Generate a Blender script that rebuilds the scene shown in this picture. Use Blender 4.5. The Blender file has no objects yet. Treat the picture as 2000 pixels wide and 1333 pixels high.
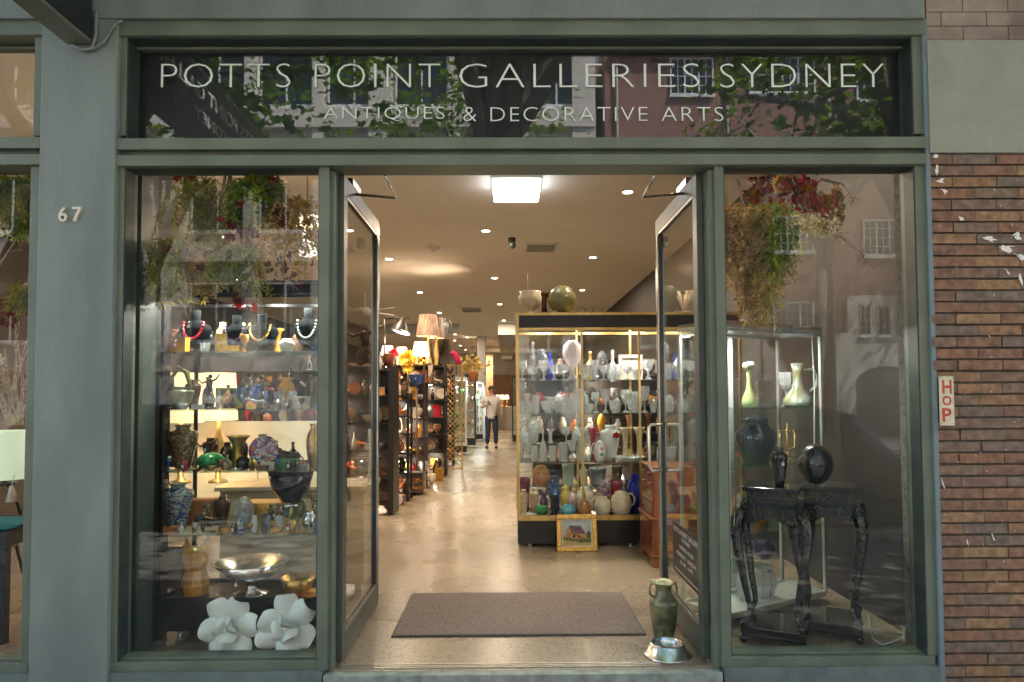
import bpy, math, random
from math import sin, cos, pi, radians, atan2, sqrt
from mathutils import Vector, Matrix, noise as mnoise

# ------------------------------------------------------------------ camera, world, sun, exposure
sc = bpy.context.scene
COL = sc.collection
FPX, CX, CY, CAMY, EYE = 1305.0, 1000.0, 725.0, -3.625, 1.46
cam_data = bpy.data.cameras.new('camera')
cam = bpy.data.objects.new('camera', cam_data)
COL.objects.link(cam)
sc.camera = cam
cam_data.sensor_width = 36.0
cam_data.lens = FPX / 2000.0 * 36.0
cam_data.shift_y = 0.0295
cam_data.clip_start = 0.05
cam_data.clip_end = 600.0
CROT = Matrix.Rotation(radians(-0.44), 3, 'Z') @ Matrix.Rotation(radians(92.15), 3, 'X') @ Matrix.Rotation(radians(-0.29), 3, 'Z')
cam.matrix_world = Matrix.Translation((0, CAMY, EYE)) @ CROT.to_4x4()
sc.render.resolution_x, sc.render.resolution_y = 1024, 682

SUN_DIR = Vector((0.52, 0.32, 0.79)).normalized()      # towards the sun
world = bpy.data.worlds.new('World')
sc.world = world
world.use_nodes = True
wn = world.node_tree.nodes
wl = world.node_tree.links
sky = wn.new('ShaderNodeTexSky')
sky.sky_type = 'NISHITA'
sky.sun_disc = False
sky.sun_elevation = math.asin(SUN_DIR.z)
sky.sun_rotation = atan2(SUN_DIR.x, SUN_DIR.y)
bg = wn['Background']
bg.inputs['Strength'].default_value = 0.15
wl.new(sky.outputs['Color'], bg.inputs['Color'])
sun_data = bpy.data.lights.new('sun', 'SUN')
sun_data.energy = 5.0
sun_data.angle = radians(0.55)
sun_data.color = (1.0, 0.94, 0.85)
sun = bpy.data.objects.new('sun', sun_data)
COL.objects.link(sun)
sun.rotation_euler = SUN_DIR.to_track_quat('Z', 'Y').to_euler()
sun.location = (8, 6, 20)
sc.view_settings.view_transform = 'Standard'
sc.view_settings.look = 'None'
sc.view_settings.exposure = 2.5
sc.view_settings.gamma = 1.0
cy = sc.cycles
cy.max_bounces = 8
cy.diffuse_bounces = 3
cy.glossy_bounces = 4
cy.transmission_bounces = 4
cy.transparent_max_bounces = 28
cy.use_denoising = True
cy.denoiser = 'OPENIMAGEDENOISE'
cy.sample_clamp_indirect = 4.0
cy.use_adaptive_sampling = True
cy.adaptive_threshold = 0.02
cy.caustics_reflective = False
cy.caustics_refractive = False

# ------------------------------------------------------------------ measuring helpers
def ray(px, py):
    return CROT @ Vector(((px - CX) / FPX, -(py - CY) / FPX, -1.0))
def P(px, py, y):
    d = ray(px, py); t = (y - CAMY) / d.y
    return Vector((d.x * t, y, EYE + d.z * t))
def F(px, py, z=0.0):
    d = ray(px, py); t = (z - EYE) / d.z
    return Vector((d.x * t, CAMY + d.y * t, z))
def S(y):
    return FPX / (y - CAMY)
def RF(px, py, yr):
    """real point whose mirror image in the shop glass is seen at px, py"""
    v = P(px, py, yr); return Vector((v.x, 0.16 - yr, v.z))

# ------------------------------------------------------------------ materials
MATS = {}
def _new(name):
    m = bpy.data.materials.new(name); m.use_nodes = True
    return m, m.node_tree.nodes, m.node_tree.links
def M(name, col=(.5, .5, .5), rough=.5, metal=0, var=.12, scale=8, bump=0, coat=0, emit=None, es=1, spec=.5, stretch=None, col2=None, detail=4, lo=.35, hi=.65, bscale=None, wear=None):
    if name in MATS: return MATS[name]
    m, n, l = _new(name)
    b = n['Principled BSDF']
    b.inputs['Roughness'].default_value = rough
    b.inputs['Metallic'].default_value = metal
    b.inputs['Specular IOR Level'].default_value = spec
    b.inputs['Coat Weight'].default_value = coat
    b.inputs['Coat Roughness'].default_value = .08
    tc = n.new('ShaderNodeTexCoord'); mp = n.new('ShaderNodeMapping')
    l.new(tc.outputs['Object'], mp.inputs['Vector'])
    if stretch: mp.inputs['Scale'].default_value = stretch
    tx = n.new('ShaderNodeTexNoise'); tx.inputs['Scale'].default_value = scale; tx.inputs['Detail'].default_value = detail
    l.new(mp.outputs['Vector'], tx.inputs['Vector'])
    r = n.new('ShaderNodeValToRGB')
    c1 = [max(0, c * (1 - var)) for c in col]; c2 = [min(1, c * (1 + var)) for c in (col2 or col)]
    r.color_ramp.elements[0].position = lo; r.color_ramp.elements[0].color = (*c1, 1)
    r.color_ramp.elements[1].position = hi; r.color_ramp.elements[1].color = (*c2, 1)
    l.new(tx.outputs['Fac'], r.inputs['Fac'])
    l.new(r.outputs['Color'], b.inputs['Base Color'])
    if bump:
        bp = n.new('ShaderNodeBump'); bp.inputs['Strength'].default_value = bump; bp.inputs['Distance'].default_value = .01
        if bscale:
            t2 = n.new('ShaderNodeTexNoise'); t2.inputs['Scale'].default_value = bscale; t2.inputs['Detail'].default_value = 3
            l.new(mp.outputs['Vector'], t2.inputs['Vector']); l.new(t2.outputs['Fac'], bp.inputs['Height'])
        else:
            l.new(tx.outputs['Fac'], bp.inputs['Height'])
        l.new(bp.outputs['Normal'], b.inputs['Normal'])
    if emit:
        b.inputs['Emission Color'].default_value = (*emit, 1); b.inputs['Emission Strength'].default_value = es
    if wear:
        t3 = n.new('ShaderNodeTexNoise'); t3.inputs['Scale'].default_value = wear[1]; t3.inputs['Detail'].default_value = 7; t3.inputs['Roughness'].default_value = .7
        l.new(tc.outputs['Object'], t3.inputs['Vector'])
        r3 = n.new('ShaderNodeValToRGB'); r3.color_ramp.elements[0].position = wear[2]; r3.color_ramp.elements[1].position = wear[2] + .03
        l.new(t3.outputs['Fac'], r3.inputs['Fac'])
        m3 = n.new('ShaderNodeMix'); m3.data_type = 'RGBA'; l.new(r3.outputs['Color'], m3.inputs['Factor']); l.new(r.outputs['Color'], m3.inputs['A']); m3.inputs['B'].default_value = (*wear[0], 1)
        l.new(m3.outputs['Result'], b.inputs['Base Color'])
    MATS[name] = m
    return m
def GL(name, tint=(.96, .98, .97), f0=.045, body=0, bodycol=(.8, .85, .85), rough=0.0):
    """clear glass: what is behind shows through, reflection grows at grazing angles"""
    if name in MATS: return MATS[name]
    m, n, l = _new(name)
    n.remove(n['Principled BSDF']); out = n['Material Output']
    tr = n.new('ShaderNodeBsdfTransparent'); tr.inputs['Color'].default_value = (*tint, 1)
    gl = n.new('ShaderNodeBsdfGlossy'); gl.inputs['Roughness'].default_value = rough
    lw = n.new('ShaderNodeLayerWeight'); lw.inputs['Blend'].default_value = .5
    pw = n.new('ShaderNodeMath'); pw.operation = 'POWER'; pw.inputs[1].default_value = 4.5
    l.new(lw.outputs['Facing'], pw.inputs[0])
    ma = n.new('ShaderNodeMath'); ma.operation = 'MULTIPLY_ADD'; ma.inputs[1].default_value = 1 - f0; ma.inputs[2].default_value = f0
    l.new(pw.outputs[0], ma.inputs[0])
    mx = n.new('ShaderNodeMixShader')
    l.new(ma.outputs[0], mx.inputs[0])
    base = tr.outputs[0]
    if body:
        df = n.new('ShaderNodeBsdfDiffuse'); df.inputs['Color'].default_value = (*bodycol, 1)
        m2 = n.new('ShaderNodeMixShader'); m2.inputs[0].default_value = body
        l.new(tr.outputs[0], m2.inputs[1]); l.new(df.outputs[0], m2.inputs[2]); base = m2.outputs[0]
    l.new(base, mx.inputs[1]); l.new(gl.outputs[0], mx.inputs[2])
    l.new(mx.outputs[0], out.inputs['Surface'])
    MATS[name] = m
    return m
def EM(name, col, s):
    if name in MATS: return MATS[name]
    m, n, l = _new(name)
    b = n['Principled BSDF']; b.inputs['Base Color'].default_value = (*col, 1)
    b.inputs['Emission Color'].default_value = (*col, 1); b.inputs['Emission Strength'].default_value = s
    MATS[name] = m
    return m

# ------------------------------------------------------------------ mesh building
WORLD = {}
class MB:
    def __init__(s): s.v = []; s.f = []; s.mi = []; s.sm = []; s.cur = 0; s.smooth = False
    def add(s, vs, fs):
        o = len(s.v); s.v += [tuple(v) for v in vs]
        for f in fs:
            s.f.append([i + o for i in f]); s.mi.append(s.cur); s.sm.append(s.smooth)
    def box(s, x0, x1, y0, y1, z0, z1):
        if x0 > x1: x0, x1 = x1, x0
        if y0 > y1: y0, y1 = y1, y0
        if z0 > z1: z0, z1 = z1, z0
        vs = [(x, y, z) for z in (z0, z1) for y in (y0, y1) for x in (x0, x1)]
        sm = s.smooth; s.smooth = False
        s.add(vs, [(0, 2, 3, 1), (4, 5, 7, 6), (0, 1, 5, 4), (2, 6, 7, 3), (0, 4, 6, 2), (1, 3, 7, 5)])
        s.smooth = sm; return s
    def tube(s, pts, rad, seg=8, cap=True):
        pts = [Vector(p) for p in pts]; n = len(pts)
        if not hasattr(rad, '__len__'): rad = [rad] * n
        vs = []; up = None
        for i, p in enumerate(pts):
            d = (pts[min(i + 1, n - 1)] - pts[max(i - 1, 0)]).normalized()
            if up is None:
                up = Vector((0, 0, 1)) if abs(d.z) < .9 else Vector((1, 0, 0))
            a = d.cross(up)
            if a.length < 1e-5: a = d.cross(Vector((0, 1, 0)))
            a.normalize(); b = a.cross(d).normalized(); up = b
            for k in range(seg):
                t = 2 * pi * k / seg
                vs.append(p + (a * cos(t) + b * sin(t)) * rad[i])
        fs = []
        for i in range(n - 1):
            for k in range(seg):
                k2 = (k + 1) % seg
                fs.append((i * seg + k, i * seg + k2, (i + 1) * seg + k2, (i + 1) * seg + k))
        sm = s.smooth; s.smooth = True
        s.add(vs, fs)
        if cap:
            s.smooth = False; o = len(s.v) - len(vs)
            s.f.append([o + k for k in range(seg)][::-1]); s.mi.append(s.cur); s.sm.append(False)
            s.f.append([o + (n - 1) * seg + k for k in range(seg)]); s.mi.append(s.cur); s.sm.append(False)
        s.smooth = sm; return s
    def lathe(s, prof, c=(0, 0, 0), seg=20, smooth=True, flute=0, nfl=0, sq=1.0, rot=0):
        rows = []; vs = []; fs = []
        for r, z in prof:
            if r <= 1e-6:
                rows.append([len(vs)]); vs.append((c[0], c[1], c[2] + z))
            else:
                row = []
                for k in range(seg):
                    t = 2 * pi * k / seg + rot
                    rr = r * (1 + (flute * (cos(t * nfl)) if flute else 0))
                    row.append(len(vs)); vs.append((c[0] + rr * cos(t), c[1] + rr * sin(t) * sq, c[2] + z))
                rows.append(row)
        for a, b in zip(rows, rows[1:]):
            for k in range(seg):
                k2 = (k + 1) % seg
                if len(a) == 1 and len(b) == 1: break
                if len(a) == 1: fs.append((a[0], b[k2], b[k]))
                elif len(b) == 1: fs.append((a[k], a[k2], b[0]))
                else: fs.append((a[k], a[k2], b[k2], b[k]))
        sm = s.smooth; s.smooth = smooth; s.add(vs, fs); s.smooth = sm; return s
    def ball(s, c, r, seg=12, rings=8, sx=1, sy=1, sz=1, jit=0, seed=0):
        prof = [(sin(pi * i / rings), -cos(pi * i / rings)) for i in range(rings + 1)]
        prof[0] = (0, -1); prof[-1] = (0, 1)
        o = len(s.v)
        s.lathe(prof, (0, 0, 0), seg)
        rg = random.Random(seed)
        for i in range(o, len(s.v)):
            x, y, z = s.v[i]; j = 1 + (rg.uniform(-jit, jit) if jit else 0)
            s.v[i] = (c[0] + x * r * sx * j, c[1] + y * r * sy * j, c[2] + z * r * sz * j)
        return s
    def prism(s, poly, y0, y1, plane='xz'):
        """extrude a closed outline; xz outlines along y"""
        n = len(poly)
        if plane == 'xz': vs = [(a, y0, b) for a, b in poly] + [(a, y1, b) for a, b in poly]
        elif plane == 'yz': vs = [(y0, a, b) for a, b in poly] + [(y1, a, b) for a, b in poly]
        else: vs = [(a, b, y0) for a, b in poly] + [(a, b, y1) for a, b in poly]
        fs = [tuple(range(n)), tuple(range(2 * n - 1, n - 1, -1))] + [(i, i + n, (i + 1) % n + n, (i + 1) % n) for i in range(n)]
        s.add(vs, fs); return s
    def xf(s, m, start=0):
        for i in range(start, len(s.v)): s.v[i] = tuple(m @ Vector(s.v[i]))
        return s
    def build(s, name, mats, parent=None, origin=None, bevel=0):
        me = bpy.data.meshes.new(name)
        org = WORLD[parent.name] if parent is not None else (Vector(origin) if origin is not None else Vector((0, 0, 0)))
        me.from_pydata([(v[0] - org.x, v[1] - org.y, v[2] - org.z) for v in s.v], [], s.f)
        if not isinstance(mats, (list, tuple)): mats = [mats]
        for m in mats: me.materials.append(m)
        me.polygons.foreach_set('material_index', s.mi)
        me.polygons.foreach_set('use_smooth', s.sm)
        me.update()
        o = bpy.data.objects.new(name, me); COL.objects.link(o)
        if parent is not None: o.parent = parent
        else: o.location = org
        WORLD[o.name] = org
        if bevel:
            b = o.modifiers.new('bevel', 'BEVEL'); b.width = bevel; b.segments = 2; b.limit_method = 'ANGLE'; b.angle_limit = radians(40)
        return o
LABELS = {}
def tag(o, label=None, cat=None, group=None, kind=None):
    if label:
        o['label'] = label; LABELS.setdefault(label, []).append(o.name)
    if cat: o['category'] = cat
    if group: o['group'] = group
    if kind: o['kind'] = kind
    return o
def thing(name, label, cat, loc=(0, 0, 0), group=None):
    o = bpy.data.objects.new(name, None); COL.objects.link(o)
    o.empty_display_size = .1
    o.location = loc; WORLD[o.name] = Vector(loc)
    return tag(o, label, cat, group)
def struct(name, mb, mat):
    return tag(mb.build(name, mat), kind='structure')
ORD = ['', 'first', 'second', 'third', 'fourth', 'fifth', 'sixth', 'seventh', 'eighth', 'ninth', 'tenth', 'eleventh', 'twelfth', 'thirteenth', 'fourteenth', 'fifteenth', 'sixteenth', 'seventeenth', 'eighteenth', 'nineteenth', 'twentieth']

def text_into(mb, body, x0, x1, z0, z1, y, depth=.002, mat4=None, weight=0, space=1.0):
    """lettering fitted to a box, standing in the xz plane facing -y (or moved by mat4)"""
    cu = bpy.data.curves.new('lettering', 'FONT'); cu.body = body; cu.extrude = 0.5; cu.resolution_u = 3; cu.offset = weight; cu.space_character = space
    ob = bpy.data.objects.new('lettering', cu); COL.objects.link(ob)
    dg = bpy.context.evaluated_depsgraph_get()
    me = bpy.data.meshes.new_from_object(ob.evaluated_get(dg))
    xs = [v.co.x for v in me.vertices]; ys = [v.co.y for v in me.vertices]
    ax, bx, ay, by = min(xs), max(xs), min(ys), max(ys)
    vs = []
    for v in me.vertices:
        p = Vector((x0 + (v.co.x - ax) / (bx - ax) * (x1 - x0), y - (v.co.z + .5) * depth, z0 + (v.co.y - ay) / (by - ay) * (z1 - z0)))
        vs.append(mat4 @ p if mat4 else p)
    mb.add(vs, [list(p.vertices) for p in me.polygons])
    bpy.data.objects.remove(ob); bpy.data.curves.remove(cu); bpy.data.meshes.remove(me)
def pxbox(mb, x0, x1, y0, y1, yf, yb):
    """box whose front face covers a pixel rectangle at depth yf"""
    xm, ym = (x0 + x1) / 2, (y0 + y1) / 2
    mb.box(P(x0, ym, yf).x, P(x1, ym, yf).x, yf, yb, P(xm, y1, yf).z, P(xm, y0, yf).z)
# ------------------------------------------------------------------ setting materials
m_blue = M('painted_render', (.162, .188, .162), .62, var=.12, scale=2.2, bump=.35, bscale=90, col2=(.175, .2, .17), stretch=(1.6, 1, .5), detail=8, wear=((.3, .32, .28), 34, .69))
m_green = M('green_frame_paint', (.125, .148, .102), .42, var=.14, scale=4, bump=.15, bscale=60, detail=8, wear=((.27, .22, .12), 26, .67))
m_dkgreen = M('dark_frame_paint', (.05, .072, .06), .4, var=.15, scale=9)
m_black = M('black_backing', (.012, .012, .014), .5, var=.1)
m_step = M('worn_concrete_step', (.26, .28, .23), .8, var=.25, scale=14, bump=.4, bscale=120)
m_glass = GL('shopfront_glass', (.975, .985, .98), .025)
m_tglass = GL('transom_glass', (.9, .92, .91), .05)
m_letter = M('pale_vinyl_lettering', (.78, .83, .72), .6, var=.03)

def floor_mat():
    m, n, l = _new('polished_concrete'); b = n['Principled BSDF']; b.inputs['Specular IOR Level'].default_value = .3
    tc = n.new('ShaderNodeTexCoord')
    big = n.new('ShaderNodeTexNoise'); big.inputs['Scale'].default_value = 1.3; big.inputs['Detail'].default_value = 3
    l.new(tc.outputs['Object'], big.inputs['Vector'])
    r1 = n.new('ShaderNodeValToRGB'); r1.color_ramp.elements[0].position = .1; r1.color_ramp.elements[1].position = .9
    r1.color_ramp.elements[0].color = (.26, .2, .135, 1); r1.color_ramp.elements[1].color = (.31, .245, .168, 1)
    l.new(big.outputs['Fac'], r1.inputs['Fac'])
    vo = n.new('ShaderNodeTexVoronoi'); vo.inputs['Scale'].default_value = 48
    l.new(tc.outputs['Object'], vo.inputs['Vector'])
    sel = n.new('ShaderNodeTexNoise'); sel.inputs['Scale'].default_value = 42; sel.inputs['Detail'].default_value = 2
    l.new(tc.outputs['Object'], sel.inputs['Vector'])
    lt = n.new('ShaderNodeMath'); lt.operation = 'LESS_THAN'; lt.inputs[1].default_value = .36
    l.new(vo.outputs['Distance'], lt.inputs[0])
    gt = n.new('ShaderNodeMath'); gt.operation = 'GREATER_THAN'; gt.inputs[1].default_value = .46
    l.new(sel.outputs['Fac'], gt.inputs[0])
    mu = n.new('ShaderNodeMath'); mu.operation = 'MULTIPLY'
    l.new(lt.outputs[0], mu.inputs[0]); l.new(gt.outputs[0], mu.inputs[1])
    mm = n.new('ShaderNodeMath'); mm.operation = 'MULTIPLY'; mm.inputs[1].default_value = .75
    l.new(mu.outputs[0], mm.inputs[0])
    mx = n.new('ShaderNodeMix'); mx.data_type = 'RGBA'
    l.new(mm.outputs[0], mx.inputs['Factor']); l.new(r1.outputs['Color'], mx.inputs['A']); mx.inputs['B'].default_value = (.09, .075, .06, 1)
    l.new(mx.outputs['Result'], b.inputs['Base Color'])
    rr = n.new('ShaderNodeMapRange'); rr.inputs['From Min'].default_value = .3; rr.inputs['From Max'].default_value = .7
    rr.inputs['To Min'].default_value = .265; rr.inputs['To Max'].default_value = .285
    l.new(big.outputs['Fac'], rr.inputs['Value']); l.new(rr.outputs[0], b.inputs['Roughness'])
    return m
m_floor = floor_mat()
m_ceil = M('warm_white_ceiling', (.86, .82, .76), .8, var=.02, scale=2)
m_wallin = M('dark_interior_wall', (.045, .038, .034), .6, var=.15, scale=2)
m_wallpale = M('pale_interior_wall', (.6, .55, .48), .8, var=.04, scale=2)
CEIL = 3.55
XR, XL, YB = 2.46, -6.2, 29.0

# ------------------------------------------------------------------ ground, road, shop shell
FP = -0.16
b = MB(); b.box(-60, 60, -4.3, -.02, FP - .2, FP); struct('footpath', b, M('footpath_paving', (.27, .25, .235), .8, var=.2, scale=3, bump=.2, bscale=40))
b = MB(); b.box(-60, 60, -4.45, -4.304, FP - .3, FP - .004); struct('kerb', b, M('kerb_stone', (.3, .3, .29), .8, var=.2, scale=6))
b = MB(); b.box(-60, 60, -16.0, -4.454, FP - .4, FP - .14); struct('road', b, M('asphalt', (.05, .049, .049), .85, var=.3, scale=20, bump=.3, bscale=90))
b = MB()
for x in range(-56, 57, 6): b.box(x, x + 3, -10.3, -10.18, FP - .139, FP - .135)
struct('road_marking', b, M('road_paint', (.7, .7, .66), .7, var=.15, scale=20))
b = MB(); b.box(-60, 60, -21.5, -16.004, FP - .3, FP); struct('opposite_footpath', b, M('footpath_paving'))
b = MB(); b.box(-160, 160, -160, 160, FP - .7, FP - .45); struct('ground', b, M('ground_soil', (.2, .19, .17), .9, var=.2))
b = MB(); b.box(XL, XR, .0, YB, -.15, 0)
struct('shop_floor', b, m_floor)
b = MB(); b.box(XL, XR, .16, YB, CEIL, CEIL + .12); struct('ceiling', b, m_ceil)
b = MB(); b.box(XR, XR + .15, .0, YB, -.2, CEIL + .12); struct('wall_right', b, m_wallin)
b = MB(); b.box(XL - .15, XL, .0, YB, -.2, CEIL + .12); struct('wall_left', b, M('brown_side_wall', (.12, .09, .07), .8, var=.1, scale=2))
b = MB(); b.box(XL - .15, XR + .15, YB, YB + .15, -.2, CEIL + .12); struct('wall_back', b, m_wallpale)
# ceiling bulkheads and the pale pier further down the shop
b = MB(); b.box(-6.2, -1.35, 15.5, 15.8, 3.3, CEIL - .002); b.box(-.25, .25, 15.4, 28.6, 3.22, CEIL - .002); b.box(-1.02, -.74, 19.5, 20.1, 0.002, CEIL - .003)
struct('ceiling_bulkhead', b, M('grey_plaster', (.55, .54, .52), .8, var=.03))

# ------------------------------------------------------------------ the shop building
shop = thing('shop_building', 'grey green painted shopfront building with glazed double doors and lettered transom', 'building', (0, 0, FP))
b = MB(); pxbox(b, -700, 1805, -70, 35, -.075, -.002); fas = b.build('fascia', m_blue, shop)
zt = P(1000, -70, -.075).z
b = MB()
b.box(-9, 2.62, -.02, .34, zt + .004, 5.4); b.build('parapet', m_blue, shop)  # unseen upper wall, its height set to shade the footpath
b = MB(); b.box(-9, 2.62, .342, YB + .3, CEIL + .125, CEIL + .3); b.build('roof', M('roof_sheet', (.3, .3, .3), .6), shop)
xa, xb_ = P(76, 320, -.07).x, P(226, 250, -.07).x
b = MB(); b.box(xa, xb_, -.07, .12, FP, P(150, 36, -.07).z); b.build('pillar', m_blue, shop, bevel=.006)
# render strip beside brickwork
xs0, xs1 = P(1808, 300, -.05).x, P(1817, 300, -.05).x
b = MB(); b.box(xs0, xs1, -.05, .1, FP, P(1800, 36, -.05).z); b.build('render_strip', M('blue_grey_strip', (.15, .2, .21), .6, var=.08), shop)

def frame_post(b, px0, px1, pym, z0, z1, yf, yb):
    b.box(P(px0, pym, yf).x, P(px1, pym, yf).x, yf, yb, z0, z1)
Z = lambda py, y: P(1000, py, y).z
zfl = Z(1306, -.03)
# beams and rails (one frame thing part)
def beam(px0, px1):
    b = MB()
    pxbox(b, px0, px1, 39, 68, -.055, .1)
    pxbox(b, px0 + 8, px1 - 8, 90, 95, .045, .1)
    return b
def rails(b, px0, px1):
    pxbox(b, px0, px1, 268, 290, -.06, .11)
    pxbox(b, px0 + 3, px1 - 3, 290, 301, -.02, .11)
    pxbox(b, px0, px1, 301, 322, -.06, .11)
# transom window: frame > panes, lettering, backing
b = beam(232, 1809)
zt0, zt1 = Z(268, 0), Z(84, 0)
frame_post(b, 229, 246, 180, zt0, Z(69, -.03), -.035, .1); frame_post(b, 250, 261, 180, zt0, zt1, .048, .1)
frame_post(b, 1784, 1806, 180, zt0, Z(69, -.03), -.035, .1); frame_post(b, 1769, 1779, 180, zt0, zt1, .048, .1)
tw = b.build('transom_window', m_green, shop, bevel=.003)
xm = P(1019, 180, .06).x
for xa2, xb2 in ((P(258, 180, .06).x, xm - .002), (xm + .002, P(1772, 180, .06).x)):
    b = MB(); b.box(xa2, xb2, .06, .068, zt0 - .02, zt1 + .02); b.build('pane', m_tglass, tw)
b = MB(); b.box(P(250, 180, .09).x, P(1780, 180, .09).x, .1, .15, Z(330, .09), CEIL + .11); b.build('backing_panel', m_black, tw)
b = MB()
for w, a, c in (('POTTS', 314, 567), ('POINT', 614, 860), ('GALLERIES', 897, 1366), ('SYDNEY', 1407, 1727)):
    text_into(b, w, P(a, 147, .055).x, P(c, 147, .055).x, P((a + c) / 2, 170, .055).z, P((a + c) / 2, 123.5, .055).z, .0595, .002, weight=-.024, space=1.1)
b.build('lettering', m_letter, tw)
b = MB()
for w, a, c in (('ANTIQUES', 632, 868), ('&', 905, 930), ('DECORATIVE', 958, 1265), ('ARTS', 1292, 1413)):
    text_into(b, w, P(a, 222, .055).x, P(c, 222, .055).x, P((a + c) / 2, 236, .055).z, P((a + c) / 2, 208.5, .055).z, .0595, .002, weight=-.02, space=1.12)
b.build('lettering', m_letter, tw)
# rails band
b = MB(); rails(b, 222, 1811); b.build('transom_rail', m_green, shop, bevel=.003)
# display windows beside the door
zg0, zg1 = Z(1287, 0), Z(333, 0)
def sill(b, px0, px1, ex0=0, ex1=0):
    x0, x1 = P(px0, 1290, -.03).x, P(px1, 1290, -.03).x
    b.box(x0 - .014, x1 + .014, -.037, .1, Z(1307, -.035) + .001, Z(1288, -.035))
    b.box(x0 + .03, x1 - .02, .0, .1, Z(1288, -.035) + .001, Z(1279, 0))
b = MB()
zp = Z(323, -.03); zb = Z(1287.5, -.035)
xL0 = P(228, 700, -.035).x
frame_post(b, 215, 237, 700, zb, zp, -.035, .1)
frame_post(b, 621.5, 641, 700, Z(1307, -.035), zp, -.035, .11); frame_post(b, 641.5, 652, 700, .0, zg1, .0, .11)
sill(b, 215, 621)
dw1 = b.build('display_window', m_green, shop, bevel=.003)
b = MB(); b.box(P(246, 700, .06).x, P(625, 700, .06).x, .06, .068, Z(1281, .06), zg1 + .02); b.build('pane', m_glass, dw1)
b = MB()
frame_post(b, 1401, 1419, 700, Z(1307, -.035), zp, -.035, .11); frame_post(b, 1388, 1400.5, 700, .0, zg1, -.01, .11)
frame_post(b, 1797, 1821, 700, zb, zp, -.035, .1)
sill(b, 1419.5, 1821)
dw2 = b.build('display_window', m_green, shop, bevel=.003)
b = MB(); b.box(P(1415, 700, .06).x, P(1787, 700, .06).x, .06, .068, Z(1281, .06), zg1 + .02); b.build('pane', m_glass, dw2)
m_liner = M('dark_reveal_liner', (.028, .038, .032), .45, var=.25, scale=12, bump=.1, bscale=70)  # thin dark lining for the sides and head of the window openings
def reveal_liners(parent, x0, x1, z0, z1):
    for a in ((x0, x0 + .006, z0, z1), (x1 - .006, x1, z0, z1), (x0 + .0061, x1 - .0061, z1 - .006, z1)):
        b = MB(); b.box(a[0], a[1], -.028, .0595, a[2], a[3]); b.build('reveal_liner', m_liner, parent)
reveal_liners(dw1, P(237, 700, -.035).x, P(621.5, 700, -.035).x, Z(1287.5, -.035), Z(322.3, -.055))
reveal_liners(dw2, P(1419, 700, -.035).x, P(1797, 700, -.035).x, Z(1287.5, -.035), Z(322.3, -.055))
reveal_liners(tw, P(246, 180, -.035).x, P(1784, 180, -.035).x, Z(267.5, -.055), Z(68.5, -.055))
# plinths and step
for a, c in ((212, 629), (1415, 1838)):
    b = MB(); b.box(P(a, 1320, -.05).x, P(c, 1320, -.05).x, -.05, .1, FP, Z(1307.6, -.05)); b.build('plinth', M('plinth_paint', (.13, .155, .14), .65, var=.15, scale=12, bump=.4, bscale=100), shop)
b = MB(); b.box(P(631, 1320, -.06).x, P(1412, 1320, -.06).x, -.062, -.001, -.062, .0)
b.box(P(634, 1320, -.06).x, P(1410, 1320, -.06).x, -.03, -.001, FP, -.063)
b.build('doorstep', m_step, shop, bevel=.004)
b = MB()
for yy in (.028, .05, .072): b.box(P(656, 1290, .03).x, P(1384, 1290, .03).x, yy, yy + .006, .0005, .006)
b.build('threshold_strip', M('brushed_steel', (.5, .48, .44), .35, 1), shop)
# neighbouring window of the same shop, cut by the picture edge
b = beam(-560, 83); rails(b, -560, 78)
frame_post(b, 66, 82, 180, zt0, Z(69, -.03), -.035, .1)
ow = b.build('transom_window', m_green, shop, bevel=.003)
b = MB(); b.box(P(-540, 180, .06).x, P(72, 180, .06).x, .06, .068, zt0 - .02, zt1 + .02); b.build('pane', m_glass, ow)
b = MB(); frame_post(b, 52, 76, 700, zb, zp, -.035, .1); sill(b, -560, 51)
ow2 = b.build('display_window', m_green, shop, bevel=.003)
b = MB(); b.box(P(-540, 700, .06).x, P(56, 700, .06).x, .06, .068, Z(1281, .06), zg1 + .02); b.build('pane', m_glass, ow2)
b = MB(); b.box(P(-560, 1320, -.05).x, P(66, 1320, -.05).x, -.05, .1, FP, Z(1307.6, -.05)); b.build('plinth', M('plinth_paint'), shop)
# closing wall beyond the windows so that the room is shut
b = MB(); b.box(XL - 3, P(-555, 700, 0).x, -.05, .2, FP, zt); b.build('wall', m_blue, shop)
b = MB(); b.box(P(1787, 700, .1).x, XR, .1, .2, .002, CEIL - .002); b.build('wall', m_dkgreen, shop)
b = MB(); b.box(xa + .02, xb_ + .04, .122, .3, .002, CEIL - .002); b.build('wall', m_dkgreen, shop)

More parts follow.
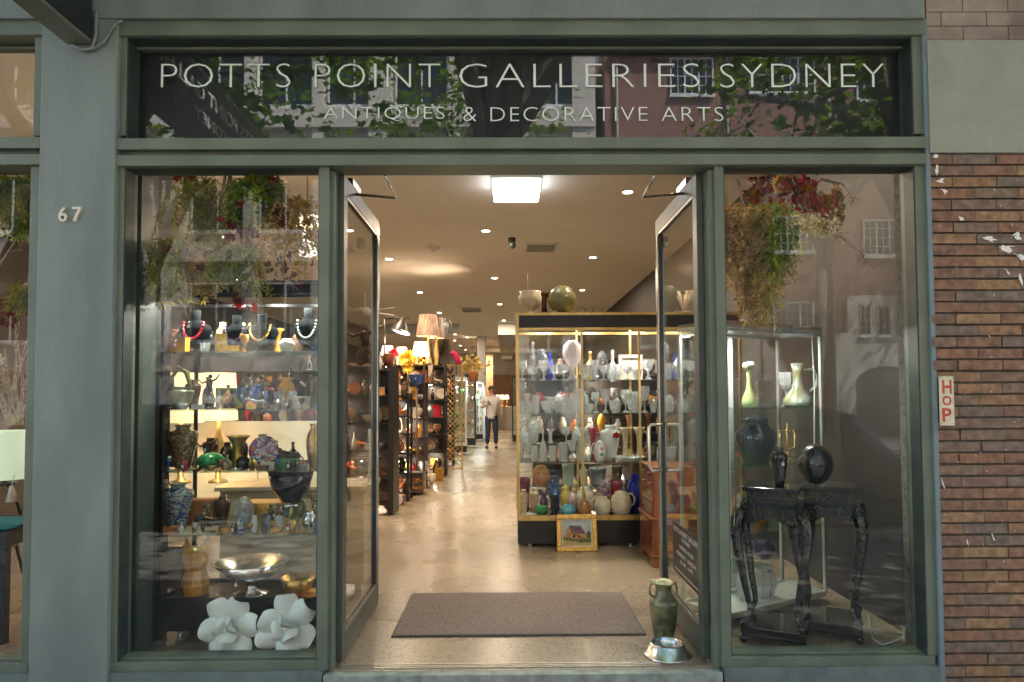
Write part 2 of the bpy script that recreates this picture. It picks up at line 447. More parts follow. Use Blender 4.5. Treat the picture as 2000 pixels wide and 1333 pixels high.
# doors, both swung inwards
zd = P(668, 339, .075).z
m_door = M('door_paint', (.06, .07, .055), .38, var=.2, scale=7, bump=.1, bscale=70)
m_chrome = M('worn_chrome', (.62, .6, .56), .22, 1, var=.3, scale=30, stretch=(1, 1, .1))
def door(x0, x1, side):
    """leaf from the hinge at y=.075 to the free edge; side +1: room face looks towards +x"""
    ya, yb = .078, 1.105
    b = MB()
    b.box(x0, x1, ya, ya + .085, .018, zd); b.box(x0, x1, yb - .085, yb, .018, zd)
    b.box(x0, x1, ya + .0851, yb - .0851, zd - .1, zd); b.box(x0, x1, ya + .0851, yb - .0851, .018, .16)
    d = b.build('door', m_door, shop, bevel=.003)
    xc = (x0 + x1) / 2
    b = MB(); b.box(xc - .004, xc + .004, ya + .07, yb - .07, .14, zd - .08); b.build('pane', m_glass, d)
    b = MB()
    for z0, z1 in ((.161, .178), (zd - .118, zd - .101)):
        for s in (x0 + .002, x1 - .012): b.box(s, s + .01, ya + .09, yb - .09, z0, z1)
    b.build('beading', M('beading_metal', (.32, .3, .26), .35, .8, var=.2), d)
    b = MB(); b.box(x0 - .002, x1 + .002, yb + .0005, yb + .004, .05, zd - .02); xi = x1 if side > 0 else x0
    b.box(xi - .001 * side, xi + .004 * side, yb - .03, yb - .004, .05, zd - .3)
    b.box(xi - .001 * side, xi + .008 * side, yb - .075, yb - .062, .18, zd - .13); b.build('edge_strip', m_chrome, d)
    for z in (.3, 1.35, zd - .25):
        b = MB(); xo = x0 if side > 0 else x1
        b.box(xo - .014 * side, xo - .001 * side, ya - .01, ya + .03, z - .07, z + .07)
        b.tube([(xo - .008 * side, ya - .016, z - .09), (xo - .008 * side, ya - .016, z + .09)], .009)
        b.build('hinge', m_dkgreen, d)
    b = MB()                                   # closer arm up to the head
    za = zd - .03; xe = xc + side * .25
    b.tube([(xc, yb - .75, za), (xe, yb - .7, za - .01), (xe - side * .02, .16, zd + .02)], .009)
    b.box(xc - .02, xc + .02, yb - .82, yb - .6, zd + .001, zd + .045); b.build('closer', m_chrome, d)
    return d
xl0, xl1 = P(657.5, 774, .078).x, P(670.5, 774, .078).x
xr0, xr1 = P(1366, 774, .078).x, P(1379, 774, .078).x
dl = door(xl0, xl1, 1); dr = door(xr0, xr1, -1)
for s, xf0 in ((-1, xr0), (1, xr1)):
    b = MB(); o = .09 * s; y0 = .985
    pts = [(xf0, y0, 1.26), (xf0 + o * .8, y0, 1.26), (xf0 + o, y0, 1.24), (xf0 + o, y0, .97), (xf0 + o * .8, y0, .945), (xf0, y0, .945)]
    b.tube(pts, .0115, 10); b.build('handle', M('pale_steel', (.72, .68, .58), .3, .9), dr)
for pa in ((xr0 - .003, -1),):
    b = MB(); xx = (xr0 + xr1) / 2 - .006
    b.box(xx - .003, xx, .115, .765, .33, .648)
    b.cur = 1
    M4 = Matrix(((0, 1, 0, xx - .003), (-1, 0, 0, 0), (0, 0, 1, 0), (0, 0, 0, 1)))
    def tx(w, ya, yb, z0, z1): text_into(b, w, -ya, -yb, z0, z1, -.0005, .001, mat4=M4)
    tx('POTTS POINT GALLERIES', .74, .14, .592, .622); tx('SYDNEY', .54, .34, .555, .58); tx('OPENING HOURS', .6, .28, .505, .528)
    tx('MONDAY - SUNDAY', .66, .22, .455, .48); tx('10 AM - 6 PM', .58, .3, .412, .438); b.box(xx - .0042, xx - .0032, .14, .72, .355, .361)
    b.build('notice', [M('notice_black', (.02, .016, .014), .45), M('notice_text', (.5, .47, .4), .6, var=.02)], dr)

# brick building next door, every brick with its own depth and tone
def brick_mat():
    m, n, l = _new('overburnt_brick'); bs = n['Principled BSDF']; bs.inputs['Roughness'].default_value = .8
    g = n.new('ShaderNodeNewGeometry'); r = n.new('ShaderNodeValToRGB'); r.color_ramp.interpolation = 'CONSTANT'
    cols = [(.19, .098, .055), (.21, .105, .055), (.17, .1, .062), (.23, .125, .058), (.165, .108, .07), (.2, .105, .06), (.25, .145, .068), (.15, .105, .072), (.19, .1, .058), (.175, .112, .07)]
    for i, c in enumerate(cols):
        e = r.color_ramp.elements[i] if i < 2 else r.color_ramp.elements.new(i / len(cols))
        e.position = i / len(cols); e.color = (*c, 1)
    l.new(g.outputs['Random Per Island'], r.inputs['Fac'])
    tc = n.new('ShaderNodeTexCoord'); t = n.new('ShaderNodeTexNoise'); t.inputs['Scale'].default_value = 22; t.inputs['Detail'].default_value = 6
    l.new(tc.outputs['Object'], t.inputs['Vector'])
    mr = n.new('ShaderNodeMapRange'); mr.inputs['From Min'].default_value = .3; mr.inputs['From Max'].default_value = .7; mr.inputs['To Min'].default_value = .6; mr.inputs['To Max'].default_value = 1.5
    l.new(t.outputs['Fac'], mr.inputs['Value'])
    mx = n.new('ShaderNodeMix'); mx.data_type = 'RGBA'; mx.blend_type = 'MULTIPLY'; mx.inputs['Factor'].default_value = 1
    l.new(r.outputs['Color'], mx.inputs['A']); l.new(mr.outputs[0], mx.inputs['B'])
    l.new(mx.outputs['Result'], bs.inputs['Base Color'])
    bp = n.new('ShaderNodeBump'); bp.inputs['Strength'].default_value = .6; bp.inputs['Distance'].default_value = .006
    t2 = n.new('ShaderNodeTexNoise'); t2.inputs['Scale'].default_value = 110; t2.inputs['Detail'].default_value = 4; l.new(tc.outputs['Object'], t2.inputs['Vector'])
    l.new(t2.outputs['Fac'], bp.inputs['Height']); l.new(bp.outputs['Normal'], bs.inputs['Normal'])
    return m
m_brick = brick_mat()
bb = thing('brick_building', 'brown brick wall with paint splashes and a grey rendered band beside the shopfront', 'building', (2.7, 0, FP))
BX0 = xs1 + .001; BX1 = BX0 + 1.35
pj = MB(); b = MB(); b.box(BX0, BX1, -.024, .3, FP, 5.4); b.build('mortar', M('lime_mortar', (.13, .12, .1), .9, var=.3, scale=40), bb)
rg = random.Random(4)
b = MB(); pitch = .0625; L = .243; zr1 = Z(301, -.05); row = 0; z = zr1 - pitch
while z > FP - .05:
    z0 = z + .005; z1 = z + pitch - .006
    x = BX0 + (0 if row % 2 else -.12) - rg.uniform(0, .012)
    out = -.044; 
    if row in (14, 16, 18): out = -.052
    while x < BX1:
        xa_, xb2 = max(x + .003, BX0 - (.02 if row in (14, 16, 18) else -.002)), min(x + L - .004, BX1)
        if xb2 > xa_ + .01:
            d = out + rg.uniform(-.003, .003); j = rg.uniform(-.001, .001)
            b.box(xa_, xb2, d, .0, max(z0 + j, FP + .001), z1 + j)
            if rg.random() < .75: pj.box(xb2 + .0002, xb2 + .0068, -.04, -.01, max(z0, FP + .001), z1 - .001)
        x += L
    z -= pitch; row += 1
b.build('brickwork', m_brick, bb, bevel=.0018); pj.build('grout', M('pale_joint_mortar', (.19, .175, .125), .9, var=.35, scale=30), bb)
zr2 = Z(80, -.05)
b = MB(); b.box(BX0 - .004, BX1, -.056, .01, zr1 + .002, zr2); b.build('render_band', M('grey_green_render', (.275, .28, .21), .75, var=.07, scale=6, bump=.3, bscale=80), bb)
b = MB(); z = zr2 + .003; row = 0
while z < 5.3:
    x = BX0 + (-.17 if row % 2 else -.05)
    while x < BX1:
        xa_, xb2 = max(x + .002, BX0 - .002), min(x + .25 - .002, BX1)
        if xb2 > xa_ + .01: b.box(xa_, xb2, -.05 + rg.uniform(-.002, .001), .0, z + .001, z + .076)
        x += .25
    z += .079; row += 1
b.build('painted_brickwork', M('thin_painted_brick', (.22, .16, .12), .8, var=.25, scale=4, bump=.3, bscale=60, col2=(.27, .21, .16)), bb, bevel=.0015)
b = MB()
def splash(px, py, L_, w, ang, y=-.0482):
    c = P(px, py, y); ca, sa = cos(ang), sin(ang); poly = []
    for i in range(18):
        t = 2 * pi * i / 18; r = rg.uniform(.35, 1.1)
        a, e = L_ * r * cos(t), w * r * sin(t) + w * .5 * sin(t * 2)
        poly.append((c.x + a * ca - e * sa, c.z + a * sa + e * ca))
    b.prism(poly[::-1], y, y + .003)
for i in range(38):
    py = rg.uniform(335, 1150); px = rg.uniform(1830, 2000)
    splash(px, py, rg.uniform(.003, .010), rg.uniform(.001, .0025), rg.uniform(-1.2, -.6))
for px, py, l_, w, a in ((1826, 305, .02, .012, .3), (1829, 330, .014, .03, 0), (1836, 353, .035, .012, 0), (1843, 372, .03, .008, -.6), (1876, 425, .022, .01, -.8), (1930, 466, .055, .013, -.15), (1962, 484, .07, .018, -.2), (1990, 500, .05, .014, -.5), (1985, 462, .04, .02, .1), (1992, 545, .014, .03, .2), (1968, 530, .03, .005, -1.1), (1842, 945, .005, .03, .3), (1940, 1050, .006, .02, .4), (1890, 1060, .004, .02, .2)):
    splash(px, py, l_, w, a)
b.build('paint_splash', M('white_spilt_paint', (.75, .72, .64), .5, var=.05), bb)

# small metal plate with three red letters
c0, c1 = P(1834, 735, -.062), P(1865, 831, -.062)
b = MB(); b.box(c0.x, c1.x, -.062, -.056, c1.z, c0.z)
sg = b.build('metal_sign', M('aged_cream_enamel', (.62, .56, .38), .45, var=.12, scale=25), origin=(c0.x, -.062, c1.z), bevel=.001)
tag(sg, 'narrow cream metal plate with red letters HOP screwed to the brickwork', 'sign')
b = MB()
for ch, y0, y1 in (('H', 742, 769), ('O', 773, 792), ('P', 797, 824)):
    text_into(b, ch, P(1840, y0, -.062).x, P(1858, y0, -.062).x, P(1850, y1, -.062).z, P(1850, y0, -.062).z, -.0622, .001, weight=.02)
b.build('lettering', M('red_brushed_letters', (.5, .05, .03), .5, var=.35, scale=60), sg)
b = MB()
for px, py in ((1837, 738), (1861, 738), (1839, 827), (1862, 827)):
    c = P(px, py, -.063); b.ball((c.x, -.0625, c.z), .0025, 6, 4)
b.build('screw', m_dkgreen, sg)

# house number on the pillar
b = MB(); nm = []
hn = thing('house_number', 'raised cream numerals 67 fixed to the painted pillar', 'house number', tuple(P(136, 433, -.075)))
for ch, a, c in (('6', 114, 131), ('7', 141, 159)):
    b = MB(); text_into(b, ch, P(a, 418, -.08).x, P(c, 418, -.08).x, P(a, 433, -.08).z, P(a, 404, -.08).z, -.0705, .012, weight=.012)
    b.build('numeral', M('cream_numeral', (.66, .58, .46), .5, var=.05), hn)

# projecting sign box
s0, s1 = P(133, 92, -.075).x, P(182, 88, -.075).x
zs0 = P(182, 88, -.075).z; zs1 = zs0 + .5
b = MB(); b.box(s0, s1, -2.5, -.08, zs0, zs1)
ps = b.build('projecting_sign', M('sign_casing', (.12, .125, .09), .4, var=.2, scale=3), origin=(s0, -.075, zs0))
tag(ps, 'long black box sign with pale lettering projecting from the pillar over the footpath', 'sign')
b = MB(); b.box(s1 + .001, s1 + .006, -2.48, -.1, zs0 + .02, zs1 - .02); b.build('sign_face', M('sign_black', (.012, .013, .015), .3), ps)
b = MB(); M4 = Matrix(((0, -1, 0, s1 + .0065), (1, 0, 0, 0), (0, 0, 1, 0), (0, 0, 0, 1)))
text_into(b, 'POTTS POINT GALLERIES', -2.3, -.25, zs0 + .27, zs0 + .38, 0, .002, mat4=M4)
text_into(b, 'SYDNEY', -1.6, -.95, zs0 + .1, zs0 + .19, 0, .002, mat4=M4)
b.build('lettering', m_letter, ps)
b = MB(); b.tube([P(188, 20, -.085), P(187, 70, -.085), P(180, 95, -.095), P(160, 97, -.095), P(140, 88, -.1)], .009)
b.tube([P(182, 96, -.09), P(205, 80, -.085), P(218, 55, -.085), P(228, 44, -.085), P(240, 41, -.08)], .009)
tag(b.build('conduit', m_blue, origin=tuple(P(190, 60, -.08))), 'thin painted electrical conduit curving from the black sign to the window head', 'conduit')
# ------------------------------------------------------------------ the street opposite (seen mirrored in the shop glass)
YR = 22.0
YF = 0.16 - YR                                 # y of the opposite house fronts
m_rb = None
def red_brick():
    m, n, l = _new('red_brickwork'); bs = n['Principled BSDF']; bs.inputs['Roughness'].default_value = .85
    tc = n.new('ShaderNodeTexCoord'); mp = n.new('ShaderNodeMapping'); mp.inputs['Rotation'].default_value = (pi / 2, 0, 0)
    l.new(tc.outputs['Object'], mp.inputs['Vector'])
    br = n.new('ShaderNodeTexBrick'); br.inputs['Scale'].default_value = 1; br.inputs['Brick Width'].default_value = .24; br.inputs['Row Height'].default_value = .086; br.inputs['Mortar Size'].default_value = .008
    br.inputs['Color1'].default_value = (.3, .1, .075, 1); br.inputs['Color2'].default_value = (.2, .07, .052, 1); br.inputs['Mortar'].default_value = (.42, .33, .28, 1)
    l.new(mp.outputs['Vector'], br.inputs['Vector']); l.new(br.outputs['Color'], bs.inputs['Base Color'])
    return m
m_rb = red_brick()
m_cream = M('cream_render', (.62, .56, .5), .8, var=.06, scale=1.5)
m_whitef = M('white_window_paint', (.7, .7, .68), .5, var=.04)
m_dkglass = M('dark_window_glass', (.02, .028, .03), .05, var=.3, scale=1)
def window_at(parent, x0, x1, z0, z1, y, cols=3, bars=(2, 4), recess=.18, framew=.06, blind=None):
    """casement window set in the wall face at y (room side is -y)"""
    b = MB()
    b.box(x0 - .06, x1 + .06, y - .01, y + .07, z0 - .11, z0 - .002)
    b.box(x0, x1, y - .05, y + .012, z1 - framew, z1); b.box(x0, x1, y - .05, y + .012, z0, z0 + framew)
    w = (x1 - x0) / cols
    for i in range(cols + 1):
        xx = x0 + i * w; b.box(xx - framew / 2, xx + framew / 2, y - .048, y + .014, z0 + .001, z1 - .001)
    for i in range(cols):
        for k in range(1, bars[0]):
            xx = x0 + i * w + w * k / bars[0]; b.box(xx - .012, xx + .012, y - .045, y + .008, z0, z1)
    for k in range(1, bars[1]):
        zz = z0 + (z1 - z0) * k / bars[1]; b.box(x0, x1, y - .044, y + .007, zz - .012, zz + .012)
    f = b.build('window', m_whitef, parent)
    b = MB(); b.box(x0 + .02, x1 - .02, y - .03, y - .02, z0 + .02, z1 - .02); b.build('pane', m_dkglass, f)
    return f
bx0 = RF(1184, 500, YR).x
rb = thing('apartment_house', 'red brick apartment house with white casement windows, seen mirrored in the shop windows', 'building', (bx0, YF, FP))
b = MB()
WIN = [(1309, 1391, 115, 187), (1672, 1752, 128, 196), (1512, 1587, 422, 492), (1685, 1760, 430, 500), (1512, 1588, 590, 655),
       (1309, 1391, 425, 492), (1850, 1930, 128, 196), (1860, 1935, 430, 500), (2010, 2090, 128, 196), (2010, 2090, 430, 500), (2010, 2090, 590, 655), (1309, 1391, 590, 655)]
b.box(bx0, bx0 + 34, YF - 8, YF - .06, FP, 15.5)
sxa, sxb = RF(1440, 300, YR).x, RF(1462, 300, YR).x
# front skin in vertical piers so that the bay between the piers stays a real recess
b.box(bx0, RF(1432, 300, YR).x, YF - .06, YF + .0, FP, 15.5)
b.box(RF(1605, 300, YR).x, bx0 + 34, YF - .06, YF + .0, FP, 15.5)
b.build('wall', m_rb, rb)
for x0, x1, y0, y1 in WIN:
    a, c = RF(x0, (y0 + y1) / 2, YR), RF(x1, (y0 + y1) / 2, YR)
    yy = YF + .012 if (x0 < 1432 or x0 > 1605) else YF - .05
    window_at(rb, a.x, c.x, RF(x0, y1, YR).z, RF(x0, y0, YR).z, yy + .04)
a, c = RF(1464, 140, YR), RF(1590, 140, YR)
window_at(rb, a.x, c.x, RF(1500, 182, YR).z, RF(1500, 112, YR).z, YF - .01, cols=4)
b = MB(); x0 = RF(1300, 80, YR).x; b.box(x0 - 2, x0 + 32, YF + .002, YF + .3, RF(1300, 108, YR).z, RF(1300, 92, YR).z); b.build('stone_band', m_cream, rb)
for px_ in (1205, 1420, 1618):
    b = MB(); q = RF(px_, 300, YR); b.tube([(q.x, YF + .09, FP + .1), (q.x, YF + .09, 15)], .05, 8)
    for k in range(6): b.box(q.x - .09, q.x + .09, YF + .005, YF + .15, 1 + k * 2.3, 1.06 + k * 2.3)
    b.build('drainpipe', M('grey_drainpipe', (.3, .29, .27), .6, var=.2), rb)
# stone porch with an arched doorway and three lights above
m_stone = M('pale_sandstone', (.62, .58, .5), .8, var=.12, scale=2)
def PX(px): return RF(px, 774, YR).x
def PZ(py): return RF(1700, py, YR).z
b = MB()
xa3, xb3 = PX(1628), PX(1830); ca = (PX(1668) + PX(1786)) / 2; cw = (PX(1786) - PX(1668)) / 2
zs = PZ(752); ztop = PZ(578)
outer = [(xa3, FP), (xa3, PZ(650)), (PX(1655), PZ(650)), (PX(1655), ztop), (xb3, ztop), (xb3, FP)]
arch = [(ca + cw, FP), (ca + cw, zs)] + [(ca + cw * cos(t), zs + cw * .62 * sin(t)) for t in [pi * k / 14 for k in range(1, 14)]] + [(ca - cw, zs), (ca - cw, FP)]
b.prism((outer + arch)[::-1], YF + .004, YF + .12); b.build('porch_stonework', m_stone, rb)
b = MB(); b.box(ca - cw, ca + cw, YF + .003, YF + .03, FP, zs + cw * .6); b.build('entrance_door', M('dark_door_wood', (.06, .035, .025), .5, var=.2), rb)
for p0, p1 in ((1680, 1700), (1714, 1737), (1750, 1770)):
    window_at(rb, PX(p0), PX(p1), PZ(655), PZ(598), YF + .14, cols=1, bars=(2, 4), framew=.03)
# cream apartment block on the other side of the sky gap
cx1 = RF(1166, 500, YR).x
cb = thing('apartment_block', 'cream rendered apartment block with blinds and deep ledges, seen mirrored in the shop windows', 'building', (cx1, YF, FP))
b = MB(); b.box(cx1 - 32, cx1, YF - 9, YF - .35, FP, 17)
for zc in (PZ(700), PZ(488), PZ(228), PZ(20)):
    b.box(cx1 - 32, cx1, YF - .35, YF + .02, zc - .38, zc + .38)
for k in range(0, 13):
    xx = cx1 - .15 - k * 2.65; b.box(xx - (.75 if k % 3 == 0 else .28), xx + .15, YF - .35, YF - .06, FP, 17)
b.build('wall', m_cream, cb)
m_blind = M('window_blind', (.36, .36, .32), .6, var=.1, scale=30, stretch=(.02, .02, 3))
for r_, (z0, z1) in enumerate(((PZ(200), PZ(80)), (PZ(445), PZ(290)), (PZ(660), PZ(545)))):
    for k in range(12):
        xx = cx1 - .15 - k * 2.65 - 2.35
        x0, x1 = xx, xx + 2.0
        f = window_at(cb, x0, x1, z0, z1, YF - .3, cols=2, bars=(1, 1), framew=.07)
        if (k + r_) % 2:
            b = MB(); b.box(x0 + .05, x1 - .05, YF - .327, YF - .322, z0 + (z1 - z0) * .35, z1 - .05); b.build('blind', m_blind, f)

# street trees: trunk with limbs, and a crown of separate leaves in clumps; kerbside crowns shifted over the roof for shade
def leaf_mat(name, c, tr):
    m, n, l = _new(name); n.remove(n['Principled BSDF']); out = n['Material Output']
    g = n.new('ShaderNodeNewGeometry'); r = n.new('ShaderNodeValToRGB')
    r.color_ramp.elements[0].color = (c[0] * .6, c[1] * .65, c[2] * .6, 1); r.color_ramp.elements[1].color = (c[0] * 1.5, c[1] * 1.4, c[2] * 1.1, 1)
    l.new(g.outputs['Random Per Island'], r.inputs['Fac'])
    d = n.new('ShaderNodeBsdfDiffuse'); t = n.new('ShaderNodeBsdfTranslucent'); mx = n.new('ShaderNodeMixShader'); mx.inputs[0].default_value = tr
    l.new(r.outputs['Color'], d.inputs['Color'])
    hs = n.new('ShaderNodeHueSaturation'); hs.inputs['Hue'].default_value = .48; hs.inputs['Saturation'].default_value = 1.2; hs.inputs['Value'].default_value = 1.8
    l.new(r.outputs['Color'], hs.inputs['Color']); l.new(hs.outputs['Color'], t.inputs['Color'])
    l.new(d.outputs[0], mx.inputs[1]); l.new(t.outputs[0], mx.inputs[2]); l.new(mx.outputs[0], out.inputs['Surface'])
    MATS[name] = m; return m
m_leaf = leaf_mat('plane_tree_leaf', (.06, .12, .02), .5)
m_bark = M('plane_tree_bark', (.22, .2, .16), .8, var=.35, scale=5, bump=.4)
STAR = [(0, -.5), (.22, -.3), (.55, -.32), (.4, -.02), (.5, .3), (.2, .28), (0, .62), (-.2, .28), (-.5, .3), (-.4, -.02), (-.55, -.32), (-.22, -.3)]
def leafset(b, c, n, rad, size, rg, flat=.6, star=STAR):
    for _ in range(n):
        p = Vector((rg.gauss(0, 1), rg.gauss(0, 1), rg.gauss(0, flat))) * rad * .5 + c
        q = Matrix.Rotation(rg.uniform(0, 6.3), 3, 'Z') @ Matrix.Rotation(rg.uniform(-1.1, 1.1), 3, 'X') @ Matrix.Rotation(rg.uniform(0, 6.3), 3, 'Z')
        s = size * rg.uniform(.6, 1.25)
        b.add([p + q @ Vector((x * s, y * s, (abs(x) * .25) * s)) for x, y in star], [tuple(range(len(star)))])
def street_tree(x, y, h0, seed, label, clumps=85, per=55, lean=(0, 0), rad=4.6, crown=(0, 0, 0), size=.17):
    rg = random.Random(seed)
    t = thing('plane_tree', label, 'tree', (x, y, FP), 'plane trees along the kerb')
    tb = MB(); top = Vector((x + lean[0], y + lean[1], h0)); base = Vector((x, y, FP))
    mid = base.lerp(top, .5) + Vector((rg.uniform(-.2, .2), rg.uniform(-.2, .2), 0))
    tb.tube([base, base + (mid - base) * .1, mid, top], [.3, .24, .19, .15], 10)
    cb_ = MB()
    cc = top + Vector(crown) + Vector((0, 0, 3.2))
    for i in range(11):
        a = 2 * pi * i / 11 + rg.uniform(-.3, .3); el = rg.uniform(.1, 1.1)
        e = cc + Vector((cos(a) * cos(el) * rad * .8, sin(a) * cos(el) * rad * .8, (sin(el) * 2.6 - 2.2)))
        m1 = top.lerp(e, .35) + Vector((0, 0, .5)); m2 = top.lerp(e, .7) + Vector((rg.uniform(-.3, .3), rg.uniform(-.3, .3), .4))
        tb.tube([top - Vector((0, 0, rg.uniform(0, 1.2))), m1, m2, e], [.11, .075, .045, .015], 7)
        for k in range(4):
            s0 = m1.lerp(e, rg.uniform(.1, .9)); s1 = s0 + Vector((rg.uniform(-1, 1), rg.uniform(-1, 1), rg.uniform(-.5, .7)))
            tb.tube([s0, s0.lerp(s1, .5) + Vector((0, 0, .1)), s1], [.03, .02, .007], 5)
    tb.build('trunk', m_bark, t)
    for i in range(clumps):
        a = rg.uniform(0, 2 * pi); r = rad * sqrt(rg.uniform(.02, 1)); z = rg.uniform(-2.9, 2.6)
        r *= sqrt(max(.15, 1 - (z / 3.6) ** 2))
        leafset(cb_, cc + Vector((cos(a) * r, sin(a) * r, z)), per, rg.uniform(.6, 1.25), size, rg)
    cb_.build('crown', m_leaf, t)
street_tree(5.9, -5.0, 4.3, 1, 'leaning plane tree by the kerb, mirrored beyond the last word of the shop name', lean=(-.6, .2), clumps=92, per=50, crown=(.2, 2.5, .3), rad=5.4)
street_tree(-8.0, -5.1, 4.6, 2, 'plane tree by the kerb, mirrored in the lettered transom beside the black sign', lean=(2.2, .2), clumps=120, per=50, crown=(1.6, 2.0, .2))
street_tree(-1.0, -4.8, 5.2, 7, 'upright plane tree added for shade by the kerb between the two parked cars', lean=(.8, .3), clumps=84, per=50, crown=(1.6, 2.8, 1.2), rad=5.4)  # extra tree put in to dapple the footpath
street_tree(11.5, -5.0, 5.2, 8, 'plane tree added for shade by the kerb in front of the brown brick wall', lean=(-.8, .3), clumps=140, per=50, crown=(-1.2, 2.6, .8), rad=5.4)  # extra tree put in to shade the footpath and road
street_tree(-2.6, -17.2, 6.0, 3, 'tall plane tree on the far footpath in front of the sky gap', lean=(.4, -.2), clumps=46, per=45, rad=4.8, size=.2, crown=(0, 0, 1))
street_tree(9.5, -17.2, 6.4, 5, 'tall plane tree on the far footpath before the red brick house', lean=(.5, .1), clumps=42, per=45, rad=5.0, size=.2, crown=(0, 0, 1.5))
street_tree(19.0, -17.2, 6.0, 9, 'tall plane tree on the far footpath beyond the stone porch', lean=(-.5, .1), clumps=42, per=45, rad=5.0, size=.2, crown=(0, 0, 1.5))
street_tree(-11.5, -17.2, 6.2, 11, 'tall plane tree on the far footpath before the cream apartment block', lean=(.5, .1), clumps=38, per=45, rad=5.0, size=.2, crown=(0, 0, 1.5))

# dark car parked at the kerb, only seen mirrored in the window
def parked_car(ox, oy, oz, label, paint):
    car = thing('parked_car', label, 'car', (ox, oy, oz), 'cars parked along the kerb')
    body = [(-2.25, .35), (-2.3, .75), (-2.2, .98), (-1.35, 1.06), (-.75, 1.52), (-.3, 1.66), (1.1, 1.68), (1.7, 1.5), (2.1, 1.1), (2.28, .95), (2.3, .4), (1.85, .3), (-1.8, .3)]
    b = MB(); b.smooth = False
    b.prism([(ox + x, oz + z) for x, z in body], oy - .9, oy + .9)
    cbod = b.build('body', paint, car, bevel=.09)
    b = MB(); g_ = [(-1.2, 1.08), (-.68, 1.5), (-.28, 1.6), (1.05, 1.62), (1.6, 1.44), (1.9, 1.12)]
    b.prism([(ox + x, oz + z) for x, z in g_], oy - .905, oy + .905); b.build('window', M('car_window_tint', (.02, .025, .03), .04, coat=1), cbod)
    for wx in (-1.4, 1.45):
        for s in (-1, 1):
            b = MB(); b.tube([(ox + wx, oy + s * .72, oz + .33), (ox + wx, oy + s * .93, oz + .33)], .33, 24); wh = b.build('wheel', M('tyre_rubber', (.02, .02, .02), .8), car)
            b = MB(); b.tube([(ox + wx, oy + s * .925, oz + .33), (ox + wx, oy + s * .94, oz + .33)], .2, 16); b.build('rim', M('alloy_rim', (.06, .06, .065), .4, .5), wh)
parked_car(-5.4, -5.6, FP - .14, 'black parked car at the kerb, mirrored in the window with the shelves', M('black_car_paint', (.012, .012, .016), .12, var=.1, coat=1))
parked_car(2.75, -5.6, FP - .14, 'dark brown parked car at the kerb, mirrored in the window with the lacquer stands', M('brown_car_paint', (.03, .022, .018), .15, var=.1, coat=1))
# ------------------------------------------------------------------ kit for the shop's goods
m_crys = GL('cut_crystal', (.93, .94, .96), .34, .36, (1, 1, 1), .08)
_n, _l = m_crys.node_tree.nodes, m_crys.node_tree.links
_tc = _n.new('ShaderNodeTexCoord'); _v = _n.new('ShaderNodeTexVoronoi'); _v.inputs['Scale'].default_value = 70; _l.new(_tc.outputs['Object'], _v.inputs['Vector'])
_b = _n.new('ShaderNodeBump'); _b.inputs['Strength'].default_value = .9; _b.inputs['Distance'].default_value = .012; _l.new(_v.outputs['Distance'], _b.inputs['Height'])
for _x in _n:
    if _x.type == 'BSDF_GLOSSY': _l.new(_b.outputs['Normal'], _x.inputs['Normal'])
m_clear = GL('clear_glassware', (.97, .98, .98), .1, .06, (.85, .9, .9), .0)
m_shelfg = GL('glass_shelf', (.9, .97, .94), .05, .04, (.4, .7, .6))
m_brass = M('brushed_brass', (.6, .42, .15), .34, .9, var=.2, scale=12, stretch=(1, 1, .2))
m_blk = M('satin_black', (.016, .015, .015), .35, var=.2)
m_lacq = M('black_lacquer', (.012, .014, .013), .18, coat=.6, var=.3)
m_alu = M('pale_aluminium', (.7, .74, .7), .35, .6, var=.06)
m_bronze = M('dark_bronze', (.07, .045, .025), .35, .7, var=.4, scale=30)
m_led = EM('led_disc', (1, 1, .97), 30)
m_warm = EM('warm_lit_shade', (1, .8, .5), 1.0)
m_opalg = GL('milky_opaline', (.9, .85, .85), .06, .62, (.85, .78, .76))
m_smokeg = GL('grey_tinted_glass', (.5, .52, .55), .1, .1, (.3, .3, .32))
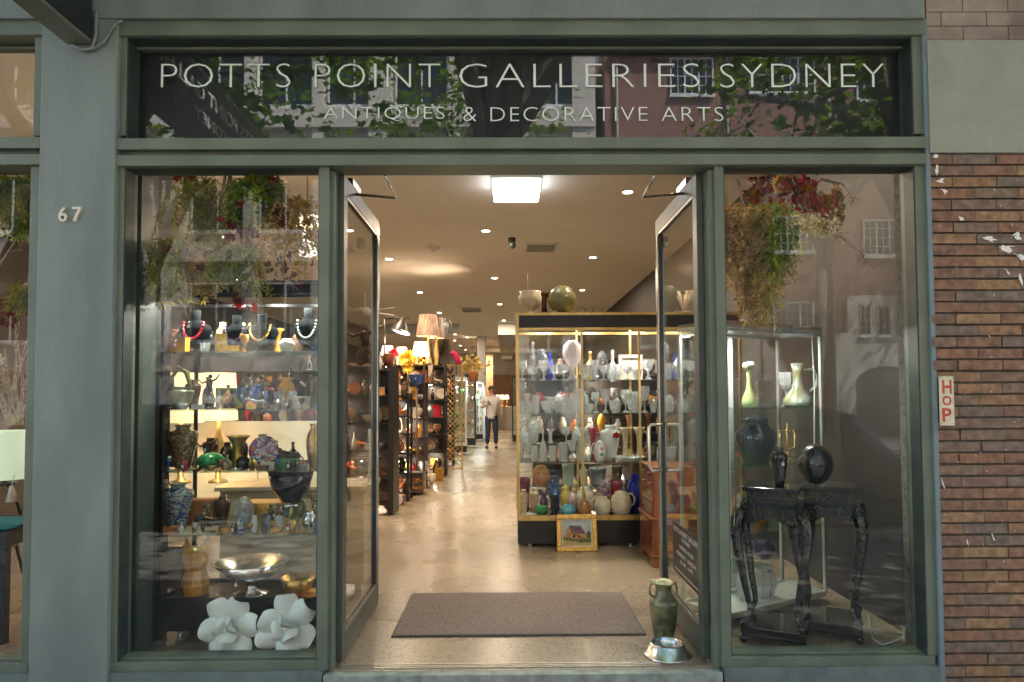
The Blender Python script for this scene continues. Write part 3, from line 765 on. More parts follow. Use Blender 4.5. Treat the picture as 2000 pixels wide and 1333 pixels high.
CER = {
    'white': M('white_porcelain', (.72, .7, .66), .2, var=.06, coat=.3), 'cream': M('cream_earthenware', (.68, .57, .4), .35, var=.08, coat=.2),
    'cobalt': M('cobalt_glaze', (.01, .03, .3), .12, coat=.6, var=.2), 'turquoise': M('turquoise_glaze', (.12, .42, .55), .25, coat=.4, var=.15),
    'terracotta': M('terracotta', (.5, .19, .07), .6, var=.12), 'black': M('black_glaze', (.01, .01, .012), .1, coat=.6),
    'red': M('ruby_glass', (.35, .015, .03), .1, coat=.6, var=.2), 'pink': M('pink_glass', (.62, .36, .34), .15, coat=.4, var=.1),
    'green': M('green_enamel', (.03, .25, .08), .2, coat=.4, var=.3, scale=40), 'olive': M('olive_glaze', (.2, .19, .07), .3, coat=.3, var=.2),
    'gold': M('gilt_metal', (.6, .36, .1), .34, 1, var=.25, scale=40), 'silver': M('silver_plate', (.75, .74, .72), .16, 1, var=.15, scale=20),
    'brown': M('brown_glaze', (.12, .06, .03), .25, coat=.3, var=.35, scale=20), 'amber': M('amber_glass', (.75, .33, .04), .1, coat=.7, var=.3, scale=12),
    'celadon': M('celadon_glaze', (.42, .5, .42), .3, coat=.3, var=.1), 'maroon': M('maroon_glaze', (.2, .01, .05), .25, coat=.3, var=.2),
    'bronze': m_bronze, 'grey': M('grey_ceramic', (.2, .21, .22), .25, coat=.5, var=.3, scale=10), 'orange': M('orange_glass', (.8, .22, .04), .12, coat=.6, var=.2),
    'blue': M('blue_glaze', (.03, .1, .32), .2, coat=.5, var=.4, scale=25), 'wood': M('polished_mahogany', (.26, .075, .03), .28, coat=.4, var=.3, scale=4, stretch=(8, 8, 1)),
    'purple': M('plum_glaze', (.06, .015, .08), .15, coat=.5), 'yellow': M('yellow_glaze', (.75, .5, .08), .3, coat=.3, var=.15), 'ivory': M('ivory_bisque', (.7, .6, .46), .5, var=.15, scale=30),
    'crystal': m_crys, 'clear': m_clear,
}
def pattern(name, base, marks, scale=18, thr=.55, rough=.25, stretch=None):
    """glaze painted with coloured marks"""
    if name in MATS: return MATS[name]
    m, n, l = _new(name); bs = n['Principled BSDF']; bs.inputs['Roughness'].default_value = rough; bs.inputs['Coat Weight'].default_value = .4
    tc = n.new('ShaderNodeTexCoord'); last = None; src = tc.outputs['Object']
    if stretch:
        mp = n.new('ShaderNodeMapping'); mp.inputs['Scale'].default_value = stretch; l.new(src, mp.inputs['Vector']); src = mp.outputs['Vector']
    col = n.new('ShaderNodeRGB'); col.outputs[0].default_value = (*base, 1); last = col.outputs[0]
    for i, c in enumerate(marks):
        t = n.new('ShaderNodeTexNoise'); t.inputs['Scale'].default_value = scale * (1 + .23 * i); t.inputs['Detail'].default_value = 3; t.inputs['Distortion'].default_value = 1.2
        t.noise_dimensions = '4D'; t.inputs['W'].default_value = i * 3.7
        l.new(src, t.inputs['Vector'])
        r = n.new('ShaderNodeValToRGB'); r.color_ramp.elements[0].position = thr; r.color_ramp.elements[1].position = thr + .04
        l.new(t.outputs['Fac'], r.inputs['Fac'])
        mx = n.new('ShaderNodeMix'); mx.data_type = 'RGBA'; l.new(r.outputs['Color'], mx.inputs['Factor']); l.new(last, mx.inputs['A']); mx.inputs['B'].default_value = (*c, 1)
        last = mx.outputs['Result']
    l.new(last, bs.inputs['Base Color']); MATS[name] = m; CER[name] = m
    return m
pattern('blue_white', (.5, .52, .42), [(.02, .05, .22), (.05, .1, .3)], 26, .53, stretch=(1, 1, 1.8))
pattern('floral', (.66, .52, .36), [(.6, .3, .1), (.25, .3, .12), (.7, .2, .12)], 60, .57)
pattern('satsuma', (.16, .1, .05), [(.35, .25, .1), (.25, .06, .03), (.5, .42, .25)], 30, .54)
pattern('imari', (.6, .55, .5), [(.03, .06, .3), (.5, .08, .05)], 38, .5)
pattern('mixed', (.3, .12, .06), [(.05, .04, .03), (.6, .45, .2), (.3, .03, .02)], 45, .52)
PR = {
 'vase': [(0, 0), (.55, 0), (.6, .03), (.72, .12), (.95, .4), (1, .58), (.86, .76), (.5, .87), (.42, .92), (.56, 1), (.5, 1), (.36, .92), (0, .9)],
 'shoulder': [(0, 0), (.5, 0), (.58, .1), (.85, .5), (1, .74), (.94, .83), (.5, .88), (.42, .93), (.58, .99), (.5, 1), (.36, .94), (0, .92)],
 'jar': [(0, 0), (.62, 0), (.8, .1), (1, .4), (1, .6), (.85, .8), (.6, .86), (.62, .93), (.55, .97), (.2, 1), (0, 1)],
 'trumpet': [(0, 0), (.62, 0), (.66, .05), (.5, .14), (.42, .3), (.4, .5), (.5, .75), (.8, .92), (1, 1), (.94, 1), (.7, .92), (.4, .75), (0, .6)],
 'bottle': [(0, 0), (.85, 0), (1, .08), (1, .42), (.8, .58), (.32, .7), (.26, .9), (.34, .94), (.34, 1), (.26, 1), (0, .95)],
 'globe': [(0, 0), (.35, 0), (.45, .03), (.8, .2), (1, .47), (.9, .75), (.6, .93), (.3, .98), (.3, 1), (.22, 1), (0, .95)],
 'sphere': [(0, 0), (.38, .04), (.7, .15), (.93, .33), (1, .5), (.93, .67), (.7, .85), (.38, .96), (0, 1)],
 'goblet': [(0, 0), (.72, 0), (.7, .03), (.16, .08), (.12, .2), (.14, .42), (.5, .5), (.85, .62), (.98, .82), (.92, 1), (.86, 1), (.88, .8), (.5, .56), (0, .5)],
 'flute': [(0, 0), (.8, 0), (.75, .03), (.18, .07), (.15, .3), (.6, .4), (.9, .6), (1, 1), (.92, 1), (.8, .62), (0, .42)],
 'tumbler': [(0, 0), (.8, 0), (.84, .05), (1, 1), (.9, 1), (.76, .12), (0, .1)],
 'bowl': [(0, 0), (.4, 0), (.42, .08), (.75, .35), (1, 1), (.95, 1), (.7, .42), (0, .2)],
 'footbowl': [(0, 0), (.5, 0), (.45, .05), (.14, .15), (.14, .4), (.6, .55), (1, 1), (.93, 1), (.55, .64), (0, .5)],
 'decanter': [(0, 0), (.95, 0), (1, .06), (.95, .3), (.6, .52), (.26, .62), (.22, .74), (.34, .77), (.12, .79), (.28, .87), (.3, .93), (.15, 1), (0, 1)],
 'ginger': [(0, 0), (.6, 0), (.7, .08), (1, .45), (.98, .62), (.6, .78), (.6, .84), (.66, .85), (.6, .92), (.15, .95), (.14, 1), (0, 1)],
 'dish': [(0, 0), (.5, 0), (.55, .3), (1, 1), (.97, 1), (.5, .5), (0, .45)],
 'urn': [(0, 0), (.42, 0), (.38, .06), (.2, .12), (.22, .2), (.65, .32), (.95, .55), (1, .78), (.88, .9), (.94, 1), (.86, 1), (.78, .88), (0, .6)],
 'pot': [(0, 0), (.72, 0), (.8, .1), (.95, .85), (1, .88), (1, 1), (.9, 1), (.86, .85), (0, .8)],
 'cone': [(0, 0), (.9, 0), (1, .04), (.25, .9), (.1, 1), (0, 1)],
 'globestem': [(0, 0), (.5, 0), (.48, .03), (.3, .1), (.27, .3), (.55, .38), (.9, .52), (1, .7), (.9, .87), (.5, .97), (.4, 1), (.3, .98), (0, .95)],
 'flared': [(0, 0), (.8, 0), (.92, .03), (1, .1), (.86, .22), (.4, .42), (.3, .58), (.32, .8), (.46, 1), (.38, 1), (.25, .8), (0, .6)],
}
TAGN = [0]
def xz(px, zb, y):
    py = 774 - (zb - EYE) * S(y)
    return P(px, py, y).x
def item(kind, px, zb, y, w, h, mat, name, label, cat, group=None, facet=0, seg=18, x=None, handle=None):
    """one piece standing on a shelf; w, h in photo pixels at that depth"""
    s = S(y); R = w / s / 2; H = h / s
    if x is None: x = xz(px, zb, y)
    zb += .0012
    b = MB(); m = CER[mat] if isinstance(mat, str) else mat
    if kind in PR:
        if facet: b.lathe([(r * R, z * H) for r, z in PR[kind]], (x, y, zb), facet * 2, smooth=False, flute=.05, nfl=facet)
        else: b.lathe([(r * R, z * H) for r, z in PR[kind]], (x, y, zb), seg)
    elif kind == 'box':
        b.box(x - R, x + R, y - R * .6, y + R * .6, zb, zb + H * .78); b.box(x - R * 1.03, x + R * 1.03, y - R * .63, y + R * .63, zb + H * .785, zb + H)
    elif kind == 'plate':            # dish standing on edge on a small easel
        st = len(b.v); b.lathe([(0, .01), (R * .55, .0), (R, .03 * R / .1), (R * .98, .04 * R / .1), (R * .55, .012), (0, .02)], (0, 0, 0), 28)
        b.xf(Matrix.Translation((x, y, zb + R * .98 + .01)) @ Matrix.Rotation(radians(78), 4, 'X'), st)
    elif kind == 'bust':             # jewellery bust on a foot
        b.lathe([(R * .5, 0), (R * .5, .01), (R * .12, .02), (R * .12, H * .1), (R * .6, H * .2), (R, H * .5), (R * .95, H * .62), (R * .4, H * .74), (R * .3, H * .8), (R * .32, H), (0, H)], (x, y, zb), 18, sq=.55)
    elif kind == 'frame':
        b.box(x - R, x + R, y - .008, y + .006, zb, zb + H * .12); b.box(x - R, x + R, y - .008, y + .006, zb + H * .88, zb + H)
        b.box(x - R, x - R * .76, y - .008, y + .006, zb + H * .1201, zb + H * .8799); b.box(x + R * .76, x + R, y - .008, y + .006, zb + H * .1201, zb + H * .8799)
        b.box(x - R * .7599, x + R * .7599, y - .002, y + .004, zb + H * .1202, zb + H * .8798)
        b.tube([(x, y + .006, zb + H * .6), (x, y + H * .35, zb + .003)], .003, 5)
    elif kind == 'dancer':           # standing figure with raised arms
        rg = random.Random(int(px * 7 + h)); q = R
        b.lathe([(q * .7, 0), (q * .7, H * .05), (0, H * .05)], (x, y, zb), 12)
        hip = Vector((x + q * .1, y, zb + H * .48)); ch = Vector((x, y, zb + H * .72)); hd = Vector((x + q * .1, y, zb + H * .88))
        b.tube([Vector((x - q * .15, y, zb + H * .05)), Vector((x - q * .3, y, zb + H * .27)), hip], [q * .09, q * .13, q * .2], 8)
        b.tube([Vector((x + q * .35, y, zb + H * .05)), Vector((x + q * .45, y - q * .1, zb + H * .28)), hip], [q * .09, q * .13, q * .2], 8)
        b.tube([hip, hip.lerp(ch, .5), ch, hd - Vector((0, 0, H * .06))], [q * .24, q * .2, q * .3, q * .1], 10)
        b.ball(hd, H * .055, 10, 8)
        b.tube([ch + Vector((q * .2, 0, H * .03)), ch + Vector((q * .6, 0, H * .08)), ch + Vector((q * .95, -q * .1, H * .22))], [q * .1, q * .08, q * .05], 7)
        b.tube([ch + Vector((-q * .2, 0, H * .03)), ch + Vector((-q * .6, 0, -H * .03)), ch + Vector((-q * .9, -q * .2, H * .08))], [q * .1, q * .08, q * .05], 7)
    elif kind == 'beast':            # standing four legged figure
        q = R; zb2 = zb + H * .45
        b.tube([(x - q * .75, y, zb2 + H * .1), (x - q * .4, y, zb2 + H * .16), (x + q * .2, y, zb2 + H * .08), (x + q * .62, y, zb2 + H * .12), (x + q * .8, y, zb2 + H * .02)], [H * .15, H * .24, H * .19, H * .2, H * .08], 12)
        b.ball((x - q * .82, y, zb2 + H * .25), H * .2, 10, 8, sx=1.1, sy=.75, jit=.06); b.ball((x - q * .98, y, zb2 + H * .14), H * .1, 8, 6)
        b.ball((x - q * .62, y, zb2 + H * .24), H * .26, 12, 8, sx=.7, sy=.75, jit=.1)
        for lx, d in ((-.6, 1), (-.42, -1), (.5, 1), (.68, -1)):
            b.tube([(x + q * lx, y + d * H * .1, zb2 + H * .05), (x + q * (lx - .05), y + d * H * .1, zb + H * .22), (x + q * (lx + .02), y + d * H * .1, zb + .002), (x + q * (lx - .06), y + d * H * .1, zb + .003)], [H * .11, H * .07, H * .055, H * .06], 7)
        b.tube([(x + q * .78, y, zb2 + H * .1), (x + q * .98, y, zb2), (x + q * .95, y, zb + H * .2), (x + q * 1.08, y, zb + H * .24)], [H * .04, H * .03, H * .025, H * .05], 6)
    elif kind == 'lampstand':
        b.lathe([(R * .6, 0), (R * .62, .01), (R * .2, H * .06), (R * .14, H * .3), (R * .3, H * .4), (R * .1, H * .5), (R * .08, H), (0, H)], (x, y, zb), 14)
    o = b.build(name, m, origin=(x, y, zb)); tag(o, label, cat, group)
    if kind == 'jug' or handle:
        hb = MB(); z0 = zb + H * .35; hs = handle or 1
        pts = [(x + hs * R * .85, y, z0), (x + hs * R * 1.25, y, z0 + H * .1), (x + hs * R * 1.35, y, z0 + H * .35), (x + hs * R * 1.05, y, z0 + H * .52), (x + hs * R * .45, y, z0 + H * .5)]
        hb.tube(pts, R * .1, 7); hb.build('handle', m, o)
    TAGN[0] += 1
    if TAGN[0] % 4 == 1 and mat not in ('crystal',) and kind not in ('dish', 'frame', 'plate') and h > 16:
        tb = MB(); ty = y - R * (1.02 if kind not in ('beast', 'dancer') else .3) - .004; a = .6 if H > .1 else .5
        tb.box(x - .007, x + .007, ty - .001, ty, zb + H * a - .012, zb + H * a + .006); tb.tube([(x, ty - .0005, zb + H * a + .006), (x + .002, ty + .01, zb + H * a + .03)], .0008, 4)
        tb.build('price_tag', M('white_card', (.8, .8, .76), .7, var=.02), o)
    if kind == 'plate':
        hb = MB(); hb.tube([(x - R * .3, y - R * .45, zb + .03), (x - R * .3, y - R * .35, zb), (x - R * .3, y + R * .4, zb), (x - R * .1, y + R * .2, zb + R * 1.2)], .003, 5)
        hb.tube([(x + R * .3, y - R * .45, zb + .03), (x + R * .3, y - R * .35, zb), (x + R * .3, y + R * .4, zb), (x + R * .1, y + R * .2, zb + R * 1.2)], .003, 5)
        hb.build('stand', m_blk, o)
    return o
def area(parent, loc, size, power, col=(1, .8, .58), rot=None, spread=None):
    ld = bpy.data.lights.new('light', 'AREA'); ld.shape = 'DISK'; ld.size = size; ld.energy = power; ld.color = col
    if spread: ld.spread = radians(spread)
    lo = bpy.data.objects.new('light', ld); COL.objects.link(lo); lo.parent = parent
    lo.location = Vector(loc) - WORLD[parent.name]
    if rot: lo.rotation_euler = rot
    return lo
def point(parent, loc, r, power, col=(1, .75, .5)):
    ld = bpy.data.lights.new('light', 'POINT'); ld.shadow_soft_size = r; ld.energy = power; ld.color = col
    lo = bpy.data.objects.new('light', ld); COL.objects.link(lo); lo.parent = parent; lo.location = Vector(loc) - WORLD[parent.name]
    return lo
def cabinet(name, label, W_, D_, z0, z1, shelves, M4, mats, post=.022, mid=(), back=False, top=.03, cat='cabinet', glass=True, leds=(), ledpow=3, base=.0, fascia=0, casters=False, sglass=None, group=None, ledcol=(1, .97, .92)):
    """glazed display cabinet; local x along the front, y into the depth; M4 places it"""
    frame_m, base_m = mats
    org = M4 @ Vector((0, 0, 0)); t = thing(name, label, cat, (org.x, org.y, 0), group)
    b = MB()
    for x in (0, W_ - post):
        for y in (0, D_ - post): b.box(x, x + post, y, y + post, z0 + base + .001, z1 - top)
    for x in mid: b.box(x - post * .4, x + post * .4, .0005, post * .6, z0 + base + .001, z1 - top - fascia); b.box(x - post * .4, x + post * .4, D_ - post, D_ - .001, z0 + base + .001, z1 - top)
    for y in (0.0, D_ - post):
        b.box(post + .0005, W_ - post - .0005, y + .001, y + post - .001, z0 + base + .001, z0 + base + post)
        b.box(post + .0005, W_ - post - .0005, y + .001, y + post - .001, z1 - top - fascia - post - .001, z1 - top - fascia - .002)
    for x in (0.001, W_ - post + .001):
        b.box(x, x + post - .002, post, D_ - post, z0 + base + .001, z0 + base + post * .9)
    b.box(-.004, W_ + .004, -.004, D_ + .004, z1 - top + .001, z1); b.xf(M4); b.build('frame', frame_m, t)
    if fascia:
        b = MB(); b.box(post * .5, W_ - post * .5, .004, .02, z1 - top - fascia, z1 - top); b.box(.004, .02, .021, D_, z1 - top - fascia, z1 - top); b.xf(M4); b.build('fascia', base_m, t)
    if base:
        b = MB(); b.box(.006, W_ - .006, .006, D_ - .006, z0, z0 + base); b.xf(M4); b.build('base', base_m, t)
    if casters:
        for x in (.12, W_ * .5 + .0, W_ - .12):
            b = MB(); b.tube([(x - .012, .06, z0 - .04), (x + .012, .06, z0 - .04)], .028, 14); b.box(x - .016, x + .016, .05, .07, z0 - .03, z0); b.xf(M4); b.build('caster', m_alu, t)
    for z, ya, yb in shelves:
        b = MB(); b.box(post * .5, W_ - post * .5, ya, yb, z - .008, z); b.xf(M4); b.build('shelf', sglass or m_shelfg, t)
    if glass:
        for (x0, x1, y0, y1) in ((post, W_ - post, .003, .008), (.003, .008, post, D_ - post), (W_ - .008, W_ - .003, post, D_ - post)) + (() if back else ((post, W_ - post, D_ - .008, D_ - .003),)):
            b = MB(); b.box(x0, x1, y0, y1, z0 + base + post, z1 - top - fascia - post); b.xf(M4); b.build('glass_panel', m_cabg, t)
    if back:
        b = MB(); b.box(post * .3, W_ - post * .3, D_ - .012, D_ - .002, z0 + base + .01, z1 - top - .002); b.xf(M4); b.build('back_panel', base_m, t)
    for (x, y) in leds:
        b = MB(); b.tube([(x, y, z1 - top - fascia * .0 - .012), (x, y, z1 - top - .001)], .033, 16); b.xf(M4); o = b.build('led_light', m_alu, t)
        p = M4 @ Vector((x, y, z1 - top - .014)); area(o, p, .05, ledpow, ledcol)
    return t
m_cabg = GL('cabinet_glass', (.97, .985, .975), .022)
# hanging dried flower arrangements
m_moss = leaf_mat('dried_moss', (.33, .33, .11), .35); m_fern = leaf_mat('preserved_fern', (.2, .27, .06), .4)
m_redleaf = leaf_mat('red_dried_leaf', (.3, .065, .055), .25); m_darkleaf = leaf_mat('burgundy_leaf', (.12, .035, .03), .3)
m_blossom = leaf_mat('white_dried_blossom', (.7, .66, .52), .3); m_twig = M('grey_twig', (.4, .31, .2), .8, var=.3, scale=20)
m_straw = leaf_mat('straw_seedhead', (.5, .4, .19), .3)
BLADE = [(-.06, 0), (.06, 0), (.07, .5), (0, 1), (-.07, .5)]
OVAL = [(-.1, 0), (.1, 0), (.32, .35), (.3, .7), (0, 1), (-.3, .7), (-.32, .35)]
def strands(b, c, n, rx, ry, h0, h1, size, rg, shape=BLADE, per=16, curl=.06):
    """n drooping strands set with many small blades"""
    for _ in range(n):
        p = Vector((c[0] + rg.gauss(0, rx), c[1] + rg.gauss(0, ry), c[2] + rg.uniform(-.03, .03))); L_ = rg.uniform(h0, h1)
        d = Vector((rg.uniform(-.3, .3), rg.uniform(-.2, .2), -1)).normalized()
        for k in range(per):
            d = (d + Vector((rg.uniform(-curl, curl), rg.uniform(-curl, curl), -.03)) * 3).normalized(); p = p + d * (L_ / per)
            for _2 in range(3):
                q = Matrix.Rotation(rg.uniform(0, 6.3), 3, 'Z') @ Matrix.Rotation(rg.uniform(1.2, 2.8), 3, 'X'); s = size * rg.uniform(.6, 1.3)
                b.add([p + q @ Vector((x * s, rg.uniform(-.05, .05) * s, y * s)) for x, y in shape], [tuple(range(len(shape)))])
def puff(b, c, n, rad, size, rg, shape=OVAL, flat=1):
    for _ in range(n):
        p = Vector((rg.gauss(0, .5), rg.gauss(0, .5), rg.gauss(0, .5) * flat)) * rad + Vector(c)
        q = Matrix.Rotation(rg.uniform(0, 6.3), 3, 'Z') @ Matrix.Rotation(rg.uniform(-1.5, 1.5), 3, 'X') @ Matrix.Rotation(rg.uniform(0, 6.3), 3, 'Z'); s = size * rg.uniform(.6, 1.3)
        b.add([p + q @ Vector((x * s, rg.uniform(-.08, .08) * s, y * s)) for x, y in shape], [tuple(range(len(shape)))])
def spikes(b, c, n, r0, r1, rg, w=.012):
    for _ in range(n):
        d = Vector((rg.gauss(0, 1), rg.gauss(0, 1), rg.gauss(0, 1))).normalized(); c_ = Vector(c); s = d.cross(Vector((.3, .5, .8))).normalized() * w
        b.add([c_ + d * r0 - s, c_ + d * r0 + s, c_ + d * r1 * rg.uniform(.8, 1.1)], [(0, 1, 2)])
def arrangement(label, y, specs, seed, group='dried flower arrangements hung in the windows'):
    rg = random.Random(seed)
    pc = P(specs[0][1], specs[0][2], y)
    t = thing('hanging_flower_arrangement', label, 'dried flowers', tuple(pc), group)
    acc = {}
    for sp in specs:
        k, px, py, a, c, n = sp[:6]; s = S(y); p = P(px, py, y + rg.uniform(-.05, .08)); a /= s; c /= s
        b = acc.setdefault(k, MB())
        if k == 'moss': strands(b, p, n, a * .4, .05, c * .5, c, .05, rg)
        elif k == 'fern': strands(b, p, n, a * .4, .05, c * .5, c, .06, rg, curl=.04)
        elif k == 'seed_strands': strands(b, p, n, a * .4, .04, c * .5, c, .03, rg, shape=OVAL, curl=.05)
        elif k == 'red_leaves': puff(b, p, n, a * .5, .075, rg, STAR, c / a)
        elif k == 'dark_leaves': puff(b, p, n, a * .5, .06, rg, STAR, c / a)
        elif k == 'blossom': puff(b, p, n, a * .5, .022, rg, OVAL, c / a)
        elif k == 'seed_head': spikes(b, p, n, a * .15, a * .5, rg); b.ball(p, a * .27, 12, 8, jit=.08)
        elif k == 'branch':
            q = P(sp[3], sp[4], y + rg.uniform(-.05, .05)); m = p.lerp(q, .5) + Vector((rg.uniform(-.05, .05), rg.uniform(-.03, .03), rg.uniform(-.02, .05)))
            b.tube([p, p.lerp(m, .5) + Vector((rg.uniform(-.02, .02), 0, 0)), m, m.lerp(q, .5) + Vector((rg.uniform(-.03, .03), 0, 0)), q], [.009, .008, .006, .004, .002], 6)
            for _ in range(n):
                u = rg.uniform(.4, 1); e0 = m.lerp(q, u); e1 = e0 + Vector((rg.uniform(-.08, .08), rg.uniform(-.04, .04), rg.uniform(-.1, .02))); b.tube([e0, e0.lerp(e1, .5) + Vector((.008, 0, .006)), e1], [.003, .002, .001], 4)
    mm = {'moss': m_moss, 'fern': m_fern, 'seed_strands': m_straw, 'red_leaves': m_redleaf, 'dark_leaves': m_darkleaf, 'blossom': m_blossom, 'seed_head': m_straw, 'branch': m_twig}
    for k, b in acc.items(): b.build({'seed_strands': 'seed_fronds', 'moss': 'foliage', 'fern': 'fern_fronds', 'red_leaves': 'leaves', 'dark_leaves': 'leaves', 'blossom': 'blossom', 'branch': 'branches', 'seed_head': 'seed_head'}[k], mm[k], t)
    return t
# ------------------------------------------------------------------ ceiling fittings
WARM = (1, .79, .56)
m_trim = M('white_trim_ring', (.75, .72, .66), .5, var=.02)
DL = [(1226, 375, 'first downlight inside the doorway, between the white light box and the pulled door'), (949, 451, 'downlight in the ceiling just past the white light box'),
      (760, 506, 'downlight beside the top corner of the door with the lamp stock'), (1158, 503, 'downlight beyond the slatted air grille'),
      (966, 543, 'downlight above the cream urn'), (820, 571, 'downlight above the big pleated lampshades'), (976, 594, 'downlight just over the corner of the brass cabinet'),
      (1268, 571, 'small downlight peeping out behind the round olive jar'), (984, 626, 'downlight low over the aisle beside the brass corner post'), (682, 450, 'downlight seen through the glass of the door by the shelves'),
      (858, 611, 'downlight beside the handle of the jug on the lamp shelf'), (873, 638, 'downlight before the grey ceiling bulkhead')]
def downlight(p, label, pw=7.2, grp='round recessed downlights in the shop ceiling', r=.05):
    b = MB(); b.lathe([(r, -.001), (r * 1.25, -.001), (r * 1.25, -.006), (r, -.004)], (p.x, p.y, CEIL), 20)
    o = b.build('downlight', m_trim, origin=(p.x, p.y, CEIL)); tag(o, label, 'downlight', grp)
    b = MB(); b.lathe([(r * .98, -.002), (0, -.0021)], (p.x, p.y, CEIL), 16, smooth=False); b.build('lens', EM('lit_downlight_lens', (1, .85, .62), 9), o)
    area(o, (p.x, p.y, CEIL - .007), r * 2, pw, WARM)
    return o
for px, py, lb in DL: downlight(F(px, py, CEIL), lb)
far = [(999.5, 638), (889, 653), (912, 659), (888, 665), (1002, 653), (1004, 659), (899, 675), (909, 683)]
for i, (px, py) in enumerate(far): downlight(F(px, py, CEIL - .33 if False else CEIL), ORD[i + 1] + ' downlight of the far rows at the end of the shop, counted towards the back', 7)
for i, (x, y) in enumerate(((-3.6, 2.2), (-3.7, 5.0), (-4.8, 8.2), (1.7, 1.4), (1.5, 9.5), (-3.4, 12.0))): downlight(Vector((x, y, 0)), ORD[i + 1] + ' unseen downlight added to light the sides of the shop', 4.5)  # extra lamps out of view, put in to brighten the room
# white light box by the door
c = F(1009, 342, CEIL); w = .225
b = MB(); b.box(c.x - w - .012, c.x + w + .012, c.y - .012, c.y + w * 2 + .012, CEIL - .03, CEIL - .001)
lb = b.build('ceiling_light', m_trim, origin=(c.x, c.y, CEIL)); tag(lb, 'square white lit light box fixed to the ceiling just inside the doorway', 'ceiling light')
b = MB(); b.box(c.x - w, c.x + w, c.y, c.y + w * 2, CEIL - .13, CEIL - .031); b.build('diffuser', EM('lit_opal_diffuser', (.93, .97, 1), 1.1), lb, bevel=.01)
# air grilles, camera, sprinkler
def grille(x0, x1, y0, y1, label):
    b = MB()
    for a in ((x0, x1, y0, y0 + .04), (x0, x1, y1 - .04, y1), (x0, x0 + .04, y0 + .0401, y1 - .0401), (x1 - .04, x1, y0 + .0401, y1 - .0401)): b.box(*a, CEIL - .02, CEIL - .001)
    g = b.build('air_grille', m_trim, origin=(x0, y0, CEIL)); tag(g, label, 'air vent')
    b = MB(); b.box(x0 + .04, x1 - .04, y0 + .04, y1 - .04, CEIL - .004, CEIL - .002); b.build('duct_dark_sheet', m_black, g)  # black sheet behind the slats stands in for the dark duct
    for k in range(7):
        yy = y0 + .06 + (y1 - y0 - .12) * k / 6
        b = MB(); b.box(x0 + .045, x1 - .045, yy - .012, yy + .006, CEIL - .018, CEIL - .012); b.build('slat', m_trim, g)
a = F(1025, 474, CEIL); c2 = F(1092, 491, CEIL)
grille(a.x, F(1092, 474, CEIL).x, a.y, c2.y, 'slatted square air grille in the ceiling beside the small dark camera')
a = F(897, 600, CEIL); grille(a.x, F(940, 600, CEIL).x, a.y, a.y + .8, 'long shallow air grille further down the ceiling over the aisle')
c = F(1000, 465, CEIL)
b = MB(); b.tube([c, c - Vector((0, 0, .05))], .05, 16); scm = b.build('security_camera', m_blk, origin=tuple(c)); tag(scm, 'small dark camera hanging from the ceiling beside the air grille', 'camera')
b = MB(); b.ball(c - Vector((0, 0, .09)), .052, 14, 10); b.build('dome', M('camera_dome', (.05, .06, .05), .1, coat=1), scm)
c = F(847, 482, CEIL)
b = MB(); b.lathe([(.09, 0), (.085, -.02), (.03, -.03), (.03, -.06), (.0, -.065)], tuple(c), 18); tag(b.build('smoke_detector', m_trim, origin=tuple(c)), 'small round white detector on the ceiling short of the camera', 'detector')
# ceiling fan seen through the door glass
c = F(712, 572, CEIL)
t = thing('ceiling_fan', 'white ceiling fan with flat blades seen through the door glass', 'fan', tuple(c))
b = MB(); b.tube([c, c - Vector((0, 0, .3))], .02, 10); b.lathe([(0, -.3), (.1, -.3), (.13, -.36), (.1, -.44), (0, -.46)], tuple(c), 18); b.build('motor', m_trim, t)
for k in range(4):
    a = pi / 2 * k + .95; d = Vector((cos(a), sin(a), 0)); e = Vector((-sin(a), cos(a), .25)) * .07; o = c - Vector((0, 0, .37))
    b = MB(); p0, p1 = o + d * .14, o + d * .78; u = Vector((0, 0, .008))
    b.add([p0 - e * .6, p0 + e * .6, p1 + e, p1 - e, p0 - e * .6 + u, p0 + e * .6 + u, p1 + e + u, p1 - e + u], [(3, 2, 1, 0), (4, 5, 6, 7), (0, 1, 5, 4), (1, 2, 6, 5), (2, 3, 7, 6), (3, 0, 4, 7)]); b.build('blade', m_trim, t)

# ------------------------------------------------------------------ doorway: mat, vase, bowl
y0, y1 = F(1000, 1242).y, F(1000, 1160).y
b = MB(); xx0, xx1 = F(770, 1240).x, F(1262, 1248).x
b.box(xx0, xx1, y0, y1, .001, .012)
mt = b.build('doormat', M('brown_grey_carpet_pile', (.24, .185, .155), .95, var=.45, scale=120, bump=1, bscale=260, detail=6, lo=.3, hi=.7), origin=((xx0 + xx1) / 2, y0, 0)); tag(mt, 'flat brown grey rectangular mat on the concrete floor inside the doors', 'doormat')
b = MB()
for a in ((xx0 - .012, xx1 + .012, y0 - .012, y0), (xx0 - .012, xx1 + .012, y1, y1 + .012), (xx0 - .012, xx0, y0, y1), (xx1, xx1 + .012, y0, y1)): b.box(*a, .001, .008)
b.build('border', M('dark_rubber_border', (.05, .04, .038), .7), mt)
c = F(1297, 1250); s = S(c.y); m_ver = M('verdigris_brass', (.14, .15, .08), .42, .6, var=.35, scale=10, col2=(.26, .25, .14), bump=.2, bscale=60)
b = MB(); H = 112 / s
b.lathe([(.0, 0), (.062, 0), (.062, .01), (.058, .02), (.07, H * .25), (.083, H * .62), (.086, H * .66), (.074, H * .7), (.05, H * .78), (.044, H * .86), (.05, H * .96)], tuple(c), 28)
b.lathe([(.05, H * .96), (.078, H * .985), (.07, H), (.046, H * .955), (0, H * .9)], tuple(c), 30, flute=.1, nfl=5)
v = b.build('floor_vase', m_ver, origin=tuple(c)); tag(v, 'tall narrow tarnished brass vase with lobed rim on the floor behind the steel bowl', 'vase')
b = MB()
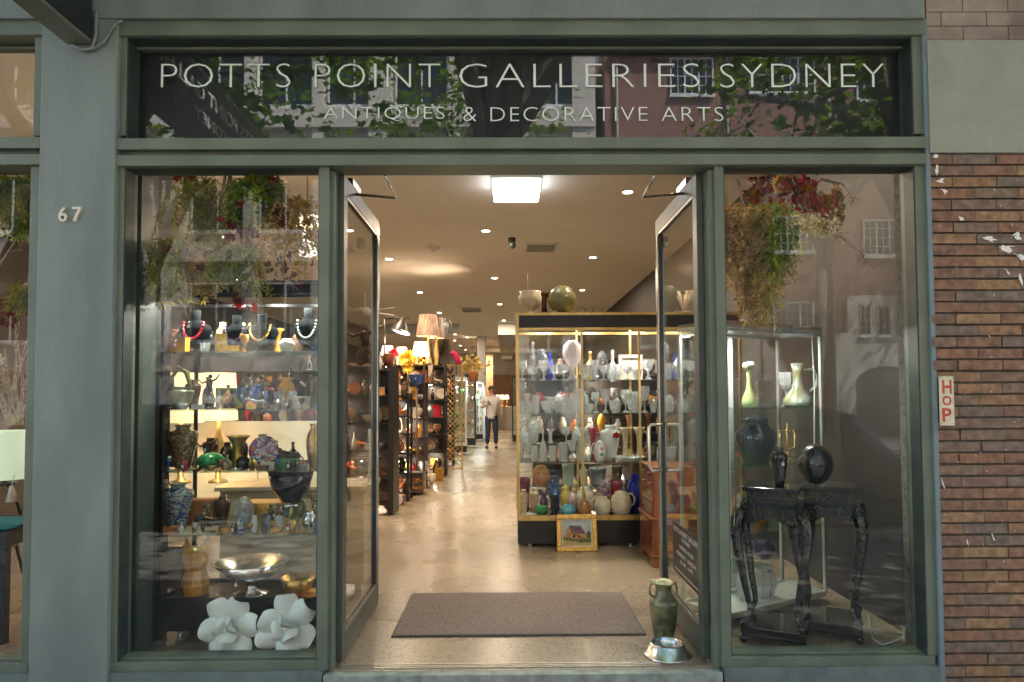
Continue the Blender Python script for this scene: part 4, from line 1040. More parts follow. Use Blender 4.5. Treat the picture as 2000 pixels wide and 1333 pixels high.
for s_ in (-1, 1): b.tube([c + Vector((s_ * .05, 0, H * .72)), c + Vector((s_ * .08, 0, H * .78)), c + Vector((s_ * .082, 0, H * .9)), c + Vector((s_ * .07, 0, H * .97))], .006, 7)
b.build('handle', m_ver, v)
c = F(1303, 1279); c.z = 0
m_stl = M('bright_steel', (.72, .7, .66), .24, 1, var=.06, scale=40, stretch=(.2, .2, 3))
b = MB(); R = .128; b.lathe([(R, .0), (R * 1.02, .004), (R * .98, .01), (R * .92, .012), (R * .74, .066), (R * .7, .071), (R * .66, .068), (R * .6, .045), (R * .5, .02), (0, .016)], tuple(c), 44)
o = b.build('dog_bowl', m_stl, origin=tuple(c)); tag(o, 'shiny stainless steel dog water bowl on the front edge of the doorway floor', 'bowl')
b = MB(); b.lathe([(0, .048), (R * .605, .048)], tuple(c), 32); b.build('water', GL('bowl_water', (.9, .93, .9), .08), o)
b = MB(); b.lathe([(R * 1.03, .001), (R * 1.05, .003), (R * 1.0, .0045), (R * .99, .001)], tuple(c), 44); b.build('rubber_ring', M('brown_rubber', (.2, .11, .06), .7), o)
# curved white rope behind the door glass
p = [P(692, 990, 1.3), P(705, 978, 1.32), P(716, 955, 1.34), P(722, 925, 1.36), P(724, 880, 1.4), P(722, 838, 1.4)]
b = MB(); b.tube(p, .012, 8); o = b.build('cord', M('twisted_cream_cord', (.6, .52, .4), .8, var=.3, scale=80, stretch=(1, 1, 3)), origin=tuple(p[0])); tag(o, 'thick twisted cream cord sagging behind the glass of the door', 'cord')

# ------------------------------------------------------------------ brass cabinet of glassware and pottery
GY = 2.88; sg_ = S(GY)
gx0 = P(1009, 774, GY).x; gx1 = 2.3; GW = gx1 - gx0
GT = EYE + (774 - 610) / sg_; GB = EYE - (1060 - 774) / sg_ + .0
zs1, zs2, zs3, zs4 = [EYE - (p_ - 774) / sg_ for p_ in (742.5, 808, 903, 1010)]
zm1 = EYE - (866 - 774) / S(3.2); zm2 = EYE - (949 - 774) / S(3.2)
Mg = Matrix.Translation((gx0, GY, 0))
gcab = cabinet('display_cabinet', 'wide brass framed glass display cabinet full of crystal and pottery facing the door', GW, .5, GB, GT,
    [(zs1, .02, .48), (zs2, .02, .48), (zs3, .02, .48), (zm1, .26, .48), (zm2, .26, .48)], Mg, (m_brass, m_blk), post=.026, mid=(.64, 1.2), top=.028, base=zs4 - GB - .004, fascia=.12, casters=True,
    leds=((.3, .25), (.8, .25), (1.3, .25), (1.8, .25)), ledpow=3, ledcol=(1, .95, .9))
b = MB(); b.box(gx0 + .01, gx1 - .01, GY - .003, GY + .006, zs4 - .026, zs4 - .003); b.build('brass_rail', m_brass, gcab)
FRONT, BACKY = GY + .12, GY + .34
def gl_row(sh, zb, y, lst, where):
    for i, (k, px, w, h) in enumerate(lst):
        kn = {'goblet': 'wine goblet', 'flute': 'stemmed glass', 'tumbler': 'tumbler', 'bowl': 'bowl', 'footbowl': 'footed bowl', 'decanter': 'stoppered decanter', 'vase': 'vase', 'trumpet': 'trumpet vase', 'jar': 'lidded jar', 'bottle': 'bottle'}[k]
        item(k, px, zb, y, w, h, 'crystal', 'crystal_' + kn.replace(' ', '_').replace('wine_', '').replace('stoppered_', '').replace('footed_', ''), f'cut crystal {kn}, {ORD[i + 1]} from the brass corner, {where}', 'glassware', 'cut crystal on the shelves of the brass cabinet', facet=(9 if i % 2 else 7))
gl_row(1, zs1, FRONT, [('goblet', 1021, 17, 38), ('goblet', 1040, 24, 27), ('goblet', 1062, 22, 39), ('footbowl', 1083, 23, 29), ('goblet', 1101, 25, 31), ('bowl', 1143, 23, 30), ('tumbler', 1161, 16, 39), ('goblet', 1179, 17, 29), ('bowl', 1203, 28, 30), ('goblet', 1226, 18, 26), ('bowl', 1244, 20, 20), ('footbowl', 1266, 27, 40), ('tumbler', 1304, 18, 32), ('vase', 1326, 24, 44), ('goblet', 1349, 20, 36)], 'top shelf front row')
gl_row(2, zs2, FRONT, [('tumbler', 1020, 13, 24), ('tumbler', 1034, 13, 24), ('tumbler', 1048, 13, 23), ('bowl', 1072, 34, 24), ('decanter', 1106, 24, 52), ('jar', 1128, 30, 48), ('bowl', 1150, 24, 18), ('footbowl', 1183, 22, 46), ('bowl', 1200, 24, 24), ('bowl', 1240, 34, 26), ('goblet', 1259, 21, 52), ('vase', 1276, 14, 30), ('jar', 1308, 22, 34), ('decanter', 1335, 22, 40)], 'second shelf front row')
gl_row(3, zs2, BACKY, [('trumpet', 1030, 17, 38), ('tumbler', 1046, 15, 34), ('vase', 1092, 22, 40), ('vase', 1140, 20, 42), ('goblet', 1164, 18, 40), ('goblet', 1222, 20, 44), ('vase', 1205, 16, 30), ('goblet', 1240, 15, 40), ('trumpet', 1290, 18, 42)], 'second shelf back row')
gl_row(4, zs3, FRONT, [('tumbler', 1017, 12, 34), ('goblet', 1032, 16, 36), ('tumbler', 1044, 16, 30), ('decanter', 1061, 17, 66), ('tumbler', 1080, 17, 30), ('tumbler', 1100, 20, 34), ('footbowl', 1118, 22, 40), ('vase', 1134, 14, 50), ('jar', 1148, 17, 32), ('bottle', 1290, 14, 44), ('bowl', 1310, 26, 26)], 'third shelf front row')
gl_row(5, zm1, BACKY - .02, [('decanter', 1024, 22, 50), ('vase', 1042, 24, 52), ('trumpet', 1075, 18, 28), ('goblet', 1106, 18, 32), ('decanter', 1127, 22, 52), ('vase', 1152, 20, 42)], 'short back shelf')
G1 = 'things on the top shelf of the brass cabinet'
for a in [('globestem', 1118, zs1, FRONT, 38, 78, m_opalg, 'opaline_vase', 'round pale pink opaline vase with long stem, tallest on the top shelf', 'vase'),
          ('bottle', 1041, zs1, BACKY, 18, 76, 'clear', 'glass_decanter', 'clear tall decanter with a cobalt blue stopper behind the goblets', 'decanter'),
          ('bottle', 1075, zs1, BACKY, 18, 52, 'cobalt', 'blue_bottle', 'cobalt blue glass bottle behind the goblets of the top shelf', 'bottle'),
          ('jar', 1058, zs1, BACKY, 28, 62, m_smokeg, 'grey_jar', 'smoke grey covered jar between the blue stopper and the cobalt bottle', 'jar'),
          ('bottle', 1153, zs1, BACKY, 20, 56, 'gold', 'gilt_decanter', 'gold tinted glass decanter behind the crystal beakers', 'decanter'),
          ('sphere', 1176, zs1, BACKY, 24, 58, m_smokeg, 'black_flask', 'egg shaped smoky glass flask beside the gold decanter', 'flask'),
          ('decanter', 1197, zs1, BACKY, 22, 60, 'crystal', 'cut_decanter', 'heavy cut decanter with pointed stopper beside the smoky flask', 'decanter')]: item(*a[:7], a[7], a[8], a[9], G1)
o = item('frame', 1232, zs1, BACKY, 46, 50, 'ivory', 'picture_frame', 'pale cream framed picture standing at the back of the top shelf', 'picture')
G3 = 'things on the third shelf of the brass cabinet'
item('trumpet', 1158, zs3, BACKY - .1, 22, 62, 'red', 'ruby_vase', 'tall ruby red glass vase behind the white cow jug', 'vase', G3)
vv = item('shoulder', 1192, zs3, FRONT + .06, 40, 68, 'white', 'porcelain_vase', 'white shouldered porcelain vase painted with one red maple leaf', 'vase', G3)
b = MB(); cx_ = xz(1203, zs3, FRONT - .0); b.prism([(cx_ + x * .075, zs3 + .255 + y * .07) for x, y in STAR][::-1], FRONT - .046, FRONT - .036); b.build('painted_leaf', CER['red'], vv)
item('trumpet', 1222, zs3, BACKY - .06, 24, 62, 'floral', 'floral_vase', 'tall cream vase with orange flowers, the first of a pair beside the maple leaf vase', 'vase', G3, handle=-1)
item('trumpet', 1249, zs3, BACKY - .06, 24, 62, 'floral', 'floral_vase', 'tall cream vase with orange flowers, the second of a pair, next to the door rail', 'vase', G3, handle=1)
o = item('jar', 1172, zs3, FRONT - .06, 25, 40, 'white', 'creamer_jug', 'small white lobed creamer jug with red flower and green bow', 'jug', G3, handle=-1)
b = MB(); cx_ = xz(1175, zs3, FRONT - .1); b.ball((cx_, FRONT - .12, zs3 + .13), .016, 8, 6, sy=.4); b.build('painted_flower', CER['orange'], o); b = MB(); b.ball((cx_, FRONT - .12, zs3 + .075), .02, 8, 6, sy=.4, sz=.8); b.build('green_bow', CER['green'], o)
item('dish', 1226, zs3, FRONT, 70, 8, 'crystal', 'crystal_platter', 'wide flat cut crystal platter under the pair of floral vases', 'platter', facet=14)
G4 = 'pottery on the floor of the brass cabinet'
PY_ = [('shoulder', 1023, 0, 19, 50, 'floral', 'floral_vase', 'cream floral vase in the brass corner of the lowest deck', 'vase'), ('shoulder', 1043, 1, 20, 50, 'floral', 'floral_vase', 'cream floral vase, second from the brass corner on the lowest deck', 'vase'),
 ('dish', 1032, -1, 30, 5, 'ivory', 'saucer', 'peach coloured saucer before the two cream floral vases', 'saucer'), ('pot', 1025, 2, 22, 66, 'maroon', 'planter', 'maroon square planter behind the floral vases', 'planter'),
 ('bowl', 1057, -1, 25, 20, 'green', 'basket', 'low green pottery basket with a yellow leaf and loop handle', 'basket'), ('jar', 1062, 1, 16, 36, 'purple', 'plum_vase', 'small plum coloured vase behind the green basket', 'vase'),
 ('trumpet', 1082, 0, 20, 38, 'black', 'trumpet_vase', 'black trumpet vase with a pale rim beside the turquoise globe', 'vase'), ('ginger', 1084, 2, 24, 60, 'blue', 'blue_jar', 'deep blue covered jar behind the black trumpet vase', 'jar'),
 ('ginger', 1105, 1, 22, 56, 'yellow', 'ginger_jar', 'mottled yellow ginger jar above the turquoise globe', 'jar'), ('globe', 1117, 1, 26, 42, 'pink', 'pink_vase', 'lustrous pink bowl vase behind the turquoise globe', 'vase'),
 ('sphere', 1110, -1, 31, 25, 'turquoise', 'globe_vase', 'round turquoise globe vase at the front of the lowest deck', 'vase'), ('bottle', 1141, -1, 26, 46, 'terracotta', 'bottle_vase', 'plain terracotta bottle vase beside the turquoise globe', 'vase'),
 ('jar', 1143, 1, 36, 52, 'ivory', 'ribbed_jar', 'white ribbed jar behind the terracotta bottle vase', 'jar'), ('pot', 1180, 2, 32, 62, 'imari', 'cachepot', 'white cachepot painted with dark red blossom behind the cream jugs', 'planter'),
 ('pot', 1204, 2, 28, 60, 'red', 'red_pot', 'dark red pot behind the ribbed jug', 'planter'), ('shoulder', 1252, 1, 22, 46, 'blue_white', 'patterned_vase', 'small vase with black and white marks beside the chest of drawers', 'vase')]
for k, px, r_, w, h, m_, nm_, lb_, ct in PY_:
    item(k, px, zs4, GY + (.07, .13, .24, .36)[r_ + 1], w, h, m_, nm_, lb_, ct, G4, handle=(1 if nm_ == 'basket' else None))
item('jar', 1177, zs4, GY + .1, 32, 38, 'cream', 'handled_jug', 'plain cream jug with angular handle beside the terracotta bottle', 'jug', G4, handle=-1)
j = item('jar', 1213, zs4, GY + .1, 40, 48, 'cream', 'ribbed_jug', 'large cream jug with raised ribs and loop handle at the front of the lowest deck', 'jug', G4, handle=1)
b = MB(); x_ = xz(1213, zs4, GY + .1)
for q, rr in ((.2, .88), (.3, .96), (.4, 1.0), (.5, 1.01), (.6, 1.0)):
    z_ = zs4 + q * 48 / S(GY + .1); r_ = rr * 20 / S(GY + .1); b.lathe([(r_ - .002, -.007), (r_ + .005, 0), (r_ - .002, .007)], (x_, GY + .1, z_), 22)
b.build('rib', CER['cream'], j)
f = item('vase', 1238, zs4, GY + .26, 34, 60, 'cobalt', 'fish_vase', 'glossy midnight blue leaping fish vase behind the ribbed jug', 'vase', G4)
b = MB(); x_ = xz(1240, zs4, GY + .26); z_ = zs4 + .28; b.prism([(x_ - .07, z_), (x_ + .0, z_ - .03), (x_ + .1, z_ + .13), (x_ + .03, z_ + .1), (x_ - .02, z_ + .12)], GY + .24, GY + .28); b.build('fin', CER['cobalt'], f, bevel=.006)
GM = 'pottery on the short back shelf of the brass cabinet'
item('jar', 1057, zm2, GY + .36, 34, 40, 'terracotta', 'terracotta_pot', 'squat pinkish terracotta pot on the short back shelf', 'pot', GM); item('pot', 1110, zm2, GY + .36, 24, 42, 'celadon', 'celadon_vase', 'pale celadon beaker vase on the short back shelf', 'vase', GM)
item('pot', 1168, zm2, GY + .36, 34, 34, 'grey', 'grey_planter', 'slate grey planter at the far end of the short back shelf', 'planter', GM); item('shoulder', 1140, zm2, GY + .36, 18, 36, 'ivory', 'ivory_vase', 'slim ivory vase between the celadon beaker and the slate planter', 'vase', GM)
item('pot', 1205, zm2, GY + .36, 22, 38, 'brown', 'brown_beaker', 'dark brown stoneware beaker past the slate planter', 'beaker', GM)
# on top of the brass cabinet
TP = GT
o = item('urn', 1036, TP, GY + .2, 46, 46, 'cream', 'footed_urn', 'cream urn on a foot with small painted garlands on top of the brass cabinet', 'urn'); 
b = MB(); x_ = xz(1036, TP, GY + .2); b.tube([(x_ - .02, GY + .2, TP + .2), (x_ - .025, GY + .2, TP + .3), (x_ - .03, GY + .2, TP + .42)], .0025, 5); b.build('wire', m_twig, o)
item('trumpet', 1063, TP, GY + .3, 27, 46, 'brown', 'bronze_vase', 'dark bronze trumpet vase between the urn and the round jar', 'vase')
item('sphere', 1098, TP, GY + .2, 57, 58, 'olive', 'round_jar', 'big round olive brown jar on top of the brass cabinet', 'jar')
for i, px in enumerate((1136, 1152, 1166, 1186)):
    x_ = xz(px, TP, GY + .12); b = MB(); pts = [(x_ + .045 * cos(t), GY + .12 + .02 * sin(t * 2), TP + .07 * sin(t) + .002) for t in [pi * k / 10 for k in range(11)]]; b.tube(pts, .003, 5); b.tube([(x_ - .045, GY + .1, TP + .003), (x_ + .045, GY + .1, TP + .003)], .003, 5)
    tag(b.build('wire_stand', m_bronze, origin=(x_, GY + .12, TP)), f'thin bent wire plate stand on the brass cabinet, {ORD[i + 1]} along from the round jar', 'plate stand', 'empty wire plate stands on the brass cabinet')
x_ = xz(1337, TP, GY + .15); b = MB(); rg = random.Random(5)
for i in range(14):
    a = rg.uniform(-.7, .7); b.tube([(x_, GY + .15, TP + .02), (x_ + sin(a) * .05, GY + .15 + rg.uniform(-.02, .02), TP + .1), (x_ + sin(a) * .12, GY + .15 + rg.uniform(-.04, .04), TP + .14 + rg.uniform(0, .1))], [.014, .01, .004], 6)
b.lathe([(.06, 0), (.06, .02), (0, .025)], (x_, GY + .15, TP + .001), 14); tag(b.build('coral', CER['ivory'], origin=(x_, GY + .15, TP)), 'branching white coral on a stand on top of the brass cabinet', 'coral')
# painting leaning against the cabinet
c = F(1128, 1078); pw, ph = 39.5 / S(c.y), 71 / S(c.y)
t = thing('framed_painting', 'small gold framed painting of a farmhouse leaning against the brass cabinet', 'painting', (c.x, c.y, 0))
Mp = Matrix.Translation((c.x, c.y, 0.002)) @ Matrix.Rotation(radians(-10), 4, 'X')
b = MB()
for fw, yy0, yy1 in ((0, .0, .03), ):
    b.box(-pw, pw, 0, .03, 0, .045); b.box(-pw, pw, 0, .03, ph - .045, ph); b.box(-pw, -pw + .045, 0, .03, .0451, ph - .0451); b.box(pw - .045, pw, 0, .03, .0451, ph - .0451)
b.xf(Mp); b.build('frame', CER['gold'], t, bevel=.006)
b = MB()
b.box(-pw + .045, pw - .045, .008, .02, .045, .058); b.box(-pw + .045, pw - .045, .008, .02, ph - .058, ph - .045); b.box(-pw + .045, -pw + .058, .008, .02, .0581, ph - .0581); b.box(pw - .058, pw - .045, .008, .02, .0581, ph - .0581)
b.xf(Mp); b.build('slip', M('cream_slip', (.6, .52, .35), .6), t)
def flat(b, i, poly, y): 
    b.cur = i; b.prism([( -pw + .058 + u * 2 * (pw - .058), .058 + v * (ph - .116)) for u, v in poly], y, y + .001)
b = MB()
flat(b, 0, [(0, .35), (1, .35), (1, 1), (0, 1)], .016); flat(b, 1, [(0, 0), (1, 0), (1, .4), (0, .42)], .0148)
flat(b, 3, [(.0, .3), (.25, .38), (.6, .26), (1, .3), (1, .1), (.55, .12), (.2, .2), (0, .22)], .0136)
flat(b, 2, [(.12, .32), (.3, .3), (.3, .72), (.22, .78), (.12, .62)], .0124); flat(b, 4, [(.22, .8), (.3, .5), (.82, .44), (.66, .78)], .0112); flat(b, 2, [(.3, .26), (.82, .24), (.82, .45), (.3, .5)], .0112)
flat(b, 5, [(.36, .3), (.44, .3), (.44, .44), (.36, .45)], .01); flat(b, 5, [(.55, .28), (.6, .28), (.6, .4), (.55, .4)], .01); flat(b, 3, [(.84, .3), (.98, .3), (1, .5), (.92, .6), (.84, .5)], .01)
b.xf(Mp); b.build('canvas', [M('painted_sky', (.42, .47, .46), .7, var=.12, scale=14), M('painted_straw', (.45, .33, .13), .7, var=.3, scale=30), M('painted_ochre_wall', (.4, .22, .08), .7, var=.35, scale=40), M('painted_shrubs', (.1, .13, .05), .7, var=.5, scale=50), M('painted_roof', (.15, .09, .1), .7, var=.3, scale=30), M('painted_shadow', (.05, .03, .03), .7)], t)
# mahogany chest of drawers
cx0 = P(1276, 900, 2.12).x; m_mah = CER['wood']
t = thing('chest_of_drawers', 'narrow reddish mahogany chest of drawers against the end of the brass cabinet', 'chest of drawers', (cx0 + .22, 2.3, 0))
zt_ = EYE - (912 - 774) / S(2.12)
b = MB(); b.box(cx0, cx0 + .5, 2.12, 2.6, .42, zt_ - .02); b.box(cx0 - .02, cx0 + .52, 2.1, 2.62, zt_ - .019, zt_); b.box(cx0 - .02, cx0 + .52, 2.1, 2.62, .1, .4); b.box(cx0 - .035, cx0 + .535, 2.085, 2.635, .4, .419); b.box(cx0 - .035, cx0 + .535, 2.085, 2.635, .085, .105); b.build('carcase', m_mah, t, bevel=.004)
for z0_, z1_ in ((.43, .53), (.54, .64), (.65, .74), (.75, zt_ - .03)):
    b = MB(); b.box(cx0 - .008, cx0 - .0005, 2.14, 2.58, z0_, z1_); d = b.build('drawer', M('drawer_front', (.17, .045, .02), .25, coat=.5, var=.3, scale=5), t, bevel=.002)
    for yy in (2.24, 2.48):
        b = MB(); b.ball((cx0 - .018, yy, (z0_ + z1_) / 2), .01, 8, 6); b.build('knob', m_brass, d)
for z0_, z1_ in ((.12, .25), (.26, .39)):
    b = MB(); b.box(cx0 - .03, cx0 - .0205, 2.13, 2.59, z0_, z1_); b.build('drawer', M('drawer_front'), t, bevel=.002)
for xx in (cx0 - .02, cx0 + .42):
    for yy in (2.1, 2.52): b = MB(); b.box(xx, xx + .1, yy, yy + .1, 0.001, .084); b.build('foot', m_mah, t, bevel=.008)
# ------------------------------------------------------------------ window with the glass shelves
LY = .42; sl_ = S(LY)
lx0 = P(311, 850, LY).x; LW = 1.02
lz = [EYE - (p_ - 774) / sl_ for p_ in (683, 797, 917, 1040, 1165)]
Ml = Matrix.Translation((lx0, LY, 0))
lcab = cabinet('display_cabinet', 'black framed glass display cabinet of bronzes and porcelain behind the lit window glass', LW, .46, .07, 2.17,
    [(z_, .015, .445) for z_ in lz[:4]], Ml, (m_blk, m_blk), post=.02, top=.03, base=lz[4] - .07 - .002, fascia=.05, casters=True, leds=((.22, .2), (.5, .25), (.8, .2)), ledpow=2)
for z_ in lz[1:4]:
    pass
LF, LM, LB = LY + .1, LY + .22, LY + .36
SN = ['topmost', 'second', 'third', 'fourth', 'lowest']
def li(k, px, sh, y, w, h, m_, nm_, lb_, ct, **kw):
    return item(k, px, lz[sh], y, w, h, m_, nm_, lb_, ct, 'goods on the %s shelf of the window cabinet' % SN[sh], **kw)
m_velvet = M('black_velvet', (.005, .007, .007), .95, var=.2, spec=.1)
for px, w, h, lb_ in ((382, 62, 84, 'black velvet jewellery bust hung with red coral beads'), (462, 56, 74, 'black velvet jewellery bust draped with a violet scarf'), (512, 64, 76, 'wide black velvet jewellery bust with a round white price tag'), (602, 58, 88, 'tall black velvet jewellery bust with pearl drops')):
    o = li('bust', px, 0, LM, w, h, m_velvet, 'necklace_bust', lb_, 'display bust')
    x_ = xz(px, lz[0], LM); s = S(LM); R = w / s / 2; H = h / s
    b = MB()
    for k in range(17):
        t_ = pi * k / 16; b.ball((x_ - R * .62 * cos(t_), LM - R * .34 - .03 * sin(t_), lz[0] + H * (.7 - .38 * sin(t_))), .008 if px != 382 else .011, 6, 4)
    b.build('necklace', {382: CER['red'], 462: CER['purple'], 512: CER['gold'], 602: CER['white']}[px], o)
li('box', 350, 0, LF, 32, 28, 'amber', 'glass_ornament', 'amber and red glass clam ornament beside the first bust', 'ornament'); li('frame', 432, 0, LF, 22, 36, 'gold', 'photo_frame', 'narrow gilt photo frame before the violet scarf bust', 'photo frame')
li('box', 455, 0, LF, 34, 12, 'gold', 'trinket_box', 'low gilt trinket box in front of the busts', 'box'); li('goblet', 477, 0, LF, 18, 34, 'amber', 'glass_goblet', 'small amber glass goblet between two busts', 'goblet')
li('jar', 560, 0, LF, 30, 26, 'ivory', 'ring_box', 'ivory covered jar in front of the pearl bust', 'jar'); li('tumbler', 400, 0, LF, 20, 18, 'clear', 'glass_dish', 'clear glass beaker before the coral bust', 'beaker')
g = li('shoulder', 351, 1, LF + .02, 52, 44, 'olive', 'ewer', 'squat dark green ewer with a tall looped handle', 'ewer')
x_ = xz(351, lz[1], LF + .02); b = MB(); z_ = lz[1]
b.tube([(x_ - .045, LF + .02, z_ + .1), (x_ - .05, LF + .02, z_ + .2), (x_ - .01, LF + .02, z_ + .26), (x_ + .04, LF + .02, z_ + .23), (x_ + .065, LF + .02, z_ + .14), (x_ + .06, LF + .02, z_ + .06)], [.012, .012, .015, .017, .012, .008], 8); b.build('handle', CER['olive'], g)
li('dancer', 408, 1, LM, 44, 72, 'bronze', 'bronze_figure', 'dark bronze robed figure beside the looped ewer', 'statuette'); li('dancer', 484, 1, LM, 34, 74, 'bronze', 'bronze_figure', 'slim bronze dancer in the middle of the second shelf', 'statuette'); li('dancer', 510, 1, LM, 30, 70, 'brown', 'wood_figure', 'brown carved figure close beside the slim dancer', 'statuette')
li('beast', 500, 1, LF, 46, 24, 'grey', 'elephant_figure', 'grey stone elephant kneeling at the front of the second shelf', 'figurine'); li('vase', 560, 1, LM, 34, 60, 'amber', 'parrot_vase', 'mottled gold and black vase behind the cream box', 'vase')
li('box', 588, 1, LF, 30, 24, 'ivory', 'ceramic_box', 'cream ceramic box with domed lid near the door post', 'box'); li('bottle', 428, 1, LF, 14, 36, 'crystal', 'scent_bottle', 'tall faceted scent bottle beside the robed figure', 'scent bottle', facet=6)
li('sphere', 487, 1, LF - .04, 15, 15, 'orange', 'orange_ornament', 'little orange glass pumpkin below the slim dancer', 'ornament'); li('tumbler', 545, 1, LF, 22, 34, 'clear', 'glass_beaker', 'ribbed clear beaker beside the stone elephant', 'beaker'); li('goblet', 572, 1, LF, 16, 34, 'crystal', 'crystal_goblet', 'little crystal goblet beside the cream ceramic box', 'goblet', facet=7)
li('vase', 612, 1, LM, 30, 62, 'bronze', 'bronze_vase', 'bronze vase against the door post on the second shelf', 'vase')
li('frame', 452, 1, LB, 60, 40, 'olive', 'framed_plaque', 'dull green framed plaque at the back of the second shelf', 'plaque')
_DK = ['bronze', 'brown', 'black', 'olive', 'satsuma', 'mixed', 'gold', 'grey', 'amber', 'blue']
_KS = [('vase', 26, 60), ('bottle', 20, 64), ('dancer', 30, 66), ('ginger', 28, 52), ('trumpet', 26, 62), ('beast', 46, 34), ('urn', 34, 48), ('shoulder', 30, 58)]
_rg = random.Random(77)
for _sh in (0, 1, 2, 3):
    for _j, _px in enumerate(range(338, 640, 34)):
        _k, _w, _h = _rg.choice(_KS); _m = _rg.choice(_DK)
        li(_k, _px + _rg.uniform(-6, 6), _sh, LB - (.02 if _j % 2 else .07), _w, _h * _rg.uniform(.7, 1.05), _m, {'dancer': 'statuette', 'beast': 'figurine', 'ginger': 'ginger_jar', 'trumpet': 'trumpet_vase', 'shoulder': 'vase'}.get(_k, _k),
           {'bronze': 'dark bronze', 'satsuma': 'brown painted', 'mixed': 'speckled', 'gold': 'gilt'}.get(_m, _m) + ' ' + {'dancer': 'statuette', 'beast': 'figurine', 'ginger': 'ginger jar', 'trumpet': 'trumpet vase', 'shoulder': 'shouldered vase'}.get(_k, _k) + f', {ORD[_j + 1]} in the back row of the {SN[_sh]} window shelf', 'ornament')
for _sh in (1, 2, 3):
    for _j, _px in enumerate(range(332, 640, 26)):
        _k, _w, _h = _rg.choice([('jar', 14, 20), ('bowl', 20, 11), ('box', 20, 10), ('bottle', 10, 24), ('dish', 22, 5), ('goblet', 11, 22)]); _m = _rg.choice(_DK + ['silver', 'crystal', 'white', 'red'])
        li(_k, _px + _rg.uniform(-5, 5), _sh, LF - .055, _w, _h, _m, 'small_' + _k, 'little ' + {'bronze': 'dark bronze', 'satsuma': 'brown painted', 'mixed': 'speckled', 'gold': 'gilt', 'crystal': 'cut crystal'}.get(_m, _m) + f' {_k}, {ORD[_j + 1]} along the front edge of the {SN[_sh]} window shelf', 'ornament')
li('shoulder', 357, 2, LM, 56, 84, 'satsuma', 'satsuma_vase', 'large brown satsuma vase with flared neck', 'vase'); li('dancer', 404, 2, LM, 42, 60, 'bronze', 'warrior_figure', 'dark bronze warrior on a green rock', 'statuette')
li('sphere', 412, 2, LF, 52, 34, 'green', 'malachite_rock', 'green mottled stone rock under the bronze warrior', 'ornament'); li('trumpet', 465, 2, LM, 46, 62, 'gold', 'bronze_beaker_vase', 'gilded archaic beaker vase with flared mouth', 'vase')
li('plate', 518, 2, LM, 58, 60, 'imari', 'imari_plate', 'round blue and red plate standing on a black easel', 'plate'); li('bottle', 443, 2, LF, 20, 28, 'satsuma', 'snuff_bottle', 'small painted snuff bottle before the beaker vase', 'snuff bottle')
li('sphere', 494, 2, LF, 17, 20, 'yellow', 'snuff_bottle', 'round yellow snuff bottle with dark rings', 'snuff bottle'); li('pot', 560, 2, LF, 44, 20, 'green', 'enamel_bowl', 'shiny green enamel bowl at the front of the third shelf', 'bowl')
li('beast', 563, 2, LM, 58, 40, 'bronze', 'dragon_figure', 'dark bronze dragon with a raised back behind the green bowl', 'figurine'); li('vase', 613, 2, LM, 30, 84, 'gold', 'gilt_vase', 'old gold vase against the door post on the third shelf', 'vase')
li('jar', 475, 2, LF, 28, 26, 'black', 'tea_bowl', 'black lidded tea jar between the two snuff bottles', 'jar'); li('box', 590, 2, LF, 20, 18, 'mixed', 'cloisonne_box', 'tiny red and blue enamel box beside the green bowl', 'box'); li('goblet', 330, 2, LF, 12, 28, 'silver', 'silver_goblet', 'tiny silver goblet beside the satsuma vase', 'goblet')
li('box', 525, 2, LF, 26, 14, 'ivory', 'ivory_box', 'small carved ivory coloured box under the standing plate', 'box')
li('shoulder', 347, 3, LM, 58, 88, 'blue_white', 'porcelain_vase', 'large pale porcelain vase painted with dark blue landscapes', 'vase'); o = item('box', 396, lz[3], LB - .02, 50, 50, 'terracotta', 'wooden_box', 'plain orange wooden box behind the bronze lion', 'box')
li('beast', 413, 3, LF, 62, 36, 'black', 'lion_figure', 'black bronze lion walking along the fourth shelf', 'figurine')
for i, (px, w, h, m_, k) in enumerate(((470, 17, 36, 'blue_white', 'bottle'), (497, 15, 34, 'white', 'jar'), (520, 17, 36, 'grey', 'tumbler'), (570, 20, 26, 'gold', 'jar'))):
    li(k, px, 3, LF - .03, w, h, m_, 'scent_bottle', ('blue marked', 'white oval', 'smoky square', 'gold topped')[i] + ' small scent bottle at the front of the fourth shelf', 'scent bottle')
li('jar', 478, 3, LM, 34, 60, 'crystal', 'silver_mounted_jug', 'engraved glass claret jug with silver handle', 'jug', handle=-1, facet=8); li('box', 530, 3, LB, 90, 44, 'gold', 'gilt_casket', 'long ribbed gilt casket at the back of the fourth shelf', 'casket')
ca = item('bowl', 568, lz[3] + .14, LB - .02, 92, 70, 'black', 'carved_vessel', 'black carved coral like bowl with white inlaid spots', 'bowl')
x_ = xz(568, lz[3], LB); b = MB(); rg = random.Random(3)
for k in range(9): a_ = rg.uniform(-2.4, -.7); zz = rg.uniform(.06, .2); b.ball((x_ + cos(a_) * (.06 + zz * .38), LB - .02 + sin(a_) * (.06 + zz * .38), lz[3] + .14 + zz), .011, 7, 5)
b.build('inlay', CER['white'], ca)
st_ = li('pot', 568, 3, LB - .02, 50, 42, 'silver', 'filigree_stand', 'openwork silver basket stand under the black carved bowl', 'stand')
li('jar', 604, 3, LF, 26, 40, 'silver', 'silver_pot', 'little silver pot beside the door post on the fourth shelf', 'pot'); li('tumbler', 545, 3, LF, 18, 30, 'crystal', 'crystal_beaker', 'small crystal beaker before the gilt casket', 'beaker', facet=7)
li('dish', 590, 3, LF - .03, 50, 6, 'gold', 'gilt_tray', 'small gilt tray at the front of the fourth shelf', 'tray'); li('box', 330, 3, LF - .04, 34, 14, 'terracotta', 'card_box', 'flat orange card box in front of the porcelain vase', 'box')
